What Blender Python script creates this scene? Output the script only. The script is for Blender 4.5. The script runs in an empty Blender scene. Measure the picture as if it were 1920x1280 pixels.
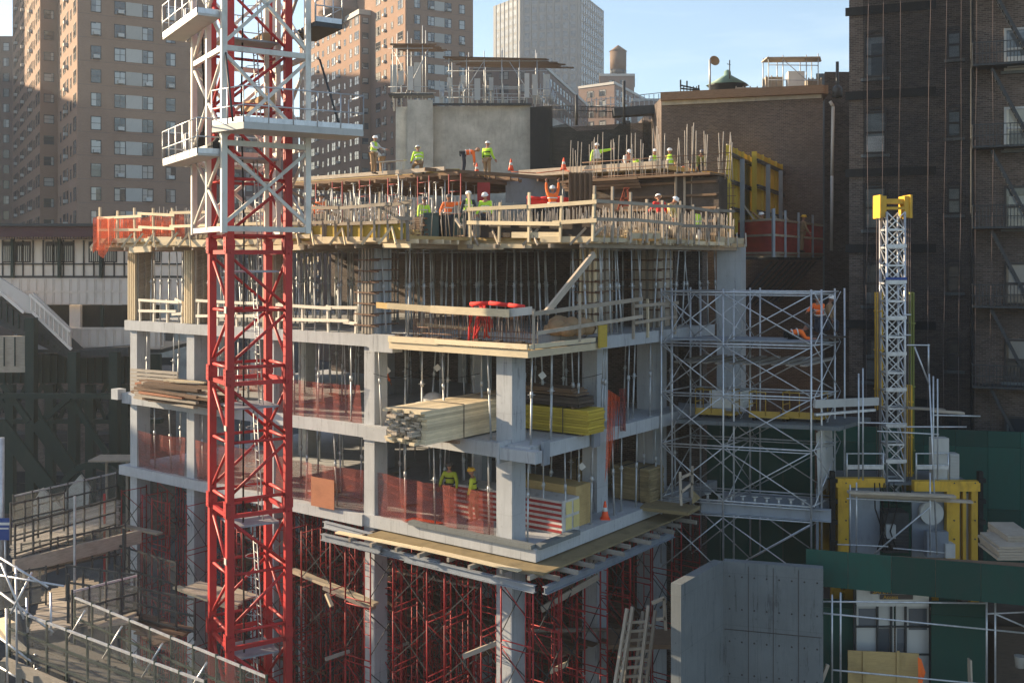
import bpy, math, random
from mathutils import Vector, Matrix
random.seed(7)
R = math.radians
sc = bpy.context.scene
# ---------------- camera (level, lens shifted down; 1 unit = 1 m, camera height is z = 0)
F, HZ = 1946.0, 490.0
cam = bpy.data.objects.new('camera', bpy.data.cameras.new('camera')); sc.collection.objects.link(cam)
cam.rotation_euler = (R(90), 0, 0); cam.data.sensor_width = 36; cam.data.lens = 36*F/1920
cam.data.shift_y = -(640-HZ)/1920; cam.data.clip_end = 3000; cam.data.clip_start = .1
sc.camera = cam
# ---------------- sky and sun: low sun from the left, slightly behind the site
SUN = Vector((-.93, .367, 0)).normalized(); ELEV = R(18)
w = bpy.data.worlds.new('World'); sc.world = w; w.use_nodes = True
nt = w.node_tree; nt.nodes.clear()
sky = nt.nodes.new('ShaderNodeTexSky'); sky.sky_type = 'NISHITA'; sky.sun_disc = False
sky.sun_elevation = ELEV; sky.sun_rotation = math.atan2(SUN.x, SUN.y); sky.air_density = 1.0; sky.dust_density = .6; sky.ozone_density = 1.6
bg = nt.nodes.new('ShaderNodeBackground'); bg.inputs['Strength'].default_value = .085
wo = nt.nodes.new('ShaderNodeOutputWorld')
tc = nt.nodes.new('ShaderNodeTexCoord'); mp = nt.nodes.new('ShaderNodeMapping'); mp.inputs['Scale'].default_value = (1.2, 1.2, 9)
nz = nt.nodes.new('ShaderNodeTexNoise'); nz.inputs['Scale'].default_value = 2.2; nz.inputs['Detail'].default_value = 6; nz.inputs['Roughness'].default_value = .55
cr = nt.nodes.new('ShaderNodeValToRGB'); cr.color_ramp.elements[0].position = .47; cr.color_ramp.elements[1].position = .78
cr.color_ramp.elements[1].color = (.55, .55, .55, 1)
mx = nt.nodes.new('ShaderNodeMixRGB'); mx.inputs[2].default_value = (5.2, 5.6, 6.2, 1)
nt.links.new(tc.outputs['Generated'], mp.inputs[0]); nt.links.new(mp.outputs[0], nz.inputs['Vector']); nt.links.new(nz.outputs[0], cr.inputs[0])
nt.links.new(cr.outputs[0], mx.inputs[0]); nt.links.new(sky.outputs[0], mx.inputs[1]); nt.links.new(mx.outputs[0], bg.inputs['Color']); nt.links.new(bg.outputs[0], wo.inputs[0])
sl = bpy.data.lights.new('sun', 'SUN'); sl.energy = 5.0; sl.angle = R(.5); sl.color = (1, .78, .52)
so = bpy.data.objects.new('sun', sl); sc.collection.objects.link(so)
sd = Vector((SUN.x*math.cos(ELEV), SUN.y*math.cos(ELEV), math.sin(ELEV)))
so.rotation_euler = sd.to_track_quat('Z', 'Y').to_euler(); so.location = (-40, 20, 60)
sc.view_settings.view_transform = 'Standard'; sc.view_settings.look = 'None'; sc.view_settings.gamma = 1
sc.view_settings.exposure = 1.55
sc.cycles.max_bounces = 6; sc.cycles.transparent_max_bounces = 24
# ---------------- coordinates
def P(px, py, Y): return Vector(((px-960)*Y/F, Y, (HZ-py)*Y/F))           # a pixel of the photograph at depth Y
def Pz(px, py, z): return P(px, py, z*F/(HZ-py))                          # ... at height z
E1 = Vector((-.8, .6, 0)); E2 = Vector((.6, .8, 0)); OO = Vector((0, 32.6, 0))
def B(u, v, z): return OO + E1*u + E2*v + Vector((0, 0, z))               # the concrete frame's own grid
GZ = -19.5
UP = Vector((0, 0, 1))
# ---------------- mesh builder
class MB:
    def __init__(s): s.v = []; s.f = []; s.m = []; s.uv = []; s.cur = 0; s.sm = []
    def face(s, pts, uv=None, smooth=False):
        i = len(s.v); s.v += [Vector(p) for p in pts]; s.f.append(list(range(i, i+len(pts)))); s.m.append(s.cur); s.uv.append(uv); s.sm.append(smooth)
    def obox(s, o, a, b, c):                                              # corner + three edge vectors
        o, a, b, c = map(Vector, (o, a, b, c))
        if a.cross(b).dot(c) < 0: a, b = b, a
        i = len(s.v); s.v += [o, o+a, o+a+b, o+b, o+c, o+a+c, o+a+b+c, o+b+c]
        for q in ((0,3,2,1),(4,5,6,7),(0,1,5,4),(1,2,6,5),(2,3,7,6),(3,0,4,7)):
            s.f.append([i+k for k in q]); s.m.append(s.cur); s.uv.append(None); s.sm.append(False)
        return s
    def box(s, cx, cy, cz, sx, sy, sz, rz=0):                             # centred in x, y; cz = bottom
        a = Vector((math.cos(rz), math.sin(rz), 0))*sx; b = Vector((-math.sin(rz), math.cos(rz), 0))*sy
        return s.obox(Vector((cx, cy, cz))-a/2-b/2, a, b, (0, 0, sz))
    def bar(s, p0, p1, w, h=None, side=None, bev=False):                              # rectangular beam centred on the line
        p0, p1 = Vector(p0), Vector(p1); h = h or w; d = p1-p0; L = d.length
        if L < 1e-6: return s
        d = d/L; sd_ = Vector(side) if side is not None else d.cross(UP)
        if sd_.length < 1e-3: sd_ = Vector((1, 0, 0))
        sd_ = (sd_-d*sd_.dot(d)).normalized(); u = sd_.cross(d).normalized()
        a = sd_*w/2; b = u*h/2; i = len(s.v); off = random.random()*20
        s.v += [p0-a-b, p0+a-b, p0+a+b, p0-a+b, p1-a-b, p1+a-b, p1+a+b, p1-a+b]
        for q in ((0,3,2,1),(4,5,6,7)):
            s.f.append([i+k for k in q]); s.m.append(s.cur); s.uv.append([(off, 0), (off+.02, 0), (off+.02, .1), (off, .1)]); s.sm.append(False)
        for j, q in enumerate(((0,1,5,4),(1,2,6,5),(2,3,7,6),(3,0,4,7))):
            wd = w if j % 2 == 0 else h; y0 = off+j*.7
            s.f.append([i+k for k in q]); s.m.append(s.cur); s.uv.append([(off, y0), (off, y0+wd), (off+L, y0+wd), (off+L, y0)]); s.sm.append(False)
        return s
    def tube(s, p0, p1, r, n=6, r1=None):
        p0, p1 = Vector(p0), Vector(p1); r1 = r if r1 is None else r1; d = p1-p0
        if d.length < 1e-6: return s
        L = d.length; d = d/L; a = d.orthogonal().normalized(); b = d.cross(a); i = len(s.v)
        for k in range(n):
            t = 2*math.pi*k/n; o = a*math.cos(t)+b*math.sin(t); s.v.append(p0+o*r); s.v.append(p1+o*r1)
        for k in range(n):
            j = (k+1) % n; s.f.append([i+2*k, i+2*j, i+2*j+1, i+2*k+1]); s.m.append(s.cur); s.uv.append([(0, k/n), (0, (k+1)/n), (L, (k+1)/n), (L, k/n)]); s.sm.append(True)
        s.f.append([i+2*k for k in reversed(range(n))]); s.m.append(s.cur); s.uv.append(None); s.sm.append(False)
        s.f.append([i+2*k+1 for k in range(n)]); s.m.append(s.cur); s.uv.append(None); s.sm.append(False)
        return s
    def path(s, pts, r, n=5):
        for a, b in zip(pts, pts[1:]): s.tube(a, b, r, n)
        return s
    def lathe(s, c, prof, n=16):                                          # profile of (radius, z)
        c = Vector(c); i = len(s.v); m = len(prof)
        for (r, z) in prof:
            for k in range(n): t = 2*math.pi*k/n; s.v.append(c+Vector((r*math.cos(t), r*math.sin(t), z)))
        for q in range(m-1):
            for k in range(n):
                j = (k+1) % n; s.f.append([i+q*n+k, i+q*n+j, i+(q+1)*n+j, i+(q+1)*n+k]); s.m.append(s.cur); s.uv.append(None); s.sm.append(True)
        s.f.append([i+k for k in reversed(range(n))]); s.m.append(s.cur); s.uv.append(None); s.sm.append(False)
        s.f.append([i+(m-1)*n+k for k in range(n)]); s.m.append(s.cur); s.uv.append(None); s.sm.append(False)
        return s
    def prism(s, pts, z0, z1):                                            # footprint (x, y), counter-clockwise or not
        pts = [Vector((p[0], p[1], 0)) for p in pts]
        ar = sum(a.x*b.y-b.x*a.y for a, b in zip(pts, pts[1:]+pts[:1]))
        if ar < 0: pts.reverse()
        n = len(pts); i = len(s.v); s.v += [p+UP*z0 for p in pts]+[p+UP*z1 for p in pts]
        fs = [[i+k for k in reversed(range(n))], [i+n+k for k in range(n)]]+[[i+k, i+(k+1) % n, i+n+(k+1) % n, i+n+k] for k in range(n)]
        for q in fs: s.f.append(q); s.m.append(s.cur); s.uv.append(None); s.sm.append(False)
        return s
    def build(s, name, mats, parent=None, local=False):
        base = Vector((0, 0, 0)); p = parent
        if not local:
            while p is not None: base = base+Vector(p.location); p = p.parent
        me = bpy.data.meshes.new(name); me.from_pydata([v-base for v in s.v], [], s.f)
        mats = mats if isinstance(mats, (list, tuple)) else [mats]
        for m in mats: me.materials.append(m)
        lay = me.uv_layers.new(name='UVMap').data
        V = s.v
        for k, pl in enumerate(me.polygons):
            pl.material_index = s.m[k]; pl.use_smooth = s.sm[k]; u = s.uv[k]
            if u is None:
                n = pl.normal
                if abs(n.z) > .75: u = [(V[j].x, V[j].y) for j in s.f[k]]
                else:
                    t = Vector((-n.y, n.x, 0)).normalized(); u = [(V[j].dot(t), V[j].z) for j in s.f[k]]
            for li, c in zip(pl.loop_indices, u): lay[li].uv = c
        o = bpy.data.objects.new(name, me); sc.collection.objects.link(o)
        if parent is not None: o.parent = parent
        return o
def tag(o, label=None, cat=None, group=None, kind=None):
    if label: o['label'] = label
    if cat: o['category'] = cat
    if group: o['group'] = group
    if kind: o['kind'] = kind
    return o
def thing(name, label, cat, loc, group=None, rz=0):
    o = bpy.data.objects.new(name, None); sc.collection.objects.link(o); o.location = loc; o.rotation_euler = (0, 0, rz); o.empty_display_size = .3
    return tag(o, label, cat, group)
def dup(root, loc, rz=None, label=None, group=None, scale=None):
    r = root.copy(); sc.collection.objects.link(r); r.location = loc
    if rz is not None: r.rotation_euler = (0, 0, rz)
    if scale is not None: r.scale = scale
    if label: r['label'] = label
    if group: r['group'] = group
    def rec(a, b):
        for ch in a.children:
            c = ch.copy(); sc.collection.objects.link(c); c.parent = b; rec(ch, c)
    rec(root, r)
    return r
# ---------------- materials
class N:
    def __init__(s, name):
        s.m = bpy.data.materials.new(name); s.m.use_nodes = True; s.t = s.m.node_tree; s.t.nodes.clear()
        s.out = s.n('ShaderNodeOutputMaterial'); s.p = s.n('ShaderNodeBsdfPrincipled'); s.l(s.p.outputs[0], s.out.inputs[0])
        s.tc = s.n('ShaderNodeTexCoord')
    def n(s, t, **k):
        a = s.t.nodes.new(t)
        for q, v in k.items(): setattr(a, q, v)
        return a
    def l(s, a, b): s.t.links.new(a, b)
    def map(s, src, scale, rot=(0, 0, 0)):
        m = s.n('ShaderNodeMapping'); m.inputs['Scale'].default_value = scale; m.inputs['Rotation'].default_value = rot; s.l(s.tc.outputs[src], m.inputs[0]); return m.outputs[0]
    def noise(s, vec, scale, detail=4, rough=.55):
        a = s.n('ShaderNodeTexNoise'); a.inputs['Scale'].default_value = scale; a.inputs['Detail'].default_value = detail; a.inputs['Roughness'].default_value = rough
        s.l(vec, a.inputs['Vector']); return a.outputs[0]
    def ramp(s, src, a, b, ca=(0, 0, 0, 1), cb=(1, 1, 1, 1)):
        r = s.n('ShaderNodeValToRGB'); e = r.color_ramp.elements; e[0].position = a; e[1].position = b; e[0].color = ca; e[1].color = cb; s.l(src, r.inputs[0]); return r.outputs[0]
    def mix(s, fac, a, b, mode='MIX'):
        x = s.n('ShaderNodeMixRGB', blend_type=mode)
        for sock, v in ((x.inputs[0], fac), (x.inputs[1], a), (x.inputs[2], b)):
            if hasattr(v, 'links') or isinstance(v, bpy.types.NodeSocket): s.l(v, sock)
            elif isinstance(v, (int, float)): sock.default_value = v
            else: sock.default_value = tuple(v)+((1,) if len(v) == 3 else ())
        return x.outputs[0]
    def bump(s, h, strength=.3, dist=.02):
        b = s.n('ShaderNodeBump'); b.inputs['Strength'].default_value = strength; b.inputs['Distance'].default_value = dist; s.l(h, b.inputs['Height']); s.l(b.outputs[0], s.p.inputs['Normal'])
    def rnd(s): return s.n('ShaderNodeObjectInfo').outputs['Random']
    def done(s, col, rough=.8, metal=0, spec=.3):
        if isinstance(col, bpy.types.NodeSocket): s.l(col, s.p.inputs['Base Color'])
        else: s.p.inputs['Base Color'].default_value = (*col, 1)
        s.p.inputs['Roughness'].default_value = rough; s.p.inputs['Metallic'].default_value = metal; s.p.inputs['Specular IOR Level'].default_value = spec
        return s.m
def k3(c, f): return tuple(min(1, x*f) for x in c)
def paint(name, c, rough=.5, metal=0, grime=.35, dirt=(.05, .045, .04), sc_=3.0, vary=.12):
    n = N(name); ob = n.map('Object', (1, 1, .45)); a = n.noise(ob, sc_, 6, .65); g = n.ramp(a, .5, .75)
    base = n.mix(n.rnd(), k3(c, 1-vary), k3(c, 1+vary)); col = n.mix(n.mix(grime, (0, 0, 0), g), base, dirt)
    n.bump(a, .15, .01); return n.done(col, rough, metal)
def concrete(name, c, stain=.5, form=True, bump=.25):
    n = N(name); a = n.noise(n.map('Object', (1, 1, 1)), .9, 8, .62); b = n.noise(n.map('Object', (3, 3, .5)), 1.6, 6, .7)
    col = n.mix(n.ramp(a, .3, .72), k3(c, .62), k3(c, 1.15)); col = n.mix(n.mix(stain, (0, 0, 0), n.ramp(b, .52, .72)), col, k3(c, .38))
    f = n.noise(n.map('Object', (1, 1, 1)), 30, 3); col = n.mix(.18, col, f, 'OVERLAY')
    if form:
        br = n.n('ShaderNodeTexBrick'); br.offset = 0; br.inputs['Scale'].default_value = 1; br.inputs['Brick Width'].default_value = 1.22; br.inputs['Row Height'].default_value = 1.6
        br.inputs['Mortar Size'].default_value = .012; br.inputs['Color1'].default_value = (1, 1, 1, 1); br.inputs['Color2'].default_value = (.86, .86, .88, 1); br.inputs['Mortar'].default_value = (.55, .55, .55, 1)
        n.l(n.tc.outputs['UV'], br.inputs['Vector']); col = n.mix(.8, col, br.outputs[0], 'MULTIPLY')
    if form:
        vo = n.n('ShaderNodeTexVoronoi'); vo.inputs['Scale'].default_value = 1.55; vo.inputs['Randomness'].default_value = .08; n.l(n.tc.outputs['UV'], vo.inputs['Vector'])
        col = n.mix(n.ramp(vo.outputs['Distance'], .035, .05, (.75, .75, .75, 1), (0, 0, 0, 1)), col, k3(c, .25))
        e = n.noise(n.map('Object', (5, 5, .35)), 1.1, 5, .75); col = n.mix(n.mix(.5, (0, 0, 0), n.ramp(e, .55, .62)), col, k3(c, .5)); col = n.mix(n.mix(.5, (0, 0, 0), n.ramp(e, .4, .3)), col, k3(c, 1.3))
    n.bump(b, bump, .02); return n.done(col, .88)
def brick(name, c1, c2, mo, patch=.5, sc_=1, alt=(.05, .04, .035), soot=.0):
    n = N(name); br = n.n('ShaderNodeTexBrick'); br.inputs['Scale'].default_value = sc_; br.inputs['Brick Width'].default_value = .22; br.inputs['Row Height'].default_value = .078
    br.inputs['Mortar Size'].default_value = .008; br.inputs['Bias'].default_value = -.1
    for k, c in (('Color1', c1), ('Color2', c2), ('Mortar', mo)): br.inputs[k].default_value = (*c, 1)
    n.l(n.tc.outputs['UV'], br.inputs['Vector']); a = n.noise(n.map('Object', (1, 1, 1.4)), .35, 8, .68); b = n.noise(n.map('UV', (.9, 4, 1)), 3, 4, .7)
    col = n.mix(n.mix(patch, (0, 0, 0), n.ramp(a, .42, .66)), br.outputs[0], alt)
    col = n.mix(n.mix(.55, (0, 0, 0), n.ramp(b, .56, .68)), col, k3(mo, 1.1)); n.bump(br.outputs[1], .4, -.01); return n.done(col, .92)
def wood(name, c, vary=.3, grain=.6, wet=.3):
    n = N(name); a = n.noise(n.map('UV', (1.2, 14, 1)), 2.2, 6, .7); b = n.noise(n.map('Object', (1, 1, 1)), 1.3, 5, .6)
    col = n.mix(n.rnd(), k3(c, 1-vary), k3(c, 1+vary)); col = n.mix(n.mix(grain, (0, 0, 0), n.ramp(a, .42, .7)), col, k3(c, .5)); col = n.mix(n.mix(wet, (0, 0, 0), n.ramp(b, .5, .7)), col, k3(c, .38))
    n.bump(a, .3, .006); return n.done(col, .82)
def metal(name, c, rough=.45, met=.7, rust=.15):
    n = N(name); a = n.noise(n.map('Object', (1, 1, .6)), 6, 6, .7); col = n.mix(n.ramp(a, .3, .7), k3(c, .7), k3(c, 1.15)); col = n.mix(n.mix(rust, (0, 0, 0), n.ramp(a, .6, .7)), col, (.12, .06, .03))
    return n.done(col, rough, met)
def net(name, c, alpha=.55, fine=26, hole=.35):
    n = N(name); tr = n.n('ShaderNodeBsdfTransparent'); ms = n.n('ShaderNodeMixShader'); tl = n.n('ShaderNodeBsdfTranslucent'); m2 = n.n('ShaderNodeMixShader')
    a = n.noise(n.map('UV', (1, 4, 1)), 1.2, 5, .6); f = n.noise(n.map('UV', (fine, fine*1.4, 1)), 1, 1)
    fac = n.mix(.5, n.ramp(a, .25, .8, (alpha-.32,)*3+(1,), (min(1, alpha+.34),)*3+(1,)), n.ramp(f, .4, .6, (alpha-hole,)*3+(1,), (min(1, alpha+hole),)*3+(1,)))
    n.done(n.mix(n.ramp(a, .35, .7), k3(c, .75), k3(c, 1.2)), .8); tl.inputs[0].default_value = (*c, 1); m2.inputs[0].default_value = .35
    n.l(n.p.outputs[0], m2.inputs[1]); n.l(tl.outputs[0], m2.inputs[2]); n.l(fac, ms.inputs[0]); n.l(tr.outputs[0], ms.inputs[1]); n.l(m2.outputs[0], ms.inputs[2]); n.l(ms.outputs[0], n.out.inputs[0]); return n.m
def glass(name, dark, light, thr=.5, rough=.08, spec=.8, cell=None):
    n = N(name); wn = n.n('ShaderNodeTexWhiteNoise'); 
    vm = n.n('ShaderNodeVectorMath', operation='SNAP'); n.l(n.tc.outputs['UV'], vm.inputs[0]); vm.inputs[1].default_value = cell or (.9, 1.35, 1)
    ad = n.n('ShaderNodeVectorMath', operation='ADD'); cx = n.n('ShaderNodeCombineXYZ'); n.l(n.rnd(), cx.inputs[2]); n.l(vm.outputs[0], ad.inputs[0]); n.l(cx.outputs[0], ad.inputs[1]); n.l(ad.outputs[0], wn.inputs['Vector'])
    col = n.mix(n.ramp(wn.outputs[0], thr-.15, thr+.15), dark, light); b = n.noise(n.map('UV', (1, 1, 1)), 1.1, 3); n.bump(b, .12, .05)
    return n.done(col, rough, 0, spec)
M = {}
M['conc'] = concrete('concrete', (.36, .378, .395), .6)
M['conc_dark'] = concrete('weathered concrete', (.13, .145, .15), .6)
M['conc_old'] = concrete('rendered wall', (.46, .455, .41), .35, False)
M['soil'] = concrete('packed earth', (.06, .052, .045), .5, False)
M['asphalt'] = concrete('asphalt', (.05, .05, .052), .2, False, .1)
M['paving'] = concrete('pavement', (.2, .195, .185), .3)
M['red'] = paint('red crane paint', (.39, .024, .026), .5, 0, .55, (.13, .035, .03), 4)
M['red_shore'] = paint('worn red shoring paint', (.34, .03, .032), .6, 0, .5, (.06, .025, .02), 6, .25)
M['white'] = paint('off white crane paint', (.60, .59, .54), .5, 0, .5, (.2, .16, .12), 2.5)
M['yellow'] = paint('yellow hoist paint', (.55, .33, .035), .5, 0, .65, (.16, .09, .03), 3)
M['yellow_form'] = wood('yellow formwork board', (.50, .36, .06), .2, .4, .3)
M['green'] = paint('green hoarding paint', (.008, .055, .042), .6, 0, .45, (.025, .04, .034), 2.2, .3)
M['steel_green'] = paint('dark green steel', (.012, .030, .026), .6, 0, .3)
M['steel_dark'] = metal('dark steel', (.05, .055, .06), .55, .3)
M['galv'] = metal('galvanised steel', (.55, .57, .60), .42, .55, .12)
M['shore'] = metal('grey steel shore', (.46, .48, .49), .5, .4, .3)
M['rebar'] = metal('rusty rebar', (.16, .095, .065), .75, .2, .5)
M['rebar_grey'] = metal('grey rebar', (.44, .39, .33), .7, .2, .3)
M['steel_blue'] = paint('grey blue steel beam', (.25, .28, .32), .5, .2, .35)
M['lumber'] = wood('fresh pine lumber', (.64, .54, .37), .25, .45, .2)
M['lumber_old'] = wood('weathered lumber', (.38, .325, .26), .3, .6, .4)
M['lumber_dark'] = wood('dark old lumber', (.19, .125, .08), .35, .6, .4)
M['lumber_grey'] = wood('grey lumber', (.30, .27, .23), .25, .6, .4)
M['ply'] = wood('plywood', (.42, .30, .13), .25, .35, .45)
M['ply_dark'] = wood('dark oiled formwork', (.07, .055, .045), .4, .6, .5)
M['net_red'] = net('red debris netting', (.30, .065, .05), .5)
M['net_orange'] = net('orange safety netting', (.75, .13, .05), .72)
M['net_black'] = net('black scaffold netting', (.012, .017, .018), .78, 30, .2)
M['net_grey'] = net('wire mesh', (.16, .17, .17), .22, 24, .2)
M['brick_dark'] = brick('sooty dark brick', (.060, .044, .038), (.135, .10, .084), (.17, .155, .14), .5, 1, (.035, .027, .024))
M['brick_mid'] = brick('weathered brown brick', (.085, .066, .058), (.14, .105, .088), (.21, .185, .165), .6, 1, (.065, .052, .047))
M['brick_tower'] = brick('orange brown brick', (.25, .155, .108), (.28, .175, .125), (.27, .195, .15), .35, 1, (.215, .138, .098))
M['brick_far'] = brick('far brown brick', (.18, .125, .10), (.21, .145, .12), (.22, .17, .14), .3, 1, (.16, .11, .09))
M['panel_grey'] = paint('grey spandrel panel', (.42, .41, .38), .7, 0, .15)
M['cream'] = paint('cream station cladding', (.70, .62, .53), .6, 0, .3, (.25, .2, .15), 1.5)
M['cream2'] = paint('pale cladding panel', (.74, .67, .60), .6, 0, .3, (.25, .2, .15), 1.5)
M['maroon'] = paint('maroon roof sheet', (.085, .035, .04), .6)
M['win'] = glass('window glass', (.025, .03, .035), (.34, .34, .32), .52)
M['win_dark'] = glass('dark window glass', (.012, .018, .024), (.05, .06, .07), .5)
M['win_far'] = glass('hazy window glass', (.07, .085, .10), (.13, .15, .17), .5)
M['win_warm'] = glass('window with pale blind', (.10, .10, .09), (.62, .56, .44), .3, .15)
M['frame_dark'] = paint('dark window frame', (.05, .045, .045), .6)
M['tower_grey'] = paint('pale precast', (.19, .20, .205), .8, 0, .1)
M['black'] = paint('black fabric', (.012, .013, .014), .8)
M['blue'] = paint('blue sign paint', (.015, .06, .26), .5)
M['rope'] = paint('pink rope', (.13, .10, .095), .8)
M['skin'] = paint('skin', (.36, .19, .13), .6, 0, 0)
M['hat_white'] = paint('white hard hat', (.82, .82, .80), .35, 0, .05)
M['hat_dark'] = paint('dark hard hat', (.10, .09, .09), .35, 0, .05)
M['hat_yellow'] = paint('yellow hard hat', (.75, .45, .05), .35, 0, .05)
M['lime'] = paint('lime hi-vis fabric', (.48, .80, .06), .8, 0, .1)
M['orange'] = paint('orange hi-vis fabric', (.90, .17, .03), .8, 0, .1)
M['redcloth'] = paint('red cloth', (.62, .035, .03), .8, 0, .1)
M['tan'] = paint('tan work trousers', (.30, .20, .11), .9, 0, .2)
M['navy'] = paint('dark work clothes', (.035, .04, .055), .9, 0, .2)
M['whitecloth'] = paint('white cloth', (.62, .62, .60), .9, 0, .15)
M['olive'] = paint('dull olive shirt', (.22, .24, .07), .9, 0, .15)
M['cone'] = paint('orange cone plastic', (.85, .10, .03), .5, 0, .1)
M['plastic'] = paint('pale plastic', (.45, .45, .43), .6, 0, .2)
M['copper'] = paint('verdigris roof', (.16, .26, .22), .6, 0, .3)
M['whitewood'] = wood('white painted plank', (.72, .68, .58), .1, .2, .15)
M['ply_red'] = wood('reddish plywood', (.34, .14, .075), .1, .3, .3)
M['ply_yel'] = wood('yellowish worn plywood', (.29, .225, .12), .2, .6, .7)
M['yellow_bright'] = wood('bright yellow form panel', (.50, .37, .05), .2, .3, .25)
M['flagred'] = paint('stripe red', (.28, .03, .03), .7, 0, .3)
M['hat_yellow2'] = paint('pale yellow paint', (.62, .52, .22), .7, 0, .3)
M['bluegreen'] = paint('blue green bin plastic', (.045, .09, .095), .5, 0, .3)
M['net_redsolid'] = net('heavy red netting', (.40, .05, .04), .9, 26, .15)
M['cone2'] = paint('orange brown paint', (.42, .09, .04), .6, 0, .3)
M['salmon'] = paint('salmon vest', (.62, .25, .18), .8, 0, .2)
M['lime2'] = paint('yellow green sweater', (.50, .58, .06), .85, 0, .2)
M['light_painted_glass'] = glass('station glass with light painted in', (.40, .38, .33), (.62, .58, .50), .5, .2)  # pale pane colour stands for light showing through
M['lumber_brown'] = wood('old brown lumber', (.13, .075, .045), .4, .6, .4)
M['stripe_white'] = paint('grubby white paint', (.46, .45, .43), .8, 0, .6)
M['trolley'] = paint('worn yellow trolley paint', (.38, .25, .05), .6, 0, .5)
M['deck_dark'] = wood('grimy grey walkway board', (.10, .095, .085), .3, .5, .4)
M['win_mid'] = glass('old window glass', (.03, .04, .05), (.16, .18, .19), .5)
# ================= ground
g = MB(); g.face([(-1500, -100, GZ), (1500, -100, GZ), (1500, 2500, GZ), (-1500, 2500, GZ)])
tag(g.build('ground', M['asphalt']), kind='structure')
g = MB(); g.face([tuple(B(27, -6, GZ+.004)), tuple(B(-12, -6, GZ+.004)), tuple(B(-12, 30, GZ+.004)), tuple(B(27, 30, GZ+.004))])
tag(g.build('excavated_ground', M['soil']), kind='structure')
g = MB(); g.prism([(-60, 10), (-14, 10), (-8, 18), (-30, 40), (-60, 44)], GZ, GZ+.15)
tag(g.build('pavement', M['asphalt']), kind='structure')
# ================= window sets
def W(w, h, rows=2, cols=1, fr=.07, prot=.06, ac=False):                  # local: x along wall, -y outward, z up, origin bottom centre
    m = MB(); m.cur = 1; m.obox((-w/2, -.02, 0), (w, 0, 0), (0, .04, 0), (0, 0, h)); m.cur = 0
    m.obox((-w/2-fr, -prot, -fr), (w+2*fr, 0, 0), (0, prot, 0), (0, 0, fr)); m.obox((-w/2-fr, -prot, h), (w+2*fr, 0, 0), (0, prot, 0), (0, 0, fr))
    for x in (-w/2-fr, w/2): m.obox((x, -prot, 0), (fr, 0, 0), (0, prot, 0), (0, 0, h))
    for k in range(1, rows): m.obox((-w/2, -.05, h*k/rows-.025), (w, 0, 0), (0, .03, 0), (0, 0, .05))
    for k in range(1, cols): m.obox((-w/2+w*k/cols-.025, -.053, 0), (.05, 0, 0), (0, .03, 0), (0, 0, h))
    if ac: m.cur = 2; m.obox((-.33+(w-.9)*.3, -.5, .02), (.66, 0, 0), (0, .48, 0), (0, 0, .4)); m.cur = 0
    return m
def winset(root, items, mats, name='window', limit=100):                  # items: (world pos, unit tangent, MB); first ones are individual parts
    cache = {}; rest = MB(); base = Vector(root.location)
    for k, (pos, t, mb) in enumerate(items):
        rz = math.atan2(t.y, t.x)
        if k < limit:
            key = id(mb)
            if key not in cache: o = mb.build(name, mats, None, True); cache[key] = o
            else: o = cache[key].copy(); sc.collection.objects.link(o)
            o.parent = root; o.location = Vector(pos)-base; o.rotation_euler = (0, 0, rz)
        else:
            mt = Matrix.Translation(Vector(pos)) @ Matrix.Rotation(rz, 4, 'Z'); i = len(rest.v)
            rest.v += [mt @ v for v in mb.v]; rest.f += [[i+q for q in f] for f in mb.f]; rest.m += mb.m; rest.uv += [None]*len(mb.f); rest.sm += mb.sm
    if rest.f: tag(rest.build(name, mats, root), kind='stuff')
def brick_tower(name, label, corner, zt, plan, wall, T, Lw, store=2.72, zb=GZ, nfl=26, zoff=0, glassm=None):
    pass
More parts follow.
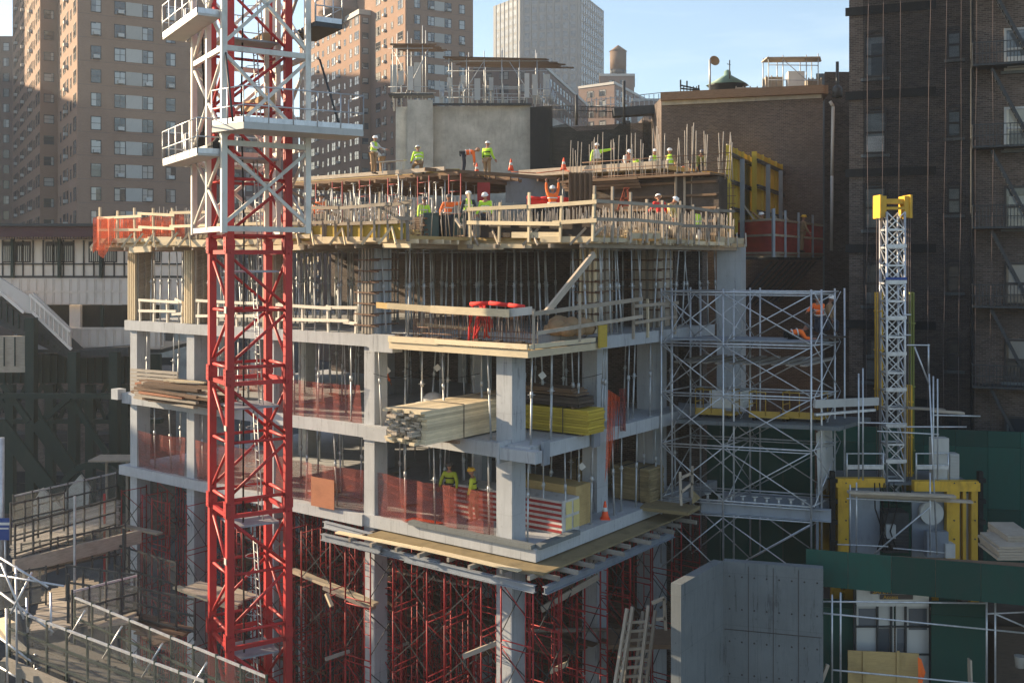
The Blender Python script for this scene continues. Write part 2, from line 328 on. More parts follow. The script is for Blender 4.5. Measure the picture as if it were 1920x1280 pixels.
# ================= tall brick towers (two of one estate)
TD = Vector((.87, .5, 0)).normalized(); TE = Vector((-.5, .87, 0)).normalized()
def estate_tower(label, C, top, ptop, wlen, q1, a, q2, zwin0, storey, z_low, rightcols, wing_top=None, far=1.0, limr=100):
    C = Vector(C); root = thing('brick_tower', label, 'apartment tower', (C.x, C.y, GZ))
    def pq(p, q): return C+TD*p+TE*q
    wall = MB()
    wall.prism([pq(0, 0), pq(wlen, 0), pq(wlen, q1+q2), pq(0, q1+q2)], GZ, top); wall.build('wall', M['brick_tower'], root)
    wg = MB(); wt = wing_top or top-.5; wg.prism([pq(-a, q1), pq(-.002, q1), pq(-.002, q1+q2), pq(-a, q1+q2)], GZ, wt); wg.build('wing', M['brick_tower'], root)
    if wing_top:
        pr = MB()
        pr.obox(pq(-a-.3, q1-.2)+UP*wt, TD*(a+.3), TE*(q2+.2), UP*.9); pr.build('parapet', M['panel_grey'], root)
    # floor lines
    fl = MB(); z = zwin0-.35
    while z > z_low: 
        fl.obox(pq(0, -.02)+UP*z, TD*wlen, TE*.02, UP*.06); z -= storey
    z = zwin0-.35+storey
    while z < top: fl.obox(pq(0, -.02)+UP*z, TD*wlen, TE*.02, UP*.06); z += storey
    fl.build('slab_edge', M['brick_far'], root)
    s1 = W(1.0, 1.45); s1a = W(1.0, 1.45, ac=True); d2 = W(1.15, 1.45, 2, 2); d2a = W(1.15, 1.45, 2, 2, ac=True); sm = W(.8, 1.1); big = W(2.0, 1.45, 2, 2); rc = W(1.1, 1.0)
    A, Bm, S = [], [], []
    nf0 = int((top-zwin0)/storey); nlow = int((zwin0-z_low)/storey)
    for k in range(-min(nf0, 6)-1, nlow+1):
        z = zwin0-k*storey
        if z+1.5 > top or z < z_low: continue
        for (p, kind) in rightcols:
            if kind == 'P': S.append((pq(p, -.0)+UP*z, TD)); continue
            r = random.random(); mb = {'s': s1a if r < .25 else s1, 'd': d2a if r < .3 else d2}[kind]
            A.append((pq(p, 0)+UP*z, TD, mb))
        q = 2.0; j = 0
        while q < q1-1:                                                   # left face, tangent runs from far to near
            if z+1.5 < top: Bm.append((pq(0, q)+UP*z, -TE, big if j % 3 == 0 else (sm if j % 3 == 1 else s1a)))
            q += 3.1 if j % 3 else 3.6; j += 1
        if z+1.5 < wt:
            q = q1+1.6; j = 0
            while q < q1+q2-1: Bm.append((pq(-a, q)+UP*z, -TE, (big, s1, sm, s1a)[j % 4])); q += 3.0; j += 1
            if a > 1.6: Bm.append((pq(-a/2, q1)+UP*z, TD, rc))
    pm = MB(); pm.obox((-.95, -.05, 0), (1.9, 0, 0), (0, .05, 0), (0, 0, 1.55))
    winset(root, A+Bm, [M['frame_dark'], M['win'], M['plastic']], 'window', 100)
    winset(root, [(s[0]-UP*.05, s[1], pm) for s in S], [M['panel_grey']], 'spandrel_panel', 100)
    return root, pq
# left tower: corner edge at px 145, storey 44 px
C1 = P(145, HZ, 119); C1.z = 0
z0 = (HZ-20)*119/F+.1
def pcol(C, px):                                                          # distance along TD from the corner to pixel column px
    k = (px-960)/F; return (k*C.y-C.x)/(TD.x-k*TD.y)
r1, pq1 = estate_tower('tall brown brick apartment tower at the left edge behind the station', C1, 44, 0, 14.5, 19, 2.1, 44, z0, 2.72, -14,
    [(pcol(C1, 180), 's'), (pcol(C1, 225), 'd'), (pcol(C1, 252), 'P'), (pcol(C1, 277), 'd'), (pcol(C1, 320), 's')])
C2 = P(760, HZ, 175); C2.z = 0
z0b = (HZ-42)*175/F
r2, pq2 = estate_tower('tall brick apartment tower with sunlit orange side and lower wing, behind the crane mast', C2, 60, 0, 12.9, 15.5, 2.0, 34, z0b, 2.72, -16,
    [(pcol(C2, 782), 's'), (pcol(C2, 808), 'd'), (pcol(C2, 824), 'P'), (pcol(C2, 840), 'd'), (pcol(C2, 866), 's')], wing_top=44.6)
tk = MB(); c = pq2(3, 24); tk.lathe((c.x-4.5, c.y, 45), [(4.2, 0), (4.2, 1.6), (5, 1.7), (5, 2.4), (4.3, 2.5), (4.3, 9), (3.5, 9)], 20)
tag(tk.build('roof_tank', M['brick_far']), 'round brown rooftop tank house on the lower wing of the sunlit tower', 'tank')
# dark tower at far left edge
rt = thing('brick_tower', 'dark narrow apartment tower cut off by the left edge', 'apartment tower', tuple(P(-20, HZ, 190))[:2]+(GZ,))
a = P(-40, 0, 190).xy; b = P(24, 0, 190).xy; m = MB(); m.prism([(a.x, a.y), (b.x, b.y), (b.x+2, b.y+25), (a.x, a.y+25)], GZ, (HZ-68)*190/F); m.build('wall', M['brick_far'], rt)
sw = W(1.0, 1.4, fr=.08); its = []
for i in range(14):
    for j in range(3): its.append((Vector((b.x-1.2-j*2.3, b.y, (HZ-80)*190/F-i*2.8-1.5)), Vector((1, 0, 0)), sw))
winset(rt, its, [M['frame_dark'], M['win'], M['plastic']])
# ================= generic far building with window grid
def block(name, label, cat, pts, z1, wall, rows, mats, par=None, zb=GZ, w=(1.3, 1.4), store=2.9, step=3.2, faces=None, z0=None, cols=1, parapet=None, nr=8, lim=100):
    cx = sum(p[0] for p in pts)/len(pts); cy = sum(p[1] for p in pts)/len(pts)
    root = thing(name, label, cat, (cx, cy, zb)); m = MB(); m.prism(pts, zb, z1); m.build('wall', wall, root)
    if parapet:
        pm = MB()
        for a, b in zip(pts, pts[1:]+pts[:1]):
            pm.bar(Vector((*a[:2], z1+.35)), Vector((*b[:2], z1+.35)), .5, .7)
        pm.build('parapet', parapet, root)
    mb = W(w[0], w[1], rows, cols, fr=.08); its = []
    for k in range(nr):
        z = z1-1.2-w[1]-k*store
        for i in (faces or range(len(pts))):
            a, b = Vector((*pts[i][:2], 0)), Vector((*pts[(i+1) % len(pts)][:2], 0)); d = b-a; L = d.length; d.normalize(); n = int((L-1.0)/step); 
            if n < 1: continue
            o = (L-(n-1)*step)/2
            for j in range(n): its.append((a+d*(o+j*step)+UP*z, d, mb))
    winset(root, its, mats, 'window', lim)
    return root
# tall grey tower
Yg = 400; zt = (HZ+14)*Yg/F
p0 = P(925, 0, Yg+22); p1 = P(975, 0, Yg+6); p2 = P(1088, 0, Yg); p3 = P(1132, 0, Yg+30)
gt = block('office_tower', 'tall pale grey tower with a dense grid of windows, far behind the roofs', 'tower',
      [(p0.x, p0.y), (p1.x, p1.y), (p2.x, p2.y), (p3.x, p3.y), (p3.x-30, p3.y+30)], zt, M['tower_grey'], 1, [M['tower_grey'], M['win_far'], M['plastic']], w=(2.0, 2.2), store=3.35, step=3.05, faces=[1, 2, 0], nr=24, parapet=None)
fin = MB()
for i, (a, b) in enumerate(((p0, p1), (p1, p2), (p2, p3))):
    a = Vector((a.x, a.y, 0)); b = Vector((b.x, b.y, 0)); d = (b-a); L = d.length; d.normalize(); n = int((L-1)/3.05); o = (L-(n-1)*3.05)/2; nn = Vector((d.y, -d.x, 0))
    for j in range(n+1): fin.obox(a+d*(o-1.72+j*3.05)+nn*0+UP*GZ, d*.4, nn*.22, UP*(zt-GZ))
fin.build('mullion_fins', M['tower_grey'], gt)
# mid-distance apartment blocks
def fpt(px, Y): v = P(px, 0, Y); return (v.x, v.y)
mats_n = [M['frame_dark'], M['win'], M['plastic']]
block('apartment_block', 'brown apartment block with white parapet behind the rooftop antennas', 'apartment block', [fpt(880, 228), fpt(1012, 222), fpt(1103, 285), fpt(1000, 300)], (HZ-120)*222/F, M['brick_far'], 2, mats_n, w=(2.0, 1.6), store=2.9, step=4.0, faces=[0, 1], parapet=M['panel_grey'], nr=7, cols=2)
block('apartment_block', 'brown apartment block beneath the water tower', 'apartment block', [fpt(1085, 300), fpt(1152, 292), fpt(1240, 340), fpt(1150, 360)], (HZ-158)*292/F, M['brick_far'], 2, mats_n, w=(2.2, 1.7), store=2.9, step=4.2, faces=[0, 1], parapet=M['panel_grey'], nr=7, cols=2)
block('apartment_block', 'square brown penthouse block carrying the water tower', 'apartment block', [fpt(1125, 310), fpt(1189, 310), fpt(1189, 330), fpt(1125, 330)], (HZ-143)*310/F, M['brick_far'], 2, mats_n, w=(1.5, 1.5), faces=[0], nr=2, parapet=M['panel_grey'])
block('apartment_block', 'low far apartment block right of the crane mast gap', 'apartment block', [fpt(340, 250), fpt(400, 250), fpt(560, 250), fpt(560, 280), fpt(340, 280)], (HZ-225)*250/F, M['brick_far'], 2, mats_n, w=(1.5, 1.5), faces=[0, 1], nr=12, parapet=M['panel_grey'])
block('apartment_block', 'lowest far apartment block between penthouse and brick party wall', 'apartment block', [fpt(1185, 280), fpt(1260, 280), fpt(1260, 300), fpt(1185, 300)], (HZ-190)*280/F, M['brick_far'], 2, mats_n, w=(1.5, 1.5), faces=[0], nr=5, parapet=M['panel_grey'])
# water tower
wc = P(1159, 0, 312); wz = (HZ-143)*312/F+.2
rw = thing('water_tower', 'dark wooden water tower with conical roof against the sky', 'water tower', (wc.x, wc.y, wz))
m = MB(); m.lathe((wc.x, wc.y, wz+1.6), [(2.45, 0), (2.5, 5.6)], 20); m.build('tank', M['lumber_dark'], rw)
m = MB(); m.lathe((wc.x, wc.y, wz+7.2), [(2.7, 0), (.1, 1.9)], 20); m.build('roof', M['lumber_dark'], rw)
m = MB(); m.lathe((wc.x, wc.y, wz+.1), [(2.5, 0), (2.5, 1.5)], 8)
for k in range(4): t = k*math.pi/2+.6; m.bar((wc.x+2.5*math.cos(t), wc.y+2.5*math.sin(t), wz), (wc.x+2.5*math.cos(t), wc.y+2.5*math.sin(t), wz+1.6), .25)
m.build('support_frame', M['steel_dark'], rw)
# ================= grey rendered wall building
Yw = 66
gw = thing('rendered_building', 'windowless grey rendered party wall building behind the working deck', 'building', tuple(P(870, 0, Yw))[:2]+(GZ,))
def zY(py, Y): return (HZ-py)*Y/F
m = MB(); m.prism([fpt(742, Yw+.6), fpt(995, Yw), (fpt(995, Yw)[0]+4, Yw+14), (fpt(742, Yw)[0]-.5, Yw+14)], GZ, zY(198, Yw)); m.build('wall', M['conc_old'], gw)
m = MB(); m.prism([fpt(764, Yw-.15), fpt(812, Yw-.15), fpt(812, Yw+1.2), fpt(764, Yw+1.2)], GZ, zY(188, Yw)); m.build('chimney_breast', M['conc_old'], gw)
m = MB(); a = P(812, 196, Yw-.1); b = P(997, 196, Yw-.1); m.bar(a, b, .3, .12); m.build('coping', M['steel_dark'], gw)
# antennas and scaffold decks on its roof
def antenna(px, py, w, h, label, Y=Yw+1):
    b = P(px, 0, Y); z = zY(196, Yw); zt_ = zY(py, Y); hh = h*Y/F; ww = w*Y/F
    r = thing('cell_antenna', label, 'antenna', (b.x, b.y, z))
    m = MB(); m.tube((b.x, b.y+.2, z), (b.x, b.y+.2, zt_-.1), .05, 6); m.build('mast', M['shore'], r)
    m = MB(); m.obox((b.x-ww/2, b.y-.12, zt_-hh), (ww, 0, 0), (0, .2, 0), (0, 0, hh)); m.build('panel', M['plastic'], r)
for i, (px, py, ww, hh) in enumerate(((738, 122, 11, 52), (752, 134, 10, 26), (770, 125, 10, 45), (783, 118, 13, 55), (843, 146, 9, 18), (870, 142, 12, 16), (895, 148, 11, 40), (921, 146, 8, 24), (988, 138, 9, 46), (1003, 140, 10, 40), (1025, 140, 12, 44))):
    antenna(px, py, ww, hh, ('pale %s antenna ' % ('tall' if hh > 40 else 'short'))+('at the far left of the roof row', 'just right of the far left one', 'left of the tallest pair', 'tallest of the row', 'under the left end of the drooping deck', 'small square one under the drooping deck', 'isolated under the middle of the drooping deck', 'narrow one right of the isolated antenna', 'slim one at the right roof end', 'broad one at the right roof end', 'rightmost, above the black netting corner')[i], Yw+1+random.random()*2)
def roof_scaffold(label, x0, x1, pyd, pybase, Y, n, tops, deckw=3, tilt=0):
    c = P((x0+x1)/2, 0, Y); zb = zY(pybase, Y); r = thing('roof_scaffold', label, 'scaffold', (c.x, c.y, zb))
    m = MB(); a = P(x0, pyd, Y); b = P(x1, pyd+tilt, Y)
    for k in range(int(deckw/.3)): m.bar(a+Vector((random.uniform(-.4, .4)+k*.1, k*.3, random.uniform(0, .03))), b+Vector((random.uniform(-.6, .3)+k*.15, k*.3, random.uniform(0, .03))), .28, .07, side=(0, 1, 0))
    m.build('plank_deck', M['lumber_dark'], r); zd = a.z
    for k in range(n):
        for dy in (0, deckw):
            x = a.x+(b.x-a.x)*(k+.3)/n; m = MB(); m.tube((x, Y+dy, zb), (x, Y+dy, zd+random.uniform(.1, tops)), .03, 5); m.build('standard', M['shore'], r)
    m = MB()
    for z in (zb+1, zd-.25):
        for dy in (0, deckw): m.tube((a.x, Y+dy, z), (b.x, Y+dy, z+.02), .025, 5)
    m.tube((a.x+1, Y, zb+.3), (a.x+2.6, Y, zd-.3), .025, 5); m.tube((b.x-1, Y, zb+.3), (b.x-2.6, Y, zd-.3), .025, 5); m.build('ledger', M['shore'], r)
roof_scaffold('tall narrow roof scaffold with plank deck left of the antennas', 728, 812, 84, 192, Yw+1.5, 3, 1.6, 2.5)
roof_scaffold('long roof scaffold with drooping plank deck over the antennas', 832, 1030, 108, 196, Yw+2, 6, 1.3, 3.5, 4)
m = MB(); m.obox(P(728, 178, Yw+1), (2.9, 0, 0), (0, 1.5, 0), (0, 0, .1))
tag(m.build('antenna_platform', M['steel_dark']), 'small dark steel platform under the left antennas', 'platform')
# cable clutter on roof
for i, (x0, x1) in enumerate(((824, 900), (905, 985), (1000, 1045))):
    m = MB(); Y = Yw+2.2
    for k in range(16):
        px = random.uniform(x0, x1); m.tube(P(px, 195, Y), P(px+random.uniform(-3, 3), random.uniform(150, 186), Y), .035, 4)
    for k in range(5): py = random.uniform(160, 190); m.tube(P(x0, py, Y), P(x1, py+random.uniform(-3, 3), Y), .03, 4)
    tag(m.build('roof_rack', M['shore']), ('tangled antenna support rack at the middle of the grey roof', 'antenna support frame at the right end of the grey roof', 'pipe frame over the black netting corner')[i], 'rack')
# dark netted building between
nb = thing('netted_building', 'lower building shrouded in black netting between grey wall and brick wall', 'building', tuple(P(1120, 0, 64))[:2]+(GZ,))
m = MB(); m.prism([fpt(996, 65.5), fpt(1250, 62), fpt(1250, 80), fpt(1020, 80)], GZ, zY(232, 63)); m.build('wall', M['brick_mid'], nb)
m = MB(); m.prism([fpt(994, 65.3), fpt(1036, 64.6), fpt(1036, 68), fpt(1000, 70)], GZ, zY(200, 65)); m.build('netted_corner', M['black'], nb)
m = MB(); pts = [(1030, 238), (1060, 232), (1082, 246), (1150, 243), (1165, 230), (1182, 226)]
for (a, b) in zip(pts, pts[1:]): m.face([P(a[0], 420, 61.8), P(b[0], 420, 61.8), P(b[0], b[1], 61.8), P(a[0], a[1], 61.8)])
m.face([P(1205, 420, 61.6), P(1241, 420, 61.6), P(1241, 228, 61.6), P(1205, 226, 61.6)]); m.build('netting', M['net_black'], nb)
m = MB(); m.bar(P(1150, 212, 61.5), P(1242, 206, 61.5), 1.0, .5); m.build('cornice', M['steel_dark'], nb)
m = MB()
for py in (196, 204): m.tube(P(1036, py+2, 62), P(1155, py+6, 62), .03, 4)
for k in range(46): px = 1036+k*2.6; m.tube(P(px, 222, 62), P(px, 199, 62), .025, 4)
m.build('railing', M['steel_dark'], nb)
m = MB()
for py in (178, 190): m.tube(P(1110, py+10, 66), P(1240, py-4, 66), .03, 4)
for k in range(16): px = 1100+k*9; m.tube(P(px, 212, 66), P(px, 184-k*.5, 66), .03, 4)
m.build('roof_railing', M['shore'], nb)
for i, px in enumerate((1081, 1170)):
    m = MB(); m.tube(P(px, 235, 61), P(px, (178, 152)[i], 61), .09, 6); tag(m.build('vent_pipe', M['steel_dark']), ('short dark vent pipe above the black netting', 'tall thin dark vent pipe by the water tower')[i], 'vent pipe')
# ================= brown brick party wall (centre right)
Yb = 57
bb = thing('brick_building', 'windowless brown brick party wall building right of the netting', 'building', tuple(P(1390, 0, Yb))[:2]+(GZ,))
q0 = fpt(1240, Yb+1.2); q1 = fpt(1543, Yb-.6)
m = MB(); m.prism([q0, q1, (q1[0]+3.2, q1[1]+16), (q0[0], q0[1]+16)], GZ, zY(176, Yb)); m.build('wall', M['brick_mid'], bb)
m = MB(); a = P(1239, 182, Yb+1.0); b = P(1544, 168, Yb-.85); m.bar(a, b, .5, .45); m.bar(b, b+Vector((3.2, 16, 0)), .5, .45); m.build('cornice', M['lumber_dark'], bb)
m = MB(); a = P(1241, 192, Yb+1.1); b = P(1540, 178, Yb-.66); m.bar(a, b, .06, .35); m.build('cement_band', M['conc_old'], bb)
m = MB(); m.path([P(1556, 190, Yb-.8), P(1562, 200, Yb-.8), P(1560, 330, Yb-.8), P(1559, 470, Yb-.8)], .09, 6); m.build('downpipe', M['plastic'], bb)
# dark gap building behind
block('dark_building', 'narrow dark building seen in the gap beside the netted tenement', 'building', [fpt(1546, 62), fpt(1592, 62), fpt(1592, 66), fpt(1546, 66)], zY(135, 62), M['brick_dark'], 2, [M['frame_dark'], M['win_dark'], M['plastic']], w=(.8, 1.6), faces=[0], nr=9)
m = MB(); m.tube(P(1570, 185, 60), P(1570, 116, 60), .09, 6); m.lathe(tuple(P(1570, 176, 60)), [(.3, -.2), (.3, .3), (.12, .5)], 10); tag(m.build('vent_pipe', M['steel_dark']), 'dark vent pipe rising from the gap beside the netted tenement', 'vent pipe')
# roof things
zr = zY(168, 58)
d = thing('satellite_dish', 'round dish on a pole above the brick parapet', 'satellite dish', tuple(P(1331, 168, 60)))
m = MB(); m.tube(P(1331, 170, 60), P(1331, 112, 60), .06); m.build('pole', M['shore'], d)
m = MB(); c = P(1340, 114, 60); nrm = Vector((.2, -1, .25)).normalized(); a1 = nrm.orthogonal().normalized(); a2 = nrm.cross(a1); ring = []
for rr, dd in ((.0, .12), (.2, .08), (.31, 0)): ring.append([c+(a1*math.cos(t*.4488)+a2*math.sin(t*.4488))*rr*.98-nrm*dd for t in range(14)])
for i in (0, 1):
    for t in range(14): u_ = (t+1) % 14; m.face([ring[i][t], ring[i][u_], ring[i+1][u_], ring[i+1][t]], smooth=True)
m.build('dish', M['tan'], d)
d = thing('roof_lantern', 'green copper roof lantern with pyramid top on the brick building', 'roof lantern', tuple(P(1364, 168, 62)))
c = P(1364, 164, 62); m = MB(); m.lathe((c.x, c.y, c.z-.3), [(1.1, 0), (1.1, .35), (1.25, .4)], 8); m.build('base', M['steel_dark'], d)
m = MB(); m.lathe((c.x, c.y, c.z+.1), [(1.3, 0), (.22, .62), (.2, .85), (.05, .95)], 8); m.build('roof', M['copper'], d)
m = MB(); m.tube(P(1368, 148, 61), P(1368, 113, 61), .035); m.tube(P(1363, 120, 61), P(1370, 122, 61), .02); tag(m.build('roof_aerial', M['steel_dark']), 'thin aerial mast beside the copper lantern', 'aerial')
m = MB(); z_ = P(1460, 160, 60).z
m.obox(P(1432, 166, 60), (3.6, 0, 0), (0, 2, 0), (0, 0, .12))
m2 = thing('roof_scaffold', 'small roof scaffold with a plank top above the brick parapet', 'scaffold', tuple(P(1487, 168, 60)))
mm = MB()
for k in range(5): mm.bar(P(1437, 109, 60)+Vector((0, k*.28, 0)), P(1537, 108, 60)+Vector((.1*k, k*.28, 0)), .27, .06, side=(0, 1, 0))
mm.build('plank_deck', M['lumber_old'], m2)
for px in (1441, 1468, 1512, 1534):
    for dy in (0, 1.3): mm = MB(); mm.tube(P(px, 168, 60)+Vector((0, dy, 0)), P(px, 100+random.random()*6, 60)+Vector((0, dy, 0)), .03); mm.build('standard', M['shore'], m2)
mm = MB()
for py in (122, 150): mm.tube(P(1441, py, 60), P(1534, py+1, 60), .025)
mm.tube(P(1468, 112, 60), P(1512, 150, 60), .025); mm.build('ledger', M['galv'], m2)
m = MB(); a = P(1478, 166, 60.3); m.prism([(a.x, a.y), (a.x+.95, a.y), (a.x+.85, a.y+.9), (a.x+.1, a.y+.9)], a.z, a.z+1.0); tag(m.build('roof_hatch', M['whitecloth']), 'bright white wrapped box beneath the small roof scaffold', 'box')
for i, (x0, x1, yt) in enumerate(((1436, 1468, 142), (1380, 1420, 162), (1516, 1540, 146))):
    m = MB(); a = P(x0, 168, 60.8); L = (x1-x0)*60/F
    m.obox(a, (L, 0, 0), (0, .9, 0), (0, 0, (166-yt)*60/F))
    for k in range(4): m.bar(a+Vector((L*k/3, -.05, 0)), a+Vector((L*k/3, -.05, (168-yt)*60/F)), .06)
    tag(m.build('rooftop_crate', M['lumber_old']), ('pale railed timber crate left of the white box', 'low timber pile beside the copper lantern', 'timber crate at the right corner of the brick roof')[i], 'crate')
bk = block('dark_building', 'dark grey roof block just behind the right end of the brick parapet', 'building', [fpt(1530, 70), fpt(1595, 70), fpt(1595, 80), fpt(1530, 80)], zY(138, 70), M['conc_dark'], 1, mats_n, faces=[0], nr=0)
m = MB(); 
for (a, b) in (((1275, 160), (1312, 168)), ((1276, 164), (1276, 150)), ((1288, 164), (1288, 152)), ((1310, 168), (1310, 160)), ((1275, 166), (1312, 170))): m.bar(P(a[0], a[1], 60), P(b[0], b[1], 60), .08)
for k in range(6): m.tube(P(1276+k*6, 178, 60), P(1276+k*6, 162, 60), .03)
tag(m.build('roof_platform', M['steel_dark']), 'small dark railed platform at the left of the brick parapet', 'platform')

# ================= unseen blocks added beyond the left edge to shade the site and towers
def shade_block(label, x0, x1, y0, y1, z1): return block('apartment_block', label, 'apartment block', [(x0, y0), (x1, y0), (x1, y1), (x0, y1)], z1, M['brick_far'], 2, mats_n, faces=[0, 1], nr=6, step=4)
shade_block('unseen brown block added beyond the left edge to shade the site', -88, -70, 64, 104, 11.5)
shade_block('taller unseen brown block added far left to shade the left tower', -152, -132, 118, 196, 47)
shade_block('tallest unseen brown block added far left to shade the second tower', -190, -160, 200, 290, 80)
# ================= netted dark tenement at right
KD = Vector((-.925, .38, 0)).normalized()                                 # along its front, going left and away
KN = Vector((-.38, -.925, 0)).normalized()
KO = P(1592, HZ, 45.5); KO.z = 0
def K(s, z, out=0): return KO-KD*s+KN*out+UP*z      # s metres to the right of its left corner
def ks(px):
    k = (px-960)/F; d = -KD; return (k*KO.y-KO.x)/(d.x-k*d.y)
def kz(py, s): return (HZ-py)*K(s, 0).y/F
tn = thing('tenement_building', 'dark sooty brick tenement draped in black netting at the right edge', 'building', (KO.x+5, KO.y-2, GZ))
m = MB(); m.prism([K(0, 0), K(30, 0), K(30, 0, -14), K(0, 0, -14)], GZ, 22); m.build('wall', M['brick_dark'], tn)
def near_window(px, pyb, pw, ph, arch, blind=False):
    s = ks(px); wd = pw*K(s, 0).y/F/.95; h = ph*K(s, 0).y/F; z = kz(pyb, s); t = -KD; o = K(s, z, .0)
    fr = MB()
    for x in (-wd/2, wd/2-.09): fr.obox(o+t*x-KN*.02, t*.09, KN*.08, UP*h)
    for zz in (0, h*.48, h-.1): fr.obox(o+t*(-wd/2+.09)+UP*zz, t*(wd-.18), KN*.055, UP*.09)
    if arch:
        n = 6
        for k in range(n):
            a0 = math.pi*k/n; a1 = math.pi*(k+1)/n
            fr.bar(o+t*(-wd/2*math.cos(a0))+UP*(h+.02+.14*math.sin(a0)), o+t*(-wd/2*math.cos(a1))+UP*(h+.02+.14*math.sin(a1)), .1, .12)
    f = fr.build('window', M['plastic' if px > 1880 and pyb < 300 else 'frame_dark'], tn)
    pn = MB(); pn.obox(o+t*(-wd/2+.09), t*(wd-.18), KN*.02, UP*h); pn.build('pane', M['win_warm'] if blind == 2 else M['win_mid'], f)
    si = MB(); si.obox(o+t*(-wd/2-.12)-UP*.14, t*(wd+.24), KN*.16, UP*.12); si.build('sill', M['conc_dark'], f)
    if blind == 1:
        b = MB(); b.obox(o+t*(-wd/2+.1)+UP*.1+KN*.021, t*(wd-.2), KN*.01, UP*h*.36); b.build('blind', M['whitecloth'], f)
    if blind == 3:
        b = MB(); b.obox(o+t*(-.4)+UP*.1+KN*.03, t*.8, KN*.35, UP*.42); b.build('air_conditioner', M['plastic'], f)
        for kk in range(5): pass
for py, bl in ((146, 0), (289, 1), (430, 0), (572, 0), (714, 0)): near_window(1641, py, 38, 80, True, bl)
for py in (111, 258, 402, 547, 693, 838): near_window(1789, py, 24, 52, True)
for py, bl in ((132, 3), (280, 2), (428, 0), (572, 0), (715, 0), (860, 0)): near_window(1908, py, 44, 80, False, bl)
for z in (181, 325, 466, 607, 748, 24):
    b = MB(); a = K(ks(1590)-.1, kz(z, 0), .12); c = K(ks(1755), kz(z-(z-HZ)*-.035*1.0, ks(1755)), .12)
    c = K(ks(1755), a.z, .12); b.bar(a, c, .05, .36); b.build('black_band', M['black'], tn)
n_ = MB(); n_.face([K(ks(1620), -12, .7), K(ks(1827), -12, .7), K(ks(1827), 20, .7), K(ks(1620), 20, .7)])
nt_ = tag(n_.build('scaffold_netting', M['net_black']), 'sheer black debris netting hanging over the dark tenement front', 'netting')
M['net_black2'] = net('sheer black netting', (.010, .014, .019), .5, 30, .25)
nt_.data.materials[0] = M['net_black2']
for i, px in enumerate((1632, 1660, 1690, 1745, 1775, 1804, 1832, 1862)):
    s = ks(px); m = MB(); pts = [K(s+random.uniform(-.04, .04)-.02*k, 14-3.0*k, .85) for k in range(9)]; m.path(pts, .01, 4)
    tag(m.build('hanging_rope', M['rope']), 'thin pinkish rope hanging down the netted tenement, %s' % ('leftmost', 'second from the left', 'third from the left', 'fourth from the left', 'fifth from the left', 'third from the right', 'second from the right', 'rightmost')[i], 'rope', 'ropes hanging down the netted tenement')
# fire escape
fe = thing('fire_escape', 'black iron fire escape zigzagging down the right end of the tenement', 'fire escape', tuple(K(ks(1870), GZ+8, 0)))
for py in (-18, 132, 282, 430, 575, 722, 870):
    s0 = ks(1822); s1 = ks(1990); z = kz(py, s0)
    m = MB(); m.obox(K(s0, z, 0), -KD*(s1-s0), KN*1.0, UP*.09); m.build('landing', M['steel_dark'], fe)
    m = MB()
    for zz in (.5, .95): m.bar(K(s0, z+zz, 1.0), K(s1, z+zz, 1.0), .035); m.bar(K(s0, z+zz, 0), K(s0, z+zz, 1.0), .035)
    n = 26
    for k in range(n+1): m.bar(K(s0+(s1-s0)*k/n, z+.05, 1.0), K(s0+(s1-s0)*k/n, z+.95, 1.0), .02)
    m.build('railing', M['steel_dark'], fe)
    m = MB(); a = K(ks(1858), z-.1, .75); c = K(ks(1925), z-2.9, .75); m.bar(a, c, .04, .12); m.bar(a+KN*-.5, c+KN*-.5, .04, .12)
    for k in range(1, 12): q = a.lerp(c, k/12); m.bar(q, q+KN*-.5, .12, .03)
    m.build('stair', M['steel_dark'], fe)
m = MB(); m.path([K(ks(1822), 14, .12), K(ks(1822), -9, .12)], .06, 6); tag(m.build('downpipe', M['steel_dark']), 'dark downpipe beside the fire escape', 'downpipe')
# ================= green plywood hoardings
def hoarding(label, pts, z0, z1, name='green_hoarding', Yoff=0):
    r = thing(name, label, 'hoarding', (*pts[0][:2], z0)); m = MB()
    for a, b in zip(pts, pts[1:]):
        a = Vector((*a[:2], 0)); b = Vector((*b[:2], 0)); d = b-a; L = d.length; d.normalize(); nn = Vector((d.y, -d.x, 0)); n = max(1, round(L/1.22))
        for k in range(n):
            for (za, zb) in (((z0, z1),) if z1-z0 < 2.6 else [(z0+j*2.44, min(z1, z0+(j+1)*2.44)) for j in range(int(math.ceil((z1-z0)/2.44)))]):
                pm = MB(); w_ = L/n-.012; pm.obox(a+d*(L/n*k+.006)+nn*random.uniform(-.006, .006)+UP*za, d*w_, nn*.05, UP*(zb-za-.012)); pm.build('panel', M['green'], r)
        m.bar(a-nn*.06+UP*(z1-.3), b-nn*.06+UP*(z1-.3), .08); m.bar(a-nn*.06+UP*(z0+.3), b-nn*.06+UP*(z0+.3), .08)
    m.build('rail', M['lumber_dark'], r); return r
def zz(py, Y): return (HZ-py)*Y/F
hoarding('tall dark green plywood hoarding behind the yellow hoist', [fpt(1556, 42.2), fpt(2300, 39)], -14.6, zz(798, 42))
hoarding('dark green plywood hoarding behind the silver scaffold', [fpt(1236, 42.6), fpt(1528, 41.2)], -14.8, zz(792, 42))
hoarding('green fascia of the sidewalk shed in front of the hoist', [fpt(1511, 32.6), fpt(2300, 29)], zz(1095, 32.6), zz(1027, 32.6), 'shed_fascia')
hoarding('green plywood panel left of the hoist gate', [fpt(1518, 33.6), fpt(1604, 33.3)], -16, zz(1120, 33.5))
hoarding('green plywood panel right of the hoist gate', [fpt(1745, 32.8), fpt(1848, 32.5)], -16, zz(1120, 33))
m = MB(); m.prism([fpt(1511, 32.9), fpt(2300, 29.3), fpt(2300, 33), fpt(1530, 35.6)], zz(1095, 32.6)+.05, zz(1095, 32.6)+.2)
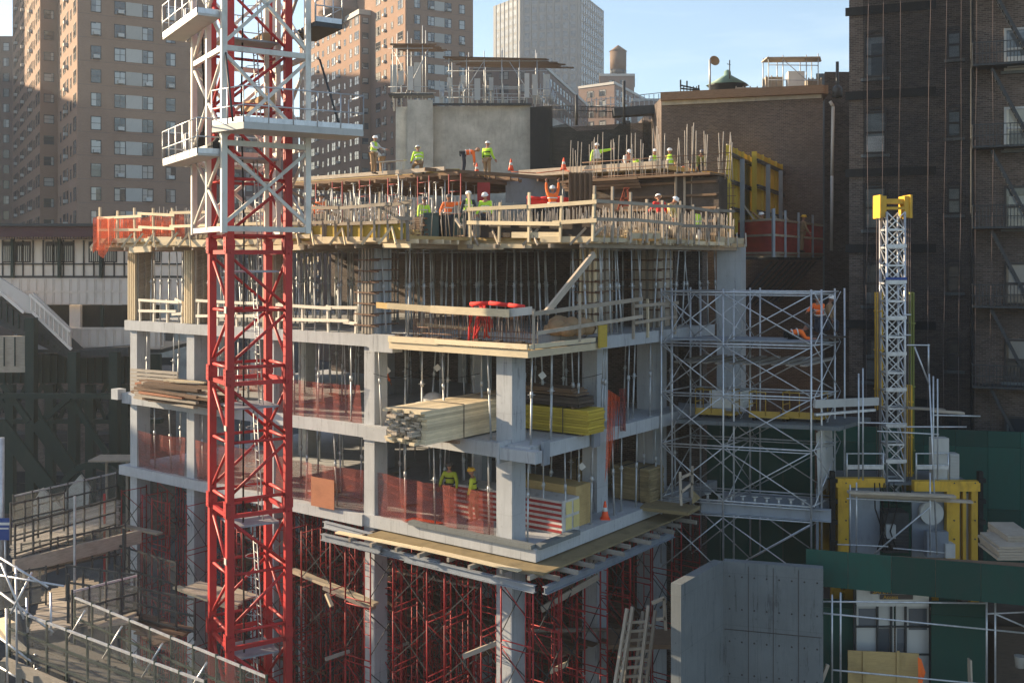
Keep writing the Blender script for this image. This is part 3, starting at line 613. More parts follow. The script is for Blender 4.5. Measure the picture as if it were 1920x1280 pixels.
tag(m.build('shed_roof_deck', M['lumber_dark']), 'plank roof deck of the sidewalk shed behind the green fascia', 'deck')
# ================= concrete pit wall
pw = thing('concrete_wall', 'L shaped bare concrete retaining wall at the lower right', 'wall', tuple(Pz(1340, 1100, GZ))[:2]+(GZ,))
zt_ = -9.25; A0 = Pz(1258, 1092, zt_); A1 = Pz(1338, 1048, zt_); A2 = Pz(1524, 1062, zt_)
m = MB(); d = (A1-A0).normalized(); nn = Vector((d.y, -d.x, 0)); m.obox(A0-UP*(-0)+UP*(GZ-zt_), (A1-A0), nn*.32, UP*(zt_-GZ)); m.build('side_panel', M['conc_dark'], pw)
m = MB(); d2 = (A2-A1).normalized(); n2 = Vector((-d2.y, d2.x, 0)); m.obox(A1+UP*(GZ-zt_-.002)+nn*.321, (A2-A1), n2*.32, UP*(zt_-GZ)); m.build('back_panel', M['conc_dark'], pw)
m = MB(); n3 = A0+nn*.16
for k in range(7):
    q = A1.lerp(A2, .12+.13*k)+n2*-.0
m.obox(A1+nn*.33+UP*(-4.3)-n2*.006+d2*.01, (A2-A1)*.98, n2*.02, UP*.05); m.build('pour_line', M['conc_dark'], pw)
LW = (A2-A1).length
for k in range(1, 4): m = MB(); q = A1+nn*.33+d2*(LW*k/4)-n2*.004; m.obox(q+UP*-9.9, d2*.02, n2*.01, UP*9.8); m.build('panel_seam', M['frame_dark'], pw)
m = MB(); m.obox(A1+nn*.34+UP*-2.1-n2*.005+d2*.02, (A2-A1)*.97, n2*.012, UP*.022); m.build('panel_seam', M['frame_dark'], pw)
m = MB()
for k in range(4):
    for j in range(5):
        for x in (.25, .75): q = A1+nn*.33+d2*(LW*(k+x)/4)+UP*(-.45-j*1.0); m.tube(q-n2*.008, q+n2*.01, .028, 8)
tag(m.build('tie_hole', M['frame_dark'], pw), kind='stuff')
# ================= yellow hoist machine and its mast
HY = 37.4
hc = P(1700, HZ, HY)
ho = thing('hoist_cage', 'yellow framed grey material hoist cage behind the green fascia', 'hoist', (hc.x, HY, zz(1045, HY)))
zt0 = zz(897, HY); zb0 = zz(1100, HY)
x0, x1 = P(1568, 0, HY).x, P(1838, 0, HY).x
def bx(name, mat, a, b, y0, dy, z0, z1, par): m = MB(); m.obox((a, y0, z0), (b-a, 0, 0), (0, dy, 0), (0, 0, z1-z0)); return m.build(name, mat, par)
X = lambda px: P(px, 0, HY).x
bx('top_beam', M['yellow'], x0, X(1660), HY, .3, zt0-.32, zt0, ho); bx('top_beam', M['yellow'], X(1715), x1, HY, .3, zt0-.46, zt0-.1, ho)
bx('post', M['yellow'], X(1572), X(1592), HY+.02, .26, zb0, zt0-.322, ho); bx('post', M['yellow'], X(1576), X(1600), HY+.5, 2.2, zb0, zt0-.322, ho)
bx('post', M['yellow'], X(1776), X(1800), HY+.02, .26, zb0, zt0-.462, ho); bx('post', M['yellow'], X(1806), X(1812), HY+.02, .2, zb0, zt0-.462, ho); bx('post', M['yellow'], X(1822), X(1834), HY+.02, .26, zb0, zt0-.462, ho)
bx('side_panel', M['steel_blue'], X(1600), X(1655), HY+.3, .08, zb0, zt0-.34, ho); bx('side_panel', M['steel_blue'], X(1716), X(1776), HY+.3, .08, zb0, zt0-.5, ho)
bx('side_panel', M['plastic'], X(1800), X(1824), HY+.28, .05, zb0, zt0-.6, ho); bx('roof', M['conc_dark'], x0+.1, x1-.1, HY+.31, 2.4, zt0-.3, zt0-.24, ho)
bx('machine_housing', M['steel_dark'], X(1656), X(1702), HY-.1, .8, zz(1035, HY), zz(960, HY), ho); bx('control_box', M['plastic'], X(1656), X(1674), HY-.3, .2, zz(1005, HY), zz(980, HY), ho)
m = MB(); c = P(1748, 962, HY); m.tube(c+Vector((0, -.0, 0)), c+Vector((0, .28, 0)), .42, 20); m.build('fan_guard', M['plastic'], ho)
bx('electrical_cabinet', M['steel_blue'], X(1732), X(1772), HY-.3, .28, zz(1040, HY), zz(993, HY), ho)
m = MB()
for px in (1564, 1842):
    m.box(P(px, 0, HY).x, HY+.2, zb0, .16, .2, zz(885, HY)-zb0)
    for k in range(6): m.box(P(px, 0, HY).x, HY+.05, zb0+k*.75, .26, .12, .15)
m.build('guide_rail', M['black'], ho)
for i, (px, py, w_, h_) in enumerate(((1765, 820, 30, 90), (1790, 850, 18, 56), (1782, 1020, 18, 26))):
    a = P(px-w_/2, py+h_, HY-(.4 if i == 2 else -.6)); m = MB(); ww = w_*HY/F; hh = h_*HY/F
    m.obox(a, (ww, 0, 0), (0, .4, 0), (0, 0, hh))
    if i == 1:
        for k in range(9): m.obox(a+Vector((.02, -.03, .08+k*hh/9.5)), (ww-.04, 0, 0), (0, .03, 0), (0, 0, .05))
    tag(m.build('electrical_cabinet', M['plastic']), ('tall grey cabinet on the hoist roof', 'ribbed pale cabinet on the hoist roof beside the tall cabinet', 'small white cabinet at the foot of the yellow frame')[i], 'cabinet')
for k in range(5):
    m = MB(); a = P(1640+k*9, 905, HY-.25); m.path([a, a+Vector((.1*math.sin(k*2), -.05, -.9)), a+Vector((.25*math.cos(k), -.1, -1.7)), a+Vector((.1, 0, -2.4))], .025, 5); m.build('hose', M['black'], ho)
for k in range(7): bx('cooling_rib', M['steel_dark'], X(1658), X(1700), HY-.16, .05, zz(1033-k*6, HY), zz(1030-k*6, HY), ho)
for px in (1586, 1789, 1828):
    for py in (905, 940, 975, 1010): m = MB(); c = P(px, py, HY+.02); m.tube(c, c+Vector((0, -.03, 0)), .03, 6); m.build('bolt', M['steel_dark'], ho)
# roof rails
for i, (xa, xb) in enumerate(((1588, 1656), (1718, 1778))):
    r = thing('guard_rail', ('galvanised guard rail on the left of the hoist roof', 'galvanised guard rail on the right of the hoist roof')[i], 'guard rail', tuple(P(xa, 897, HY+.3)))
    m = MB()
    for dy in (.3, 1.6):
        for py in (850, 872): m.tube(P(xa, py, HY+dy), P(xb, py, HY+dy), .03)
        for px in (xa, xb): m.tube(P(px, 898, HY+dy), P(px, 850, HY+dy), .03)
    m.tube(P(xa, 850, HY+.3), P(xa, 850, HY+1.6), .03); m.tube(P(xb, 850, HY+.3), P(xb, 850, HY+1.6), .03); m.build('rails', M['galv'], r)
    m = MB(); m.bar(P(xa, 876, HY+.3), P(xb, 876, HY+.3), .05, .12); m.build('toe_board', M['galv'], r)
# lattice mast
mc = P(1673.5, HZ, 38.3); s = .33
hm = thing('hoist_mast', 'slim galvanised lattice hoist mast with yellow head', 'hoist mast', (mc.x, mc.y, zz(915, 38.3)))
zb_, zt2 = zz(930, 38.3), zz(398, 38.3)
for sx in (-s, s):
    for sy in (-s, s): m = MB(); m.tube((mc.x+sx, mc.y+sy, zb_), (mc.x+sx, mc.y+sy, zt2), .045, 7); m.build('chord', M['galv'], hm)
npan = 16; hp = (zt2-zb_)/npan
for k in range(npan):
    m = MB(); z = zb_+k*hp
    for sy in (-s, s):
        m.bar((mc.x-s, mc.y+sy, z), (mc.x+s, mc.y+sy, z), .06, .07)
        if k % 2 == 0 or k > 3: m.bar((mc.x-s, mc.y+sy-.01, z), (mc.x+s, mc.y+sy-.01, z+hp), .035)
        m.bar((mc.x+s, mc.y+sy+.02, z), (mc.x-s, mc.y+sy+.02, z+hp), .035)
    for sx in (-s, s): m.bar((mc.x+sx, mc.y-s, z), (mc.x+sx, mc.y+s, z), .06, .07); m.bar((mc.x+sx, mc.y-s, z), (mc.x+sx, mc.y+s, z+hp), .035)
    if k % 2 == 0: m.bar((mc.x-s-.05, mc.y-s-.03, z+.06), (mc.x+s+.05, mc.y-s-.03, z+.06), .05, .12)
    m.build('lacing', M['galv'], hm)
m = MB(); m.bar((mc.x-s-.05, mc.y-s-.05, zz(522, 38.3)), (mc.x+s+.05, mc.y-s-.05, zz(522, 38.3)), .05, .1); m.build('blue_band', M['blue'], hm)
zh = zz(408, 38.3); hd = MB()
for sx in (-1, 1):
    hd.obox((mc.x+sx*.43-.1, mc.y-.3, zh), (.2, 0, 0), (0, .6, 0), (0, 0, .78)); hd.obox((mc.x+sx*.55-.04, mc.y-.38, zh-.03), (.08, 0, 0), (0, .76, 0), (0, 0, .85))
hd.obox((mc.x-.34, mc.y-.2, zh+.5), (.68, 0, 0), (0, .4, 0), (0, 0, .18)); hd.obox((mc.x-.34, mc.y-.3, zh+.28), (.68, 0, 0), (0, .1, 0), (0, 0, .1)); hd.build('head', M['yellow'], hm)
for i in range(6):
    x = mc.x+(-.62, -.55, -.49, .49, .55, .62)[i]; m = MB(); m.tube((x, mc.y-.1, zh), (x, mc.y-.1, zz(900, 38.3)), .012, 4); m.build('wire_rope', M['rope'], hm)
# yellow rail columns
for i, (px, pyt, pyb, w_) in enumerate(((1650, 548, 768, 13), (1703, 722, 920, 17), (1711, 548, 905, 8))):
    Yc = 38.6+i*.3; a = P(px-w_/2, pyb, Yc); ww = w_*Yc/F; m = MB()
    for k in range(3): m.obox(a+Vector((ww*k/3, (k % 2)*.05, 0)), (ww/3-.008, 0, 0), (0, .22, 0), (0, 0, (pyb-pyt)*Yc/F))
    for k in range(3): m.obox(a+Vector((-.02, -.03, (k+.5)*(pyb-pyt)*Yc/F/3)), (ww+.04, 0, 0), (0, .28, 0), (0, 0, .06))
    tag(m.build('guide_column', M['yellow'] if i < 2 else M['olive']), ('tall yellow guide column left of the hoist mast', 'tall yellow guide column just right of the hoist mast foot', 'dull olive guide column behind the hoist mast')[i], 'column')
# scaffold pipes around the hoist
hs = thing('pipe_scaffold', 'loose galvanised pipe scaffold round the hoist mast', 'scaffold', tuple(P(1750, 900, 36.8)))
def pipe(pa, pb, Y, r=.028, par=hs, name='pipe', Yb=None, mat='galv'):
    m = MB(); m.tube(P(*pa, Y), P(*pb, Yb or Y), r, 6); return m.build(name, M[mat], par)
for a in (((1610, 700), (1610, 898)), ((1618, 690), (1618, 900)), ((1741, 645), (1741, 700)), ((1742, 700), (1757, 1040)), ((1750, 705), (1750, 905)), ((1758, 710), (1758, 900)), ((1700, 647), (1743, 647)), ((1715, 650), (1742, 720)),
          ((1610, 792), (1700, 794)), ((1700, 800), (1812, 800)), ((1645, 808), (1760, 814)), ((1750, 778), (1838, 780)), ((1695, 590), (1708, 590)), ((1695, 628), (1708, 628)),
          ((1594, 908), (1594, 1035)), ((1606, 904), (1606, 1035)), ((1588, 934), (1746, 941)), ((1744, 886), (1744, 1040)), ((1636, 1040), (1746, 948)), ((1570, 1020), (1665, 1024)), ((1675, 1027), (1772, 1036))):
    pipe(a[0], a[1], 36.7)
for i, (a, b) in enumerate((((1590, 922), (1790, 930)), ((1594, 926), (1780, 935)), ((1600, 929), (1822, 940)), ((1748, 770), (1806, 774)), ((1700, 764), (1770, 768)))):
    m = MB(); m.bar(P(*a, 36.5+i*.25), P(*b, 36.5+i*.25), .27, .08, side=(0, 1, 0)); m.build('plank', M['lumber_old'], hs)
# white beam linking scaffold and hoist
m = MB(); m.bar(P(1527, 757, 36.5), P(1646, 752, 37.6), .12, .28); tag(m.build('steel_beam', M['plastic']), 'pale beam bridging silver scaffold and hoist mast', 'beam')
m = MB(); m.bar(P(1528, 777, 36.5), P(1640, 768, 37.4), .12, .08); tag(m.build('steel_channel', M['galv']), 'thin galvanised channel below the pale bridging beam', 'beam')
# ================= silver scaffold tower
SD = Vector((.952, -.307, 0)).normalized(); SN = Vector((.62, .78, 0)).normalized(); SO = P(1240, HZ, 38.3); SO.z = 0
def S(s, t, z): return SO+SD*s+SN*t+UP*z
def ss(px):
    k = (px-960)/F; return (k*SO.y-SO.x)/(SD.x-k*SD.y)
sv = thing('scaffold_tower', 'silver shoring scaffold tower with cross braces right of the concrete frame', 'scaffold', tuple(S(3, 1, GZ)))
xs = [0, ss(1356), ss(1521)]; ts = [0, 1.25]; zl = [zz(548, 37.5), zz(645, 37.5), zz(742, 37.2), zz(842, 37), zz(946, 37)]
DZ = zl[0]-zl[1]
for si in range(3):
    for tj in (0, .35, 2.2, 2.55):
        m = MB(); m.tube(S(xs[si]+(.0 if tj in (0, 2.2) else .22), tj, zz(1075, 37)), S(xs[si]+(.0 if tj in (0, 2.2) else .22), tj, zl[0]+.12), .036, 7); m.build('standard', M['galv'], sv)
for z in zl:
    for tj in (0, 2.2):
        m = MB(); m.tube(S(xs[0], tj, z), S(xs[2], tj, z), .032, 6); m.tube(S(xs[0], tj, z-.1), S(xs[2], tj, z-.1), .022, 6); m.build('ledger', M['galv'], sv)
    for x in xs: m = MB(); m.tube(S(x, 0, z), S(x, 2.55, z), .03, 6); m.build('transom', M['galv'], sv)
for k in range(4):
    za, zb2 = zl[k], zl[k+1]
    for (a, b) in ((xs[0], xs[1]), (xs[1], xs[2])):
        for tj in (-.05, 2.25):
            m = MB(); m.tube(S(a, tj, za-.05), S(b, tj, zb2+.05), .024, 6); m.build('cross_brace', M['galv'], sv)
            m = MB(); m.tube(S(b, tj+.05, za-.05), S(a, tj+.05, zb2+.05), .024, 6); m.build('cross_brace', M['galv'], sv)
    for x in xs: m = MB(); m.tube(S(x+.1, 0, za), S(x+.1, 2.5, zb2), .02, 5); m.tube(S(x+.1, 2.5, za), S(x+.1, 0, zb2), .02, 5); m.build('end_brace', M['galv'], sv)
# base level under the needle beams
zb1 = zz(1062, 37)
for (a, b) in ((xs[0], xs[1]), (xs[1], xs[2])):
    for tj in (-.05, 2.25):
        m = MB(); m.tube(S(a, tj, zl[4]-.6), S(b, tj, zb1-.4), .024, 6); m.build('cross_brace', M['galv'], sv); m = MB(); m.tube(S(b, tj+.05, zl[4]-.6), S(a, tj+.05, zb1-.4), .024, 6); m.build('cross_brace', M['galv'], sv)
m = MB(); m.tube(S(xs[0], 0, zl[4]-.55), S(xs[2], 0, zl[4]-.55), .03); m.build('ledger', M['galv'], sv)
for tj in (.2, 1.9):
    m = MB()
    c = S(ss(1310), tj, zl[4]-.3); e = S(xs[2]+.6, tj, zl[4]-.3); m.bar(c, e, .02, .38); m.bar(c+UP*.2, e+UP*.2, .25, .03); m.bar(c-UP*.2, e-UP*.2, .25, .03)
    tag(m.build('needle_beam', M['steel_blue']), ('grey steel needle beam at the front of the silver scaffold', 'grey steel needle beam at the back of the silver scaffold')[tj > 1], 'beam')
for k in range(9):
    m = MB(); c = S(ss(1322)+k*.42, .2, zl[4]-.08); m.tube(c, c+UP*.26, .05, 6); m.box(c.x, c.y, c.z, .16, .16, .02); m.box(c.x, c.y, c.z+.26, .2, .2, .03)
    tag(m.build('screw_jack', M['shore']), 'short screw jack on the needle beam of the silver scaffold', 'jack', 'screw jacks on the needle beam')
for k in range(7):                                                        # planks
    m = MB(); t0 = .25+k*.27; m.bar(S(xs[0]+.15 if k < 3 else xs[0]+.6, t0, zl[1]+.12), S(xs[2]-(.1 if k != 5 else 1.4), t0, zl[1]+.12), .25, .06, side=SN)
    m.build('plank', M['steel_blue'], sv)
for k in range(10):
    x = xs[0]+.5+k*.5; m = MB(); m.bar(S(x, .1, zl[1]-.72), S(x+.12, 2.6, zl[1]-.62), .23, .05, side=SD); m.build('plank', M['lumber_grey'], sv)
m = MB(); m.prism([S(.5, .1, 0), S(xs[2]+.9, .1, 0), S(xs[2]+1.0, 3.0, 0), S(.5, 3.0, 0)], zz(796, 37)-.14, zz(796, 37)); tag(m.build('loading_platform', M['conc_dark']), 'grey loading platform inside the silver scaffold', 'platform')
# yellow trolleys + stack on platform
def trolley(s, t, label, up=True):
    z = zz(796, 37); r = thing('yellow_trolley', label, 'trolley', tuple(S(s, t, z)))
    m = MB(); m.obox(S(s-.7, t, z+.12), SD*1.4, SN*.7, UP*.08)
    m.obox(S(s-.7, t, z+.2), SD*1.1, SN*.04, UP*.16); m.build('bed', M['trolley'], r)
    for x in (-.55, .5):
        for y in (.08, .6): m = MB(); c = S(s+x, t+y, z+.07); m.tube(c, c+SN*.06, .07, 10); m.build('wheel', M['black'], r)
    m = MB(); 
    for x in ((-.68,) if not up else (-.68, .66)): m.path([S(s+x, t, z+.2), S(s+x, t, z+1.05), S(s+x, t+.6, z+1.05), S(s+x, t+.6, z+.2)], .02, 6); m.tube(S(s+x, t, z+.6), S(s+x, t+.6, z+.6), .02)
    m.path([S(s-.68, t+.0, z+1.05), S(s-.1, t, z+1.05), S(s-.1, t, z+.2)], .02, 6); m.build('handle', M['trolley'], r)
trolley(ss(1317), .9, 'yellow trolley with hoop handles at the left of the loading platform'); trolley(ss(1425), .7, 'plain yellow trolley in the middle of the loading platform', False); trolley(ss(1485), .9, 'yellow trolley with hoop handles at the right of the loading platform')
m = MB()
for k in range(6): m.obox(S(ss(1292), 1.6+random.uniform(-.05, .05), zz(796, 37)+.3+k*.11), SD*1.2, SN*.9, UP*.1)
tag(m.build('sack_stack', M['whitecloth']), 'stack of pale sacks behind the left yellow trolley', 'sack stack')
# corner white sheeting
m = MB(); pts = [(1530, 812), (1546, 800), (1560, 792)]
for i in range(2):
    a, b = pts[i], pts[i+1]; m.face([P(a[0]+4, 925, 37.5+i), P(b[0]+4, 915, 38.5+i), P(b[0], b[1], 38.5+i), P(a[0], a[1], 37.5+i)])
tag(m.build('white_sheeting', M['whitecloth']), 'white plastic sheeting hung at the right end of the silver scaffold', 'sheeting')
bx2 = MB(); bx2.obox(P(1530, 1030, 37.6), (.5, 1.6, 0), (.1, 0, 0), (0, 0, 2.2)); tag(bx2.build('steel_sheet', M['steel_blue']), 'upright grey panel beneath the white sheeting', 'steel sheet')
# ================= lower right yard
r = thing('hoist_gate', 'grey metal hoist gate with mesh windows below the green fascia', 'gate', tuple(P(1672, 1280, 33)))
Yg2 = 33.1
for (xa, xb, ya, yb, mt) in ((1606, 1676, 1135, 1300, 'steel_blue'), (1680, 1742, 1135, 1300, 'steel_blue')):
    a = P(xa, yb, Yg2); m = MB(); m.obox(a, ((xb-xa)*Yg2/F, 0, 0), (0, .06, 0), (0, 0, (yb-ya)*Yg2/F)); m.build('leaf', M['plastic'], r)
for (xa, xb, ya, yb) in ((1646, 1668, 1177, 1222), (1682, 1697, 1177, 1222), (1610, 1642, 1140, 1172), (1704, 1738, 1140, 1180)):
    a = P(xa, yb, Yg2-.01); m = MB(); m.obox(a, ((xb-xa)*Yg2/F, 0, 0), (0, .02, 0), (0, 0, (yb-ya)*Yg2/F)); m.build('window', M['win_far'], r)
m = MB()
for px in (1602, 1645, 1671, 1698, 1744): m.bar(P(px, 1300, Yg2-.05), P(px, 1098, Yg2-.05), .06)
for py in (1134, 1174, 1226): m.bar(P(1603, py, Yg2-.06), P(1742, py, Yg2-.06), .05)
m.build('frame', M['steel_dark'], r)
# sign over gate
sg = thing('safety_sign', 'black and yellow safety sign half hidden under the green fascia', 'sign', tuple(P(1680, 1120, 32.95)))
m = MB(); m.obox(P(1606, 1136, 33.0), (2.3, 0, 0), (0, .04, 0), (0, 0, .68)); m.build('board', M['whitecloth'], sg)
m = MB(); m.obox(P(1632, 1113, 32.95), (1.0, 0, 0), (0, .02, 0), (0, 0, .18)); m.obox(P(1650, 1123, 32.95), (1.05, 0, 0), (0, .02, 0), (0, 0, .15)); m.build('panel', M['hat_dark'], sg)
def text(s, loc, size, mat, parent, rx=R(90), rz=0):
    cu = bpy.data.curves.new('lettering', 'FONT'); cu.body = s; cu.size = size; cu.extrude = .004; o = bpy.data.objects.new('lettering', cu); sc.collection.objects.link(o)
    bpy.context.view_layer.update(); me = bpy.data.meshes.new_from_object(o.evaluated_get(bpy.context.evaluated_depsgraph_get())); bpy.data.objects.remove(o)
    o = bpy.data.objects.new('lettering', me); sc.collection.objects.link(o); me.materials.clear(); me.materials.append(mat); o.rotation_euler = (rx, 0, rz); o.location = Vector(loc)-(Vector(parent.location) if parent else Vector()); o.parent = parent; return o
text('SAFETY', P(1636, 1112, 32.94), .2, M['hat_yellow'], sg); text('Access', P(1656, 1122, 32.94), .17, M['hat_yellow'], sg)
for i, (a, b) in enumerate(((1560, 1600), (1744, 1836))):
    m = MB(); w_ = .28
    for k in range(2): m.obox(P(a, 1148, 34)+Vector((k*((b-a)*34/F-w_), 0, 0)), (w_, 0, 0), (0, .2, 0), (0, 0, .95))
    m.obox(P(a, 1112, 34.02), ((b-a)*34/F, 0, 0), (0, .15, 0), (0, 0, .1))
    tag(m.build('yellow_portal', M['yellow']), ('yellow steel frame in the shade left of the gate', 'yellow steel frame in the shade right of the gate')[i], 'portal')
pf = thing('pipe_scaffold', 'galvanised pipe rails in front of the hoist gate', 'scaffold', tuple(P(1700, 1280, 31.5)))
for a in (((1536, 1127), (1850, 1130)), ((1535, 1148), (1920, 1186)), ((1560, 1114), (1560, 1290)), ((1576, 1110), (1576, 1290)), ((1850, 1120), (1850, 1300)), ((1866, 1125), (1866, 1300)), ((1850, 1150), (1960, 1145)), ((1866, 1150), (1930, 1178)), ((1560, 1255), (1930, 1290))):
    pipe(a[0], a[1], 31.6, .03, pf)
m = MB(); m.obox(P(1590, 1300, 32.2), (2.2, 0, -.1), (0, .03, 0), (0, 0, 1.35)); 
for x in (.5, 1.55): m.bar(P(1590, 1300, 32.17)+Vector((x, 0, 0)), P(1590, 1300, 32.17)+Vector((x, 0, 1.33)), .09, .04)
tag(m.build('plywood_sheet', M['ply']), 'weathered plywood sheet leaning against the hoist gate', 'plywood sheet')
m = MB(); a = P(1722, 1280, 31.9); m.face([a, a+Vector((.12, 0, 0)), a+Vector((.2, -.05, .35)), a+Vector((.08, -.02, .75)), a+Vector((-.02, 0, .8))]); m.face([a+Vector((0, .03, 0)), a+Vector((.02, .05, .8)), a+Vector((.18, .1, .4))])
tag(m.build('orange_flag', M['orange']), 'orange cloth flag beside the leaning plywood', 'flag')
m = MB(); m.bar(P(1820, 1300, 32), P(1818, 1235, 32), .22, .05); tag(m.build('upright_plank', M['lumber_old']), 'short upright plank right of the orange flag', 'plank')
m = MB(); m.obox(P(1868, 1300, 34), (2.5, 0, 0), (0, 3, 0), (0, 0, 2.2)); tag(m.build('dark_crate', M['ply_dark']), 'dark box in the shade at the lower right corner', 'crate')
m = MB(); c = P(1912, 1250, 32.3); m.lathe(tuple(c), [(.13, 0), (.16, .34), (.17, .35)], 14); tag(m.build('bucket', M['plastic']), 'white bucket at the right edge', 'bucket')
for i, (a, w_, h_) in enumerate((((1872, 1050), 62, 26), ((1888, 1028), 50, 24))):
    m = MB(); Y = 30.8+i*.4; o = P(a[0], a[1], Y)
    for k in range(5): m.obox(o+Vector((random.uniform(-.04, .04), 0, k*h_*Y/F/5)), (w_*Y/F, 0, 0), (0, 1.3, .1), (0, 0, h_*Y/F/5-.01))
    tag(m.build('lumber_pile', M['lumber_old']), ('lower lumber pile on the shed deck at the right edge', 'upper pale lumber pile on the shed deck at the right edge')[i], 'lumber pile')
# ================= red tower crane mast with white climbing cage
D1 = Vector((.535, -.845, 0)); D2 = Vector((.845, .535, 0)); MC = P(468, HZ, 33.2); MC.z = 0
def Q(a, b, z): return MC+D1*a+D2*b+UP*z                                  # a along D1 (to the right and nearer), b along D2
cr_ = thing('tower_crane', 'red lattice tower crane mast in front of the concrete frame', 'tower crane', tuple(Q(0, 0, GZ)))
H = .93; SEC = 4.07; zj = -3.51-.05
joints = [zj+SEC*k for k in range(-4, 4)]
for (a, b) in ((-H, -H), (H, -H), (H, H), (-H, H)):
    for z0_, z1_ in zip(joints, joints[1:]):
        m = MB(); m.bar(Q(a, b, z0_+.01), Q(a, b, z1_-.01), .225, .225, side=D1); m.bar(Q(a, b, z0_-.14), Q(a, b, z0_+.14), .265, .265, side=D1)
        for q in range(3):                                               # joint pins
            m.tube(Q(a-.2, b, z0_-.25+q*.22), Q(a+.2, b, z0_-.25+q*.22), .03, 6)
        m.build('leg', M['red'], cr_)
faces = (((-H, -H), (H, -H)), ((H, -H), (H, H)), ((H, H), (-H, H)), ((-H, H), (-H, -H)))
for z0_, z1_ in zip(joints, joints[1:]):
    zm = (z0_+z1_)/2
    for i, (p, q) in enumerate(faces):
        m = MB(); m.tube(Q(*p, z0_+.28), Q(*q, z0_+.28), .055, 6); m.build('strut', M['red'], cr_)
        m = MB(); m.bar(Q(*p, z0_-.22), Q(*q, z0_-.22), .1, .13); m.build('strut', M['red'], cr_)
        m = MB(); m.tube(Q(*p, zm), Q(*q, zm), .05, 6); m.build('strut', M['red'], cr_)
        fl = i in (1, 3); pA, pB = (p, q) if not fl else (q, p)
        if i == 1: pA, pB = p, q
        m = MB(); m.tube(Q(*(pA), z1_-.35), Q(*(pB), zm+.08), .05, 7); m.build('diagonal', M['red'], cr_)
        m = MB(); m.tube(Q(*(pB), zm-.08), Q(*(pA), z0_+.4), .05, 7); m.build('diagonal', M['red'], cr_)
# inner platforms and ladders
for k, zpl in enumerate((-4.62+.0, -8.3, -12.4, -16.2, -.35, 3.2, 6.9)):
    m = MB(); m.obox(Q(-.72, -.72, zpl), D1*1.44, D2*1.44, UP*.06); m.build('platform', M['steel_blue'], cr_)
    m = MB(); z1_ = zpl+3.6; x = .45
    for s_ in (-.18, .18): m.tube(Q(s_+.1, .35, zpl), Q(s_+.1, .15, z1_), .022, 5)
    for j in range(12): m.tube(Q(-.08, .35-.2*j/12, zpl+.2+j*.29), Q(.28, .35-.2*j/12, zpl+.2+j*.29), .014, 4)
    for j in range(4):
        zc = zpl+1.2+j*.6; pts = [Q(.1+.33*math.cos(t), .25-.35*math.sin(t)-.05, zc) for t in [math.pi*q/6 for q in range(7)]]; m.path(pts, .012, 4)
    m.build('ladder', M['shore'], cr_)
m = MB(); m.path([Q(.3, -.3, 9), Q(.25, -.35, 5), Q(.35, -.3, 1), Q(.28, -.3, -8), Q(.35, -.25, GZ)], .03, 5); m.build('cable', M['black'], cr_)
for z0_ in joints[1:6]:
    for (a, b) in ((-H, -H), (H, -H), (H, H)):
        m = MB()
        for dz in (-.2, -.08, .08, .2): m.tube(Q(a, b, z0_+dz)-D2*.17, Q(a, b, z0_+dz)-D2*.14, .028, 6)
        m.bar(Q(a, b-.16, z0_), Q(a, b-.14, z0_), .26, .5, side=D1); m.build('joint_plate', M['red'], cr_)
for (zz_, w3) in ((-1.6, .22), (-5.2, .16), (-9.3, .2)): m = MB(); m.obox(Q(H-.1, -H-.145, zz_), D1*.2, D2*.01, UP*w3); m.build('identity_plate', M['plastic'], cr_)
# cage
cg = thing('climbing_cage', 'white climbing cage with working platforms round the red crane mast', 'climbing frame', tuple(Q(0, 0, .9)))
CA, CB = 1.62, 1.32; cz = [zz(432, 33), zz(280, 33), zz(112, 33), zz(-60, 33)]
corn = ((-CA, -CB), (CA, -CB), (CA, CB), (-CA, CB))
for (a, b) in corn: m = MB(); m.bar(Q(a, b, cz[0]-.12), Q(a, b, 9.5), .17, .17, side=D1); m.build('post', M['white'], cg)
m = MB(); m.bar(Q(0, -CB, cz[0]), Q(0, -CB, 9.5), .15, .15, side=D1); m.build('post', M['white'], cg)
m = MB(); m.bar(Q(0, CB, cz[0]), Q(0, CB, 9.5), .15, .15, side=D1); m.build('post', M['white'], cg)
for z in cz:
    for i, (p, q) in enumerate(zip(corn, corn[1:]+corn[:1])):
        m = MB(); m.bar(Q(*p, z), Q(*q, z), .11, .16); m.build('ring_beam', M['white'], cg)
for z0_, z1_ in zip(cz, cz[1:]):
    for b in (-CB, CB):
        for (a0, a1) in ((-CA, 0), (0, CA)):
            zc = (z0_+z1_)/2
        for (A_, B_) in (((-CA, z0_+.15), (CA, z1_-.15)), ((-CA, z1_-.15), (CA, z0_+.15))):
            mid = (0, (z0_+z1_)/2); m = MB(); m.tube(Q(A_[0], b, A_[1]), Q(0, b, mid[1]), .058, 8); m.tube(Q(0, b, mid[1]), Q(B_[0], b, B_[1]), .058, 8); m.build('diagonal', M['white'], cg)
    for a in (-CA, CA):
        for (b0, b1) in ((-CB, CB), (CB, -CB)): m = MB(); m.bar(Q(a, b0, z0_+.15), Q(a, b1, z1_-.15), .1, .1); m.build('diagonal', M['white'], cg)
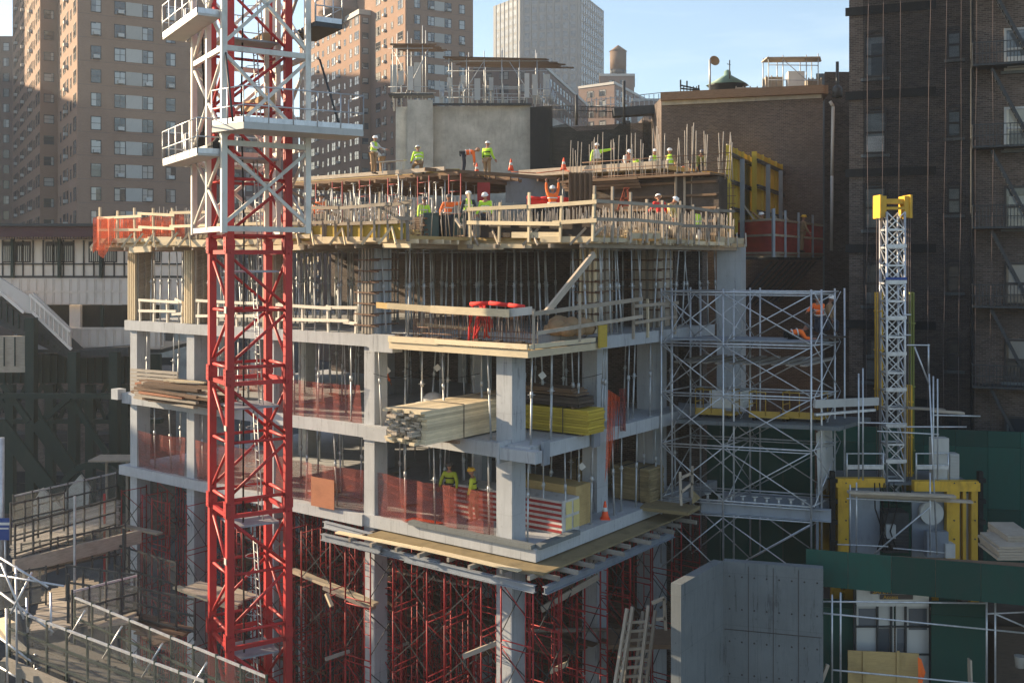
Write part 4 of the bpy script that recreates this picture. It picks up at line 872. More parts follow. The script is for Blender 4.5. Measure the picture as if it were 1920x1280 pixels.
# platforms of the cage
def cage_platform(pts, z, rails, par, thick=.07, rz_=1.05, mat='plastic', inner=None):
    m = MB(); m.prism(pts, z-thick, z); o = m.build('platform', M[mat], par)
    for k in range(len(rails)-1):
        a, b = rails[k], rails[k+1]; a = Vector((a.x, a.y, z)); b = Vector((b.x, b.y, z)); L = (b-a).length; n = max(1, round(L/.8)); m = MB()
        for h in (.5, rz_): m.tube(a+UP*h, b+UP*h, .022, 5)
        for j in range(n+1): m.tube(a.lerp(b, j/n), a.lerp(b, j/n)+UP*rz_, .022, 5)
        m.bar(a+UP*.08, b+UP*.08, .015, .16); m.build('railing', M['galv'], par)
def left_pf(z):
    a0, a1 = -CA-1.0, CA-.15; b0, b1 = -CB-.75, -CB-.05
    cage_platform([Q(a0, b0, 0), Q(a1, b0, 0), Q(a1, b1, 0), Q(a0, b1, 0)], z, [Q(a0, b1, 0), Q(a0, b0, 0), Q(a1, b0, 0), Q(a1, b1, 0)], cg)
    cage_platform([Q(-CA-1.0, -CB, 0), Q(-CA-.1, -CB, 0), Q(-CA-.1, CB, 0), Q(-CA-1.0, CB, 0)], z, [Q(-CA-1.0, -CB, 0), Q(-CA-1.0, CB, 0), Q(-CA-.1, CB, 0)], cg)
left_pf(zz(300, 33)); left_pf(zz(54, 33)) 
zp = zz(243, 32)
cage_platform([Q(CA-.2, -CB-.3, 0), Q(CA+1.25, -CB+.2, 0), Q(CA+1.35, CB+1.3, 0), Q(CA+.0, CB+1.3, 0)], zp, [Q(CA-.2, -CB-.3, 0), Q(CA+1.25, -CB+.2, 0), Q(CA+1.35, CB+1.3, 0), Q(CA+.2, CB+1.3, 0)], cg, .2)
for b in (-CB-.1, CB+.6): m = MB(); m.tube(Q(CA+1.2, b, zp), Q(CA, b*.9, zp+2.3), .035); m.build('tie_rod', M['steel_dark'], cg)
zp2 = zz(190, 35); cage_platform([Q(-.2, CB+.1, 0), Q(CA+.4, CB+.1, 0), Q(CA+.4, CB+1.0, 0), Q(-.2, CB+1.0, 0)], zz(75, 35), [Q(CA+.4, CB+.1, 0), Q(CA+.4, CB+1.0, 0), Q(-.2, CB+1.0, 0)], cg, .15, 1.2, 'steel_dark')
m = MB(); m.obox(Q(-1.5, .2, 4.9), D1*2.6, D2*.25, UP*.35); m.build('climbing_beam', M['tan'], cg)
m = MB(); m.obox(Q(-1.5, .4, 7.0), D1*1.6, D2*.25, UP*.35); m.build('climbing_beam', M['tan'], cg)
m = MB(); m.obox(Q(.9, -1.6, zz(300, 33)+.02), D1*.5, D2*.5, UP*.35); m.tube(Q(1.1, -1.5, zz(300, 33)+.2), Q(1.1, -1.2, zz(300, 33)+.6), .14, 8); m.build('hydraulic_pump', M['black'], cg)
m = MB(); m.path([Q(-1.45, -1.1, 8), Q(-1.4, -1.1, 6.5), Q(-1.45, -1.0, 4.6), Q(-1.4, -1.1, 4.1)], .035, 5); m.build('hose', M['black'], cg)
m = MB(); c = Q(-1.42, -1.1, 3.6); m.lathe((c.x, c.y, c.z), [(.1, 0), (.17, .15), (.17, .5), (.06, .6)], 10); tag(m.build('chain_bag', M['black']), 'black chain bag hanging inside the white climbing cage', 'bag')
for s_ in ((.55, .75), (-.55, .75)):
    m = MB(); m.bar(Q(*s_, cz[0]), Q(*s_, 9.5), .1, .14, side=D1); m.build('guide', M['white'], cg)
# ================= concrete frame under construction
LV = {1: -8.85, 2: -5.7, 3: -2.55}; TH = {1: .4, 2: .45, 3: .42}
cb = thing('concrete_frame', 'half built concrete building frame of columns and slabs in the middle of the site', 'building', tuple(B(10, 6, GZ)))
U1 = 20.95; V1 = 16.0
def slab(k, pts):
    z = LV[k]; m = MB(); m.prism([B(u, v, 0) for u, v in pts], z-TH[k], z); m.build('slab', M['conc'], cb)
slab(3, [(-.9, 3.2), (4.9, 3.2), (4.9, -.35), (6.0, -.35), (6.0, -.12), (U1, -.12), (U1, 12.5), (-.9, 12.5)])
slab(2, [(-.9, .6), (-.9, -.3), (.6, -.3), (5.0, -.1), (5.0, -.45), (6.1, -.45), (6.1, -.15), (U1+.15, -.15), (U1+.15, 12.5), (-.9, 12.5)])
slab(1, [(-1.0, -.12), (6.4, -.12), (6.4, -.2), (U1+.3, -.2), (U1+.3, 12.5), (-1.0, 12.5)])
# edge details
m = MB(); m.obox(B(5.9, -.36, LV[3]-.55), -E1*1.1, E2*.5, UP*.58); m.build('beam_stub', M['conc'], cb)
m = MB(); m.obox(B(0.15, -.62, LV[2]-.42), -E1*1.5, E2*.35, UP*.36); m.obox(B(.1, -.64, LV[2]-.55), -E1*.09, E2*.6, UP*.65); m.build('beam_stub', M['conc'], cb)
m = MB(); m.bar(B(-1.02, .2, LV[2]-.25), B(-1.02, .55, LV[2]-.25), .1, .75); m.build('embed_plate', M['steel_blue'], cb)
m = MB(); m.bar(B(-1.02, 3.1, LV[2]-.1), B(-1.02, 3.5, LV[2]-.1), .1, .75); m.build('embed_plate', M['steel_blue'], cb)
m = MB(); m.bar(B(-1.0, 0, LV[1]+.06), B(-1.0, 2.2, LV[1]+.06), .25, .14); m.bar(B(-.9, -.1, LV[1]+.06), B(4.2, -.1, LV[1]+.06), .25, .14); m.build('curb', M['conc_dark'], cb)
cols = [(0, 0), (6.0, 0), (11.3, 0), (16.2, 0), (20.2, 0), (0, 5.0), (0, 9.0), (6, 6), (11.3, 6), (16.2, 6), (20.2, 6.5), (6, 11.5), (11.3, 11.5), (16.2, 11.5)]
for (u, v) in cols:
    wu, wv = (.5, .65) if (u, v) != (0, 9.0) else (.7, 1.1)
    segs = [(GZ, LV[1]-TH[1]), (LV[1], LV[2]-TH[2])]; segs.append((LV[2], LV[3]-TH[3] if not (u == 0 and v == 0) else -2.98))
    if u < 5: wu, wv = max(.62, wu), max(.72, wv)
    for (za, zb_) in segs:
        m = MB(); m.obox(B(u, v, za), E1*wu, E2*wv, UP*(zb_-za)); m.build('column', M['conc'], cb)
# tall wall column at right
m = MB(); o = P(1344, HZ, 43.5); m.obox(Vector((o.x, o.y, GZ)), Vector((.98, -.1, 0)), Vector((.42, .9, 0)), UP*(.74-GZ)); m.build('column', M['conc'], cb)
m = MB()
for k in range(8): q = o+Vector((.1+.12*k, .3+.05*k, .74)); m.tube(q, q+UP*random.uniform(.15, .35), .02, 4)
m.build('rebar', M['rebar'], cb)
# dark brick rear walls, added to keep the floors inside dark
m = MB(); m.obox(B(20.5, 11.6, GZ), -E1*21.3, E2*.4, UP*(.4-GZ)); m.build('rear_dark_wall', M['brick_dark'], cb)
m = MB(); m.obox(B(-.2, 10.4, GZ), E1*9.5, E2*.3, UP*(.4-GZ)); m.build('rear_dark_wall', M['brick_dark'], cb)
# ----- level 4 formwork deck
Z4 = .42; T4 = .85
fd = thing('formwork_deck', 'timber formwork deck of the fourth level jutting over the frame edge', 'formwork deck', tuple(B(10, 6, Z4)))
out4 = [(-1.3, 2.6), (3.6, 2.6), (3.6, -.9), (21.3, -.9), (21.3, 14.5), (-.6, 14.5), (-1.2, 12.8)]
m = MB(); m.prism([B(u, v, 0) for u, v in out4], T4-.12, T4); m.build('plywood', M['ply'], fd)
inn = [(-1.0, 2.9), (3.9, 2.9), (3.9, -.6), (21.0, -.6), (21.0, 14.3), (-1.0, 13.3)]
for k in range(26):                                                      # joists run along e1, ends jut out
    v = -.75+k*.6; u0 = 3.5 if v < 2.6 else -1.35
    m = MB(); j = random.uniform(-.35, .15); m.bar(B(u0+j, v, T4-.19), B(21.4+random.uniform(-.1, .3), v, T4-.19), .09, .14); m.build('joist', M['lumber'], fd)
for k in range(21):                                                      # stringers run along e2
    u = -1.0+k*1.14; v0 = -.9 if u > 3.6 else 2.5
    m = MB(); m.bar(B(u, v0+random.uniform(-.35, .1), T4-.33), B(u, 14.6, T4-.33), .1, .14); m.build('stringer', M['lumber_old'], fd)
# edge boards, jagged
for i in range(26):
    if i < 17: a = 3.4+i*1.02; p, q = B(a, -1.0, 0), B(min(21.5, a+random.uniform(1.2, 2.6)), -1.0-random.uniform(0, .1), 0)
    elif i < 21: a = -1.4+(i-17)*1.2; p, q = B(a, 2.45, 0), B(a+2, 2.4, 0)
    else: a = 2.4+(i-21)*2.3; p, q = B(-1.4, a, 0), B(-1.45, a+random.uniform(2, 3), 0)
    z = random.choice((T4+.02, T4-.14, T4-.34)); m = MB(); m.bar(p+UP*z, q+UP*(z+random.uniform(-.06, .06)), .06, random.choice((.14, .2, .24))); m.build('edge_board', M['lumber'], fd)
for i in range(24):                                                      # kicker braces
    a = 3.8+i*.78; m = MB(); m.bar(B(a, -1.25, T4-.28), B(a+random.choice((-.4, .4)), -1.02, T4+.3), .05, .08); m.build('kicker', M['lumber'], fd)
for i in range(14):
    v = 2.8+i*.85; m = MB(); m.bar(B(-1.65, v, T4-.25), B(-1.45, v+.4, T4+.3), .05, .08); m.build('kicker', M['lumber_old'], fd)
for i in range(6):
    m = MB(); a = 3.3-.95*i+random.uniform(-.25, .25); m.bar(B(a, 2.3, T4-.3), B(a+random.choice((-.5, .45, -.3)), 2.5, T4+.25), .045, .08); m.build('kicker', M['lumber_old'], fd)
# yellow-brown beam side form under the deck between mast and step, beam drop
m = MB(); m.obox(B(9.5, -1.0, T4-.1), -E1*6, E2*.05, UP*.5); m.build('side_form', M['yellow_form'], fd)
for k in range(10): m = MB(); m.bar(B(9.3-.62*k, -1.06, T4-.15), B(9.3-.62*k, -1.06, T4+.55), .08, .08); m.build('stud', M['lumber_old'], fd)
m = MB(); m.obox(B(3.3, 2.5, T4-.02), -E1*4.6, E2*.04, UP*.42); m.build('side_form', M['ply_dark'], fd)
# guard rails of level 4
def guard(label, a, b, z0, n, mats=('lumber', 'lumber_old'), h=1.15, rails=(.5, 1.05), extra=.4, grp=None, name='timber_guard_rail', rw=.11):
    a, b = Vector(a), Vector(b); c = (a+b)/2; r = thing(name, label, 'guard rail', (c.x, c.y, z0), grp); nn = (b-a).normalized().cross(UP)
    for k in range(n+1):
        q = a.lerp(b, k/n); m = MB(); m.bar((q.x, q.y, z0-.2), Vector((q.x, q.y, z0+h+random.uniform(0, extra)))+(b-a).normalized()*random.uniform(-.08, .08), .08, .08, side=nn); m.build('post', M[random.choice(mats)], r)
    for h_ in rails:
        t = 0; L = (b-a).length
        while t < 1:
            t2 = min(1.04, t+random.uniform(2.4, 4.2)/L); p = a.lerp(b, max(-.02, t-.3/L))+nn*.06; q = a.lerp(b, t2)+nn*.08; hh = h_+random.uniform(-.1, .1)
            m = MB(); m.bar((p.x, p.y, z0+hh), (q.x, q.y, z0+h_+random.uniform(-.07, .07)), .04, rw, side=nn); m.build('rail', M[random.choice(mats)], r); t = t2
    return r
guard('timber guard rail at the left end of the fourth level beside the orange netting', B(21.4, -1.0, 0), B(16.2, -1.0, 0), T4, 4, ('lumber', 'lumber'))
guard('timber guard rail of the fourth level behind the crane mast', B(16.2, -1.0, 0), B(10.0, -1.0, 0), T4, 4, ('lumber', 'lumber_old'))
guard('timber guard rail of the fourth level just right of the crane mast', B(10.0, -1.0, 0), B(3.5, -1.0, 0), T4, 5, ('lumber_old', 'lumber_grey'))
guard('pale timber guard rail in front of the white helmeted workers', B(3.6, 2.35, 0), B(-1.5, 2.35, 0), T4, 4, ('lumber', 'lumber'), 1.1, (.45, 1.0), .55, None, 'timber_guard_rail', .13)
guard('timber guard rail along the right side of the fourth level, front half', B(-1.5, 2.4, 0), B(-1.5, 8.2, 0), T4, 5, ('lumber_old', 'lumber_old'), 1.2, (.5, 1.15), .5)
guard('timber guard rail along the right side of the fourth level, rear half', B(-1.5, 8.4, 0), B(-1.4, 12.9, 0), T4, 4, ('lumber_old', 'lumber_grey'), 1.2, (.5, 1.15), .3)
# orange/red netting on the left corner
m = MB()
for i in range(22):
    a = 21.45-i*.26; b = a-.26; w1 = .09*math.sin(i*2.1); w2 = .09*math.sin((i+1)*2.1); lo = lambda t: T4-.5+.25*math.sin(t*1.7) if t < 6 else T4+.02+.12*math.sin(t*2.3); v_ = -1.3 if i < 6 else -.85
    m.face([B(a, v_+w1, lo(i)), B(b, v_+w2, lo(i+1)), B(b, v_+w2*.5, T4+1.0+.06*math.sin(i+1)), B(a, v_+w1*.5, T4+1.0+.06*math.sin(i))], smooth=True)
for i in range(5):
    v = -1.1+i*.8; m.face([B(21.5+.06*math.sin(i*2), v, T4-.4), B(21.5+.06*math.sin(i*2+2), v+.8, T4-.4), B(21.5, v+.8, T4+1.0), B(21.5, v, T4+1.0)])
tag(m.build('safety_netting', M['net_orange']), 'bright orange safety netting round the left corner of the fourth level', 'netting')
# starter bars around deck edge: first 100 as parts of the frame, the rest one stuff part
rest = MB(); cnt = 0; proto = None
def rod(p, h, lean=.04):
    global cnt, proto
    q = Vector(p); t = q+Vector((random.uniform(-lean, lean), random.uniform(-lean, lean), h))
    if cnt < 100: m = MB(); m.tube(q, t, .017, 4); m.build('starter_bar', M['rebar_grey'], cb)
    else: rest.tube(q, t, .017, 4)
    cnt += 1
for k in range(60): rod(B(3.3-4.5*k/60+random.uniform(-.03, .03), 3.0, T4), random.uniform(.85, 1.0))
for k in range(40): rod(B(15.9+.14*k, -.55, T4), random.uniform(.8, 1.05))
for k in range(80): rod(B(-1.1, 3+11*k/80, T4), random.uniform(.8, 1.1))
for k in range(170): rod(B(15.8-12*k/170, -.5, T4), random.uniform(.85, 1.2), .08)
for k in range(260): rod(B(random.uniform(4, 21), random.uniform(.4, 8), T4), random.uniform(.7, 1.7), .12)
for k in range(160): rod(B(random.uniform(-1, 3.4), random.uniform(3.4, 10), T4), random.uniform(.4, 1.0), .1)
tag(rest.build('starter_bar', M['rebar_grey'], cb), kind='stuff')
# ----- level 3: protruding box formwork with rebar
bf = thing('balcony_formwork', 'new pine box formwork tray with upright rebar jutting from the third level corner', 'formwork', tuple(B(1.2, 1.5, -2.95)))
zb3 = -2.93
m = MB(); m.prism([B(4.75, -.45, 0), B(-.95, -.45, 0), B(-.95, 3.1, 0), B(4.75, 3.1, 0)], zb3, zb3+.1); m.build('tray_floor', M['ply'], bf)
for (p, q, z, h) in ((B(4.8, -.5, 0), B(-1.0, -.5, 0), zb3+.1, .22), (B(4.8, -.55, 0), B(2.6, -.55, 0), zb3+.32, .2), (B(2.7, -.56, 0), B(-1.0, -.56, 0), zb3+.33, .16), (B(-1.0, -.5, 0), B(-1.0, 3.6, 0), zb3+.1, .22), (B(-1.05, -.5, 0), B(-1.05, 3.2, 0), zb3+.33, .14)):
    m = MB(); m.bar(p+UP*z, q+UP*(z), .06, h, side=(q-p).normalized().cross(UP)); m.build('side_board', M['lumber'], bf)
for k in range(7): m = MB(); q = B(4.4-k*.85, -.45, zb3+.42); m.obox(q, E1*.2, E2*.2, UP*.05); m.build('cleat', M['ply_dark'], bf)
m = MB(); m.obox(B(-1.1, 3.3, zb3+.05), -E1*.06, E2*.5, UP*.75); m.build('side_board', M['yellow_form'], bf)
for k in range(58):
    m = MB(); q = B(4.0-4.9*k/58+random.uniform(-.03, .03), -.2, zb3+.15); m.tube(q, q+Vector((random.uniform(-.03, .03), 0, random.uniform(1.05, 1.25))), .014, 4); m.build('rebar', M['rebar'], bf)
for k in range(22):
    m = MB(); q = B(4.3-4.9*k/22, .5+random.uniform(-.2, .9), zb3+.15); m.tube(q, q+Vector((random.uniform(-.1, .1), 0, random.uniform(.6, 1.2))), .014, 4); m.build('rebar', M['rebar_grey'], bf)
for z in (.35, .5, .7): m = MB(); m.tube(B(4.2, .25, zb3+z), B(-.8, .25, zb3+z), .02, 4); m.build('rebar', M['rebar'], bf)
# boards at knee height above tray
bg_ = thing('timber_guard_rail', 'bright pine boards railing off the balcony formwork tray', 'guard rail', tuple(B(2, -.5, -1.7)))
for (p, q, h, mt) in ((B(4.9, -.5, -1.50), B(.9, -.5, -1.62), .2, 'lumber'), (B(2.9, -.55, -1.56), B(-.3, -.55, -1.6), .24, 'lumber'), (B(5.6, -.3, -1.5), B(4.7, -.5, -1.52), .2, 'ply'), (B(0, -.5, -1.62), B(-1.0, -.3, -1.5), .25, 'plastic'),
                      (B(-1.1, -.4, -1.6), B(-1.15, 6.2, -1.33), .14, 'lumber_old'), (B(-1.1, -.2, -2.2), B(-1.15, 6.2, -1.95), .12, 'lumber_old'), (B(4.9, 1.0, -2.2), B(2.0, 1.0, -2.28), .12, 'lumber')):
    m = MB(); m.bar(p, q, .045, h, side=(q-p).cross(UP)); m.build('rail', M[mt], bg_)
for (u, v, z0_, z1_) in ((-1.1, 2.2, -2.6, -1.05), (-1.05, -.3, -2.7, -1.45), (4.6, .9, -2.5, -1.4), (2.2, .9, -2.6, -1.5)):
    m = MB(); m.bar(B(u, v, z0_), B(u, v, z1_), .09, .09); m.build('post', M['lumber_old'], bg_)
m = MB(); m.bar(B(-.9, .6, -1.6), B(-1.2, 2.9, .25), .1, .2); tag(m.build('raking_plank', M['lumber_old']), 'long raking plank leaning up to the fourth level deck behind the balcony tray', 'plank')
# red hoses on the tray
m = MB()
for k in range(16):
    a = B(1.2+random.uniform(-.25, .3), -.1, -1.5+random.uniform(-.1, .1)); b = a+Vector((random.uniform(-.3, .3), random.uniform(-.1, .1), -random.uniform(.3, 1.2))); mid = (a+b)/2+Vector((random.uniform(-.15, .15), 0, 0)); m.path([a, mid, b], .035, 5)
m.path([B(1.6, -.1, -1.38), B(.9, .0, -1.33), B(.2, .1, -1.38), B(-.4, .1, -1.42)], .07, 6)
tag(m.build('harness_bundle', M['redcloth']), 'red harness straps bundled over the balcony tray rail', 'harness')
m = MB()
for k in range(14):
    c = B(.1+random.uniform(-1.0, .5), 2.2+random.uniform(0, 1.3), -2.45); rr = random.uniform(.25, .42); m.lathe(tuple(c), [(rr*.7, 0), (rr, rr*.5), (rr*.8, rr*1.1), (rr*.2, rr*1.45)], 8)
tag(m.build('sack_heap', M['tan']), 'heap of brown sacks under the raking plank', 'sack heap')
# column forms on level 3
def col_form(u, v, label, mat='lumber_old', stud='lumber', wu=.55, wv=.75, z0=LV[3], z1=Z4+.1, cage=False, name='column_formwork'):
    r = thing(name, label, 'formwork', tuple(B(u, v, z0)))
    m = MB(); m.obox(B(u-.02, v-.02, z0+.02), E1*wu, E2*wv, UP*(z1-z0)); m.build('panel', M[mat], r)
    for k in range(4):
        m = MB(); q = B(u+.03+k*(wu-.1)/3, v-.07, z0+.02); m.bar(q, q+UP*(z1-z0), .08, .09, side=E1); m.build('stud', M[stud], r)
    for k in range(3):
        m = MB(); q = B(u-.07, v+.05+k*(wv-.1)/2, z0+.02); m.bar(q, q+UP*(z1-z0), .09, .08, side=E1); m.build('stud', M[mat], r)
    if cage:
        for k in range(7): 
            z = z0+.3+k*.38; m = MB()
            for (a, b) in ((B(u-.35, v-.14, z), B(u+wu+.3, v-.14, z+.03)), (B(u-.14, v-.35, z+.05), B(u-.14, v+wv+.3, z+.05))): m.bar(a, b, .04, .05)
            m.build('clamp', M['rebar'], r)
    else:
        for k in range(16): z = z0+.2+k*.17; m = MB(); m.bar(B(u-.115, v+.05, z), B(u-.115, v+wv-.08, z+.18), .02, .03); m.build('batten', M['lumber_old'], r)
    return r
col_form(20.2, 0, 'pale timber column formwork with slanted battens at the left end of the third level')
col_form(16.2, 0, 'pale timber column formwork left of the crane mast', cage=False)
col_form(11.3, 0, 'timber column formwork hidden behind the crane mast', cage=False)
col_form(6.0, 0, 'grey column formwork gripped by steel clamps right of the crane mast', 'conc', 'lumber_grey', cage=True)
col_form(0, 5.0, 'column formwork with steel clamps at the right end of the balcony tray', 'lumber_old', 'lumber', .7, .9, cage=True)
col_form(0, 9.2, 'wide column formwork with steel clamps next to the silver scaffold', 'lumber_old', 'lumber_grey', 1.0, 1.2, cage=True)
# ----- adjustable shores
def shore_mb(h):
    m = MB(); m.tube((0, 0, .01), (0, 0, h*.58), .034, 6); m.tube((0, 0, h*.55), (0, 0, h), .025, 6); m.tube((0, 0, h*.53), (0, 0, h*.6), .05, 6); m.tube((-.12, 0, h*.565), (.12, 0, h*.565), .012, 4)
    m.box(0, 0, 0, .15, .15, .012); m.box(0, 0, h-.012, .17, .17, .012); return m
def shore(u, v, z0, z1, label, grp, cache={}, lean=.02):
    row = 'front row' if v < .9 else 'second row' if v < 2.1 else 'third row' if v < 3.4 else 'middle rows' if v < 6.8 else 'rear rows' if v < 10.3 else 'front' if v < 13 else 'back'
    bay = 'at the right edge' if u < .2 else 'just left of the corner column' if u < 3 else 'right of the second column' if u < 6.2 else 'between second column and crane mast' if u < 10 else 'behind the crane mast' if u < 16 else 'in the bay left of the mast' if u < 19 else 'at the left end'
    label = '%s, %s, %s' % (label, row, bay)
    h = round(z1-z0, 2); p = B(u, v, z0)
    if h not in cache: o = cache[h] = shore_mb(h).build('adjustable_prop', M['shore'], None, True)
    else: o = cache[h].copy(); sc.collection.objects.link(o)
    o.location = p; o.rotation_euler = (random.gauss(0, lean), random.gauss(0, lean), random.random()*3); tag(o, label, 'shore', grp)
GL = {3: ('steel prop under the fourth level', 'steel shores under the fourth level deck'), 2: ('steel prop on the second slab', 'steel shores between second and third slabs'), 1: ('steel prop on the first slab', 'steel shores between first and second slabs')}
for v in (.15, 1.2, 2.5, 3.9, 5.5, 7.2, 9.2):
    for k in range(21):
        u = -.6+k*1.06+random.uniform(-.25, .25)
        if v < 2.6 and u < 4.6: continue
        if any(abs(u-.3-cu) < .45 and abs(v-.3-cv) < .6 for cu, cv in cols): continue
        shore(u, v+random.uniform(-.15, .15), LV[3], Z4, *GL[3], lean=.025)
for k in range(14):
    shore(-.75, 3.2+k*.75, LV[3], Z4, *GL[3], lean=.045)
for v in (.1, 1.5, 2.9, 4.6, 6.8, 9):
    for k in range(14):
        u = -.5+k*1.54+random.uniform(-.3, .3)
        if any(abs(u-.3-cu) < .5 and abs(v-.3-cv) < .7 for cu, cv in cols): continue
        shore(u, v+random.uniform(-.1, .1), LV[2], (zb3 if (u < 4.7 and v < 3.1) else LV[3]-TH[3]), *GL[2])
for v in (.25, 1.7, 3.6, 5.6, 8):
    for k in range(13):
        u = -.3+k*1.66+random.uniform(-.4, .4)
        if any(abs(u-.3-cu) < .5 and abs(v-.3-cv) < .7 for cu, cv in cols): continue
        shore(u, v+random.uniform(-.1, .1), LV[1], LV[2]-TH[2], *GL[1])
for k in range(6): shore(-.7, 2.0+k*1.5, LV[1], LV[2]-TH[2], *GL[1]); shore(-.65, 1.2+k*1.6, LV[2], (zb3 if k < 2 else LV[3]-TH[3]), *GL[2])
# guard rails level 3
for i, (a, b) in enumerate(((19.9, 17.0), (15.9, 12.2), (11.0, 6.9))):
    guard('white plank guard rail on the third slab, %s bay' % ('left end', 'behind the mast', 'right of the mast')[i], B(a, -.02, 0), B(b, -.02, 0), LV[3], 3, ('whitewood', 'whitewood'), .9, (.42, .92), .1)
guard('plank guard rail on the third slab among the leaning shores', B(-.95, 5.9, 0), B(-.95, 9.0, 0), LV[3], 3, ('lumber_old', 'lumber'), 1.0, (.4, .95), .2)
# ----- red netting on levels 1 and 2
def netting(a, b, z0, h, label, wav=.11, mat='net_red'):
    a, b = Vector(a), Vector(b); n = max(4, int((b-a).length/.35)); nn = (b-a).normalized().cross(UP); m = MB()
    P0 = [a.lerp(b, k/n)+nn*random.uniform(-wav, wav) for k in range(n+1)]; P1 = [a.lerp(b, k/n)+nn*random.uniform(-wav, wav) for k in range(n+1)]
    for k in range(n):
        s0 = -.05*math.sin(math.pi*k/n); s1 = -.05*math.sin(math.pi*(k+1)/n); m.face([P0[k]+UP*z0, P0[k+1]+UP*z0, P1[k+1]+UP*(z0+h+s1), P1[k]+UP*(z0+h+s0)], uv=[(k*.35, 0), (k*.35+.35, 0), (k*.35+.35, h), (k*.35, h)], smooth=True)
    return tag(m.build('debris_netting', M[mat]), label, 'netting')
netting(B(10.9, -.05, 0), B(6.6, -.05, 0), LV[2], 1.35, 'red debris netting on the second slab right of the crane mast')
netting(B(5.9, 0, 0), B(.75, 0, 0), LV[1], 1.5, 'red debris netting on the first slab in front of the two lime workers')
netting(B(11.2, 0, 0), B(6.6, 0, 0), LV[1], 1.5, 'red debris netting on the first slab between mast and second column')
netting(B(16.1, 0, 0), B(11.9, 0, 0), LV[1], 1.6, 'red debris netting on the first slab behind the crane mast')
netting(B(20.1, 0, 0), B(16.9, 0, 0), LV[1], 1.6, 'red debris netting on the first slab at the left end bay')
netting(B(19.5, 3.5, 0), B(15, 3.5, 0), LV[2], 1.2, 'faded red netting deep inside the second level at left')
netting(B(-1.0, 5.0, 0), B(-1.0, 5.3, 0), LV[2]-.2, 1.5, 'dark red netting post wrap beside the yellow panel stack')
m = MB(); 
for k in range(7):
    a = Vector((0, 0, 0)); x0_ = 1140+k*3.2; m.face([P(x0_, 730+k*2, 34.9+.1*(k % 2)), P(x0_+3.2, 732+k*2, 34.9+.1*((k+1) % 2)), P(x0_+1-k*.3, 860-k*12, 34.8), P(x0_-6+k*.8, 905-k*9, 34.8)], smooth=True)
tag(m.build('hanging_netting', M['net_orange']), 'torn orange netting hanging off the second slab by the yellow stack', 'netting')
m = MB(); m.face([B(8.9, -.25, LV[1]), B(7.7, -.12, LV[1]), B(7.7, -.12, LV[1]+1.15), B(8.9, -.1, LV[1]+.9)])
pl = MB(); pl.obox(B(8.9, -.3, LV[1]), -E1*1.2, E2*.02, UP*1.05); tag(pl.build('plywood_sheet', M['ply_red']), 'reddish plywood sheet leaning on the netting of the first slab', 'plywood sheet')
# plywood bits, cone, small things on slab 1
m = MB(); m.obox(B(4.6, .05, LV[1]+.02), -E1*1.3, E2*.5, UP*.03); tag(m.build('orange_board', M['cone']), 'orange board lying on the first slab edge beneath the lime workers', 'board')
def cone(p, label, s=1):
    r = thing('traffic_cone', label, 'traffic cone', tuple(p)); m = MB(); m.lathe(tuple(p), [(.17*s, .02), (.12*s, .2*s), (.05*s, .58*s), (.03*s, .68*s)], 12); m.box(p.x, p.y, p.z, .36*s, .36*s, .03); m.build('body', M['cone'], r)
    m = MB(); m.lathe(tuple(p), [(.104*s, .3*s), (.075*s, .45*s)], 12); m.build('band', M['whitecloth'], r)
cone(B(-.7, 4.4, LV[1]), 'orange traffic cone on the first slab behind the striped box', .9)
# flag painted box
fb = thing('striped_box', 'long box painted with red and white stripes and a blue corner on the first slab', 'box', tuple(B(1.2, 2, LV[1])))
bz = LV[1]+.01; L = 4.6; hb = 1.12; u0 = -.75
m = MB(); m.obox(B(u0+L, 1.7, bz), -E1*L, E2*1.0, UP*(hb-.03)); m.build('body', M['stripe_white'], fb)
for k in range(6): m = MB(); m.bar(B(u0+L-.05, 1.69, bz+.1+k*.175), B(u0+.02, 1.69, bz+.1+k*.175), .02, .085, side=E2); m.build('stripe', M['flagred'], fb)
m = MB(); m.obox(B(u0+2.15, 1.675, bz+.6), -E1*.7, E2*.012, UP*.48); m.build('blue_field', M['blue'], fb)
for i, (dz, dv) in enumerate(((.12, .15), (.12, .6), (.62, .15), (.62, .6))): m = MB(); m.obox(B(u0-.005, 1.75+dv, bz+dz), -E1*.012, E2*.34, UP*.4); m.build('yellow_patch', M['hat_yellow2'], fb)
m = MB(); m.obox(B(u0+3.0, 2.8, bz), -E1*2.8, E2*.9, UP*1.35); tag(m.build('cardboard_pile', M['ply']), 'brown board pile behind the striped box', 'board pile')
# lumber bundle
lb = thing('lumber_bundle', 'long bundle of new pine planks jutting out of the second level', 'lumber bundle', tuple(B(2.6, 0, LV[2]+.05)))
i = 0
for r_ in range(12):
    for c_ in range(7):
        if random.random() < .05: continue
        if 1 < r_ < 11 and 0 < c_ < 6:
            continue
        u = 1.75+c_*.225; z = LV[2]+.10+r_*.088; j = random.uniform(-.35, .1) if (c_ > 0 or r_ > 8) else random.uniform(-.05, .05)
        m = MB(); m.bar(B(u+random.uniform(-.02, .02), -2.2+j, z), B(u, 4.3+random.uniform(-.2, .2), z+.0), .215, .082, side=E1); m.build('plank', M['lumber'], lb); i += 1
m = MB()
for r_ in range(1, 11):
    for c_ in range(1, 6):
        u = 1.75+c_*.225; z = LV[2]+.10+r_*.088; m.bar(B(u+random.uniform(-.03, .03), -2.2+random.uniform(-.4, .05), z), B(u, -1.2, z), .2, .075, side=E1)
tag(m.build('plank_end', M['lumber_old'], lb), kind='stuff')
for v in (-.4, 1.9): m = MB(); m.path([B(1.62, v, LV[2]+.06), B(1.62, v, LV[2]+1.13), B(3.26, v, LV[2]+1.13)], .014, 4); m.build('strap', M['steel_dark'], lb)
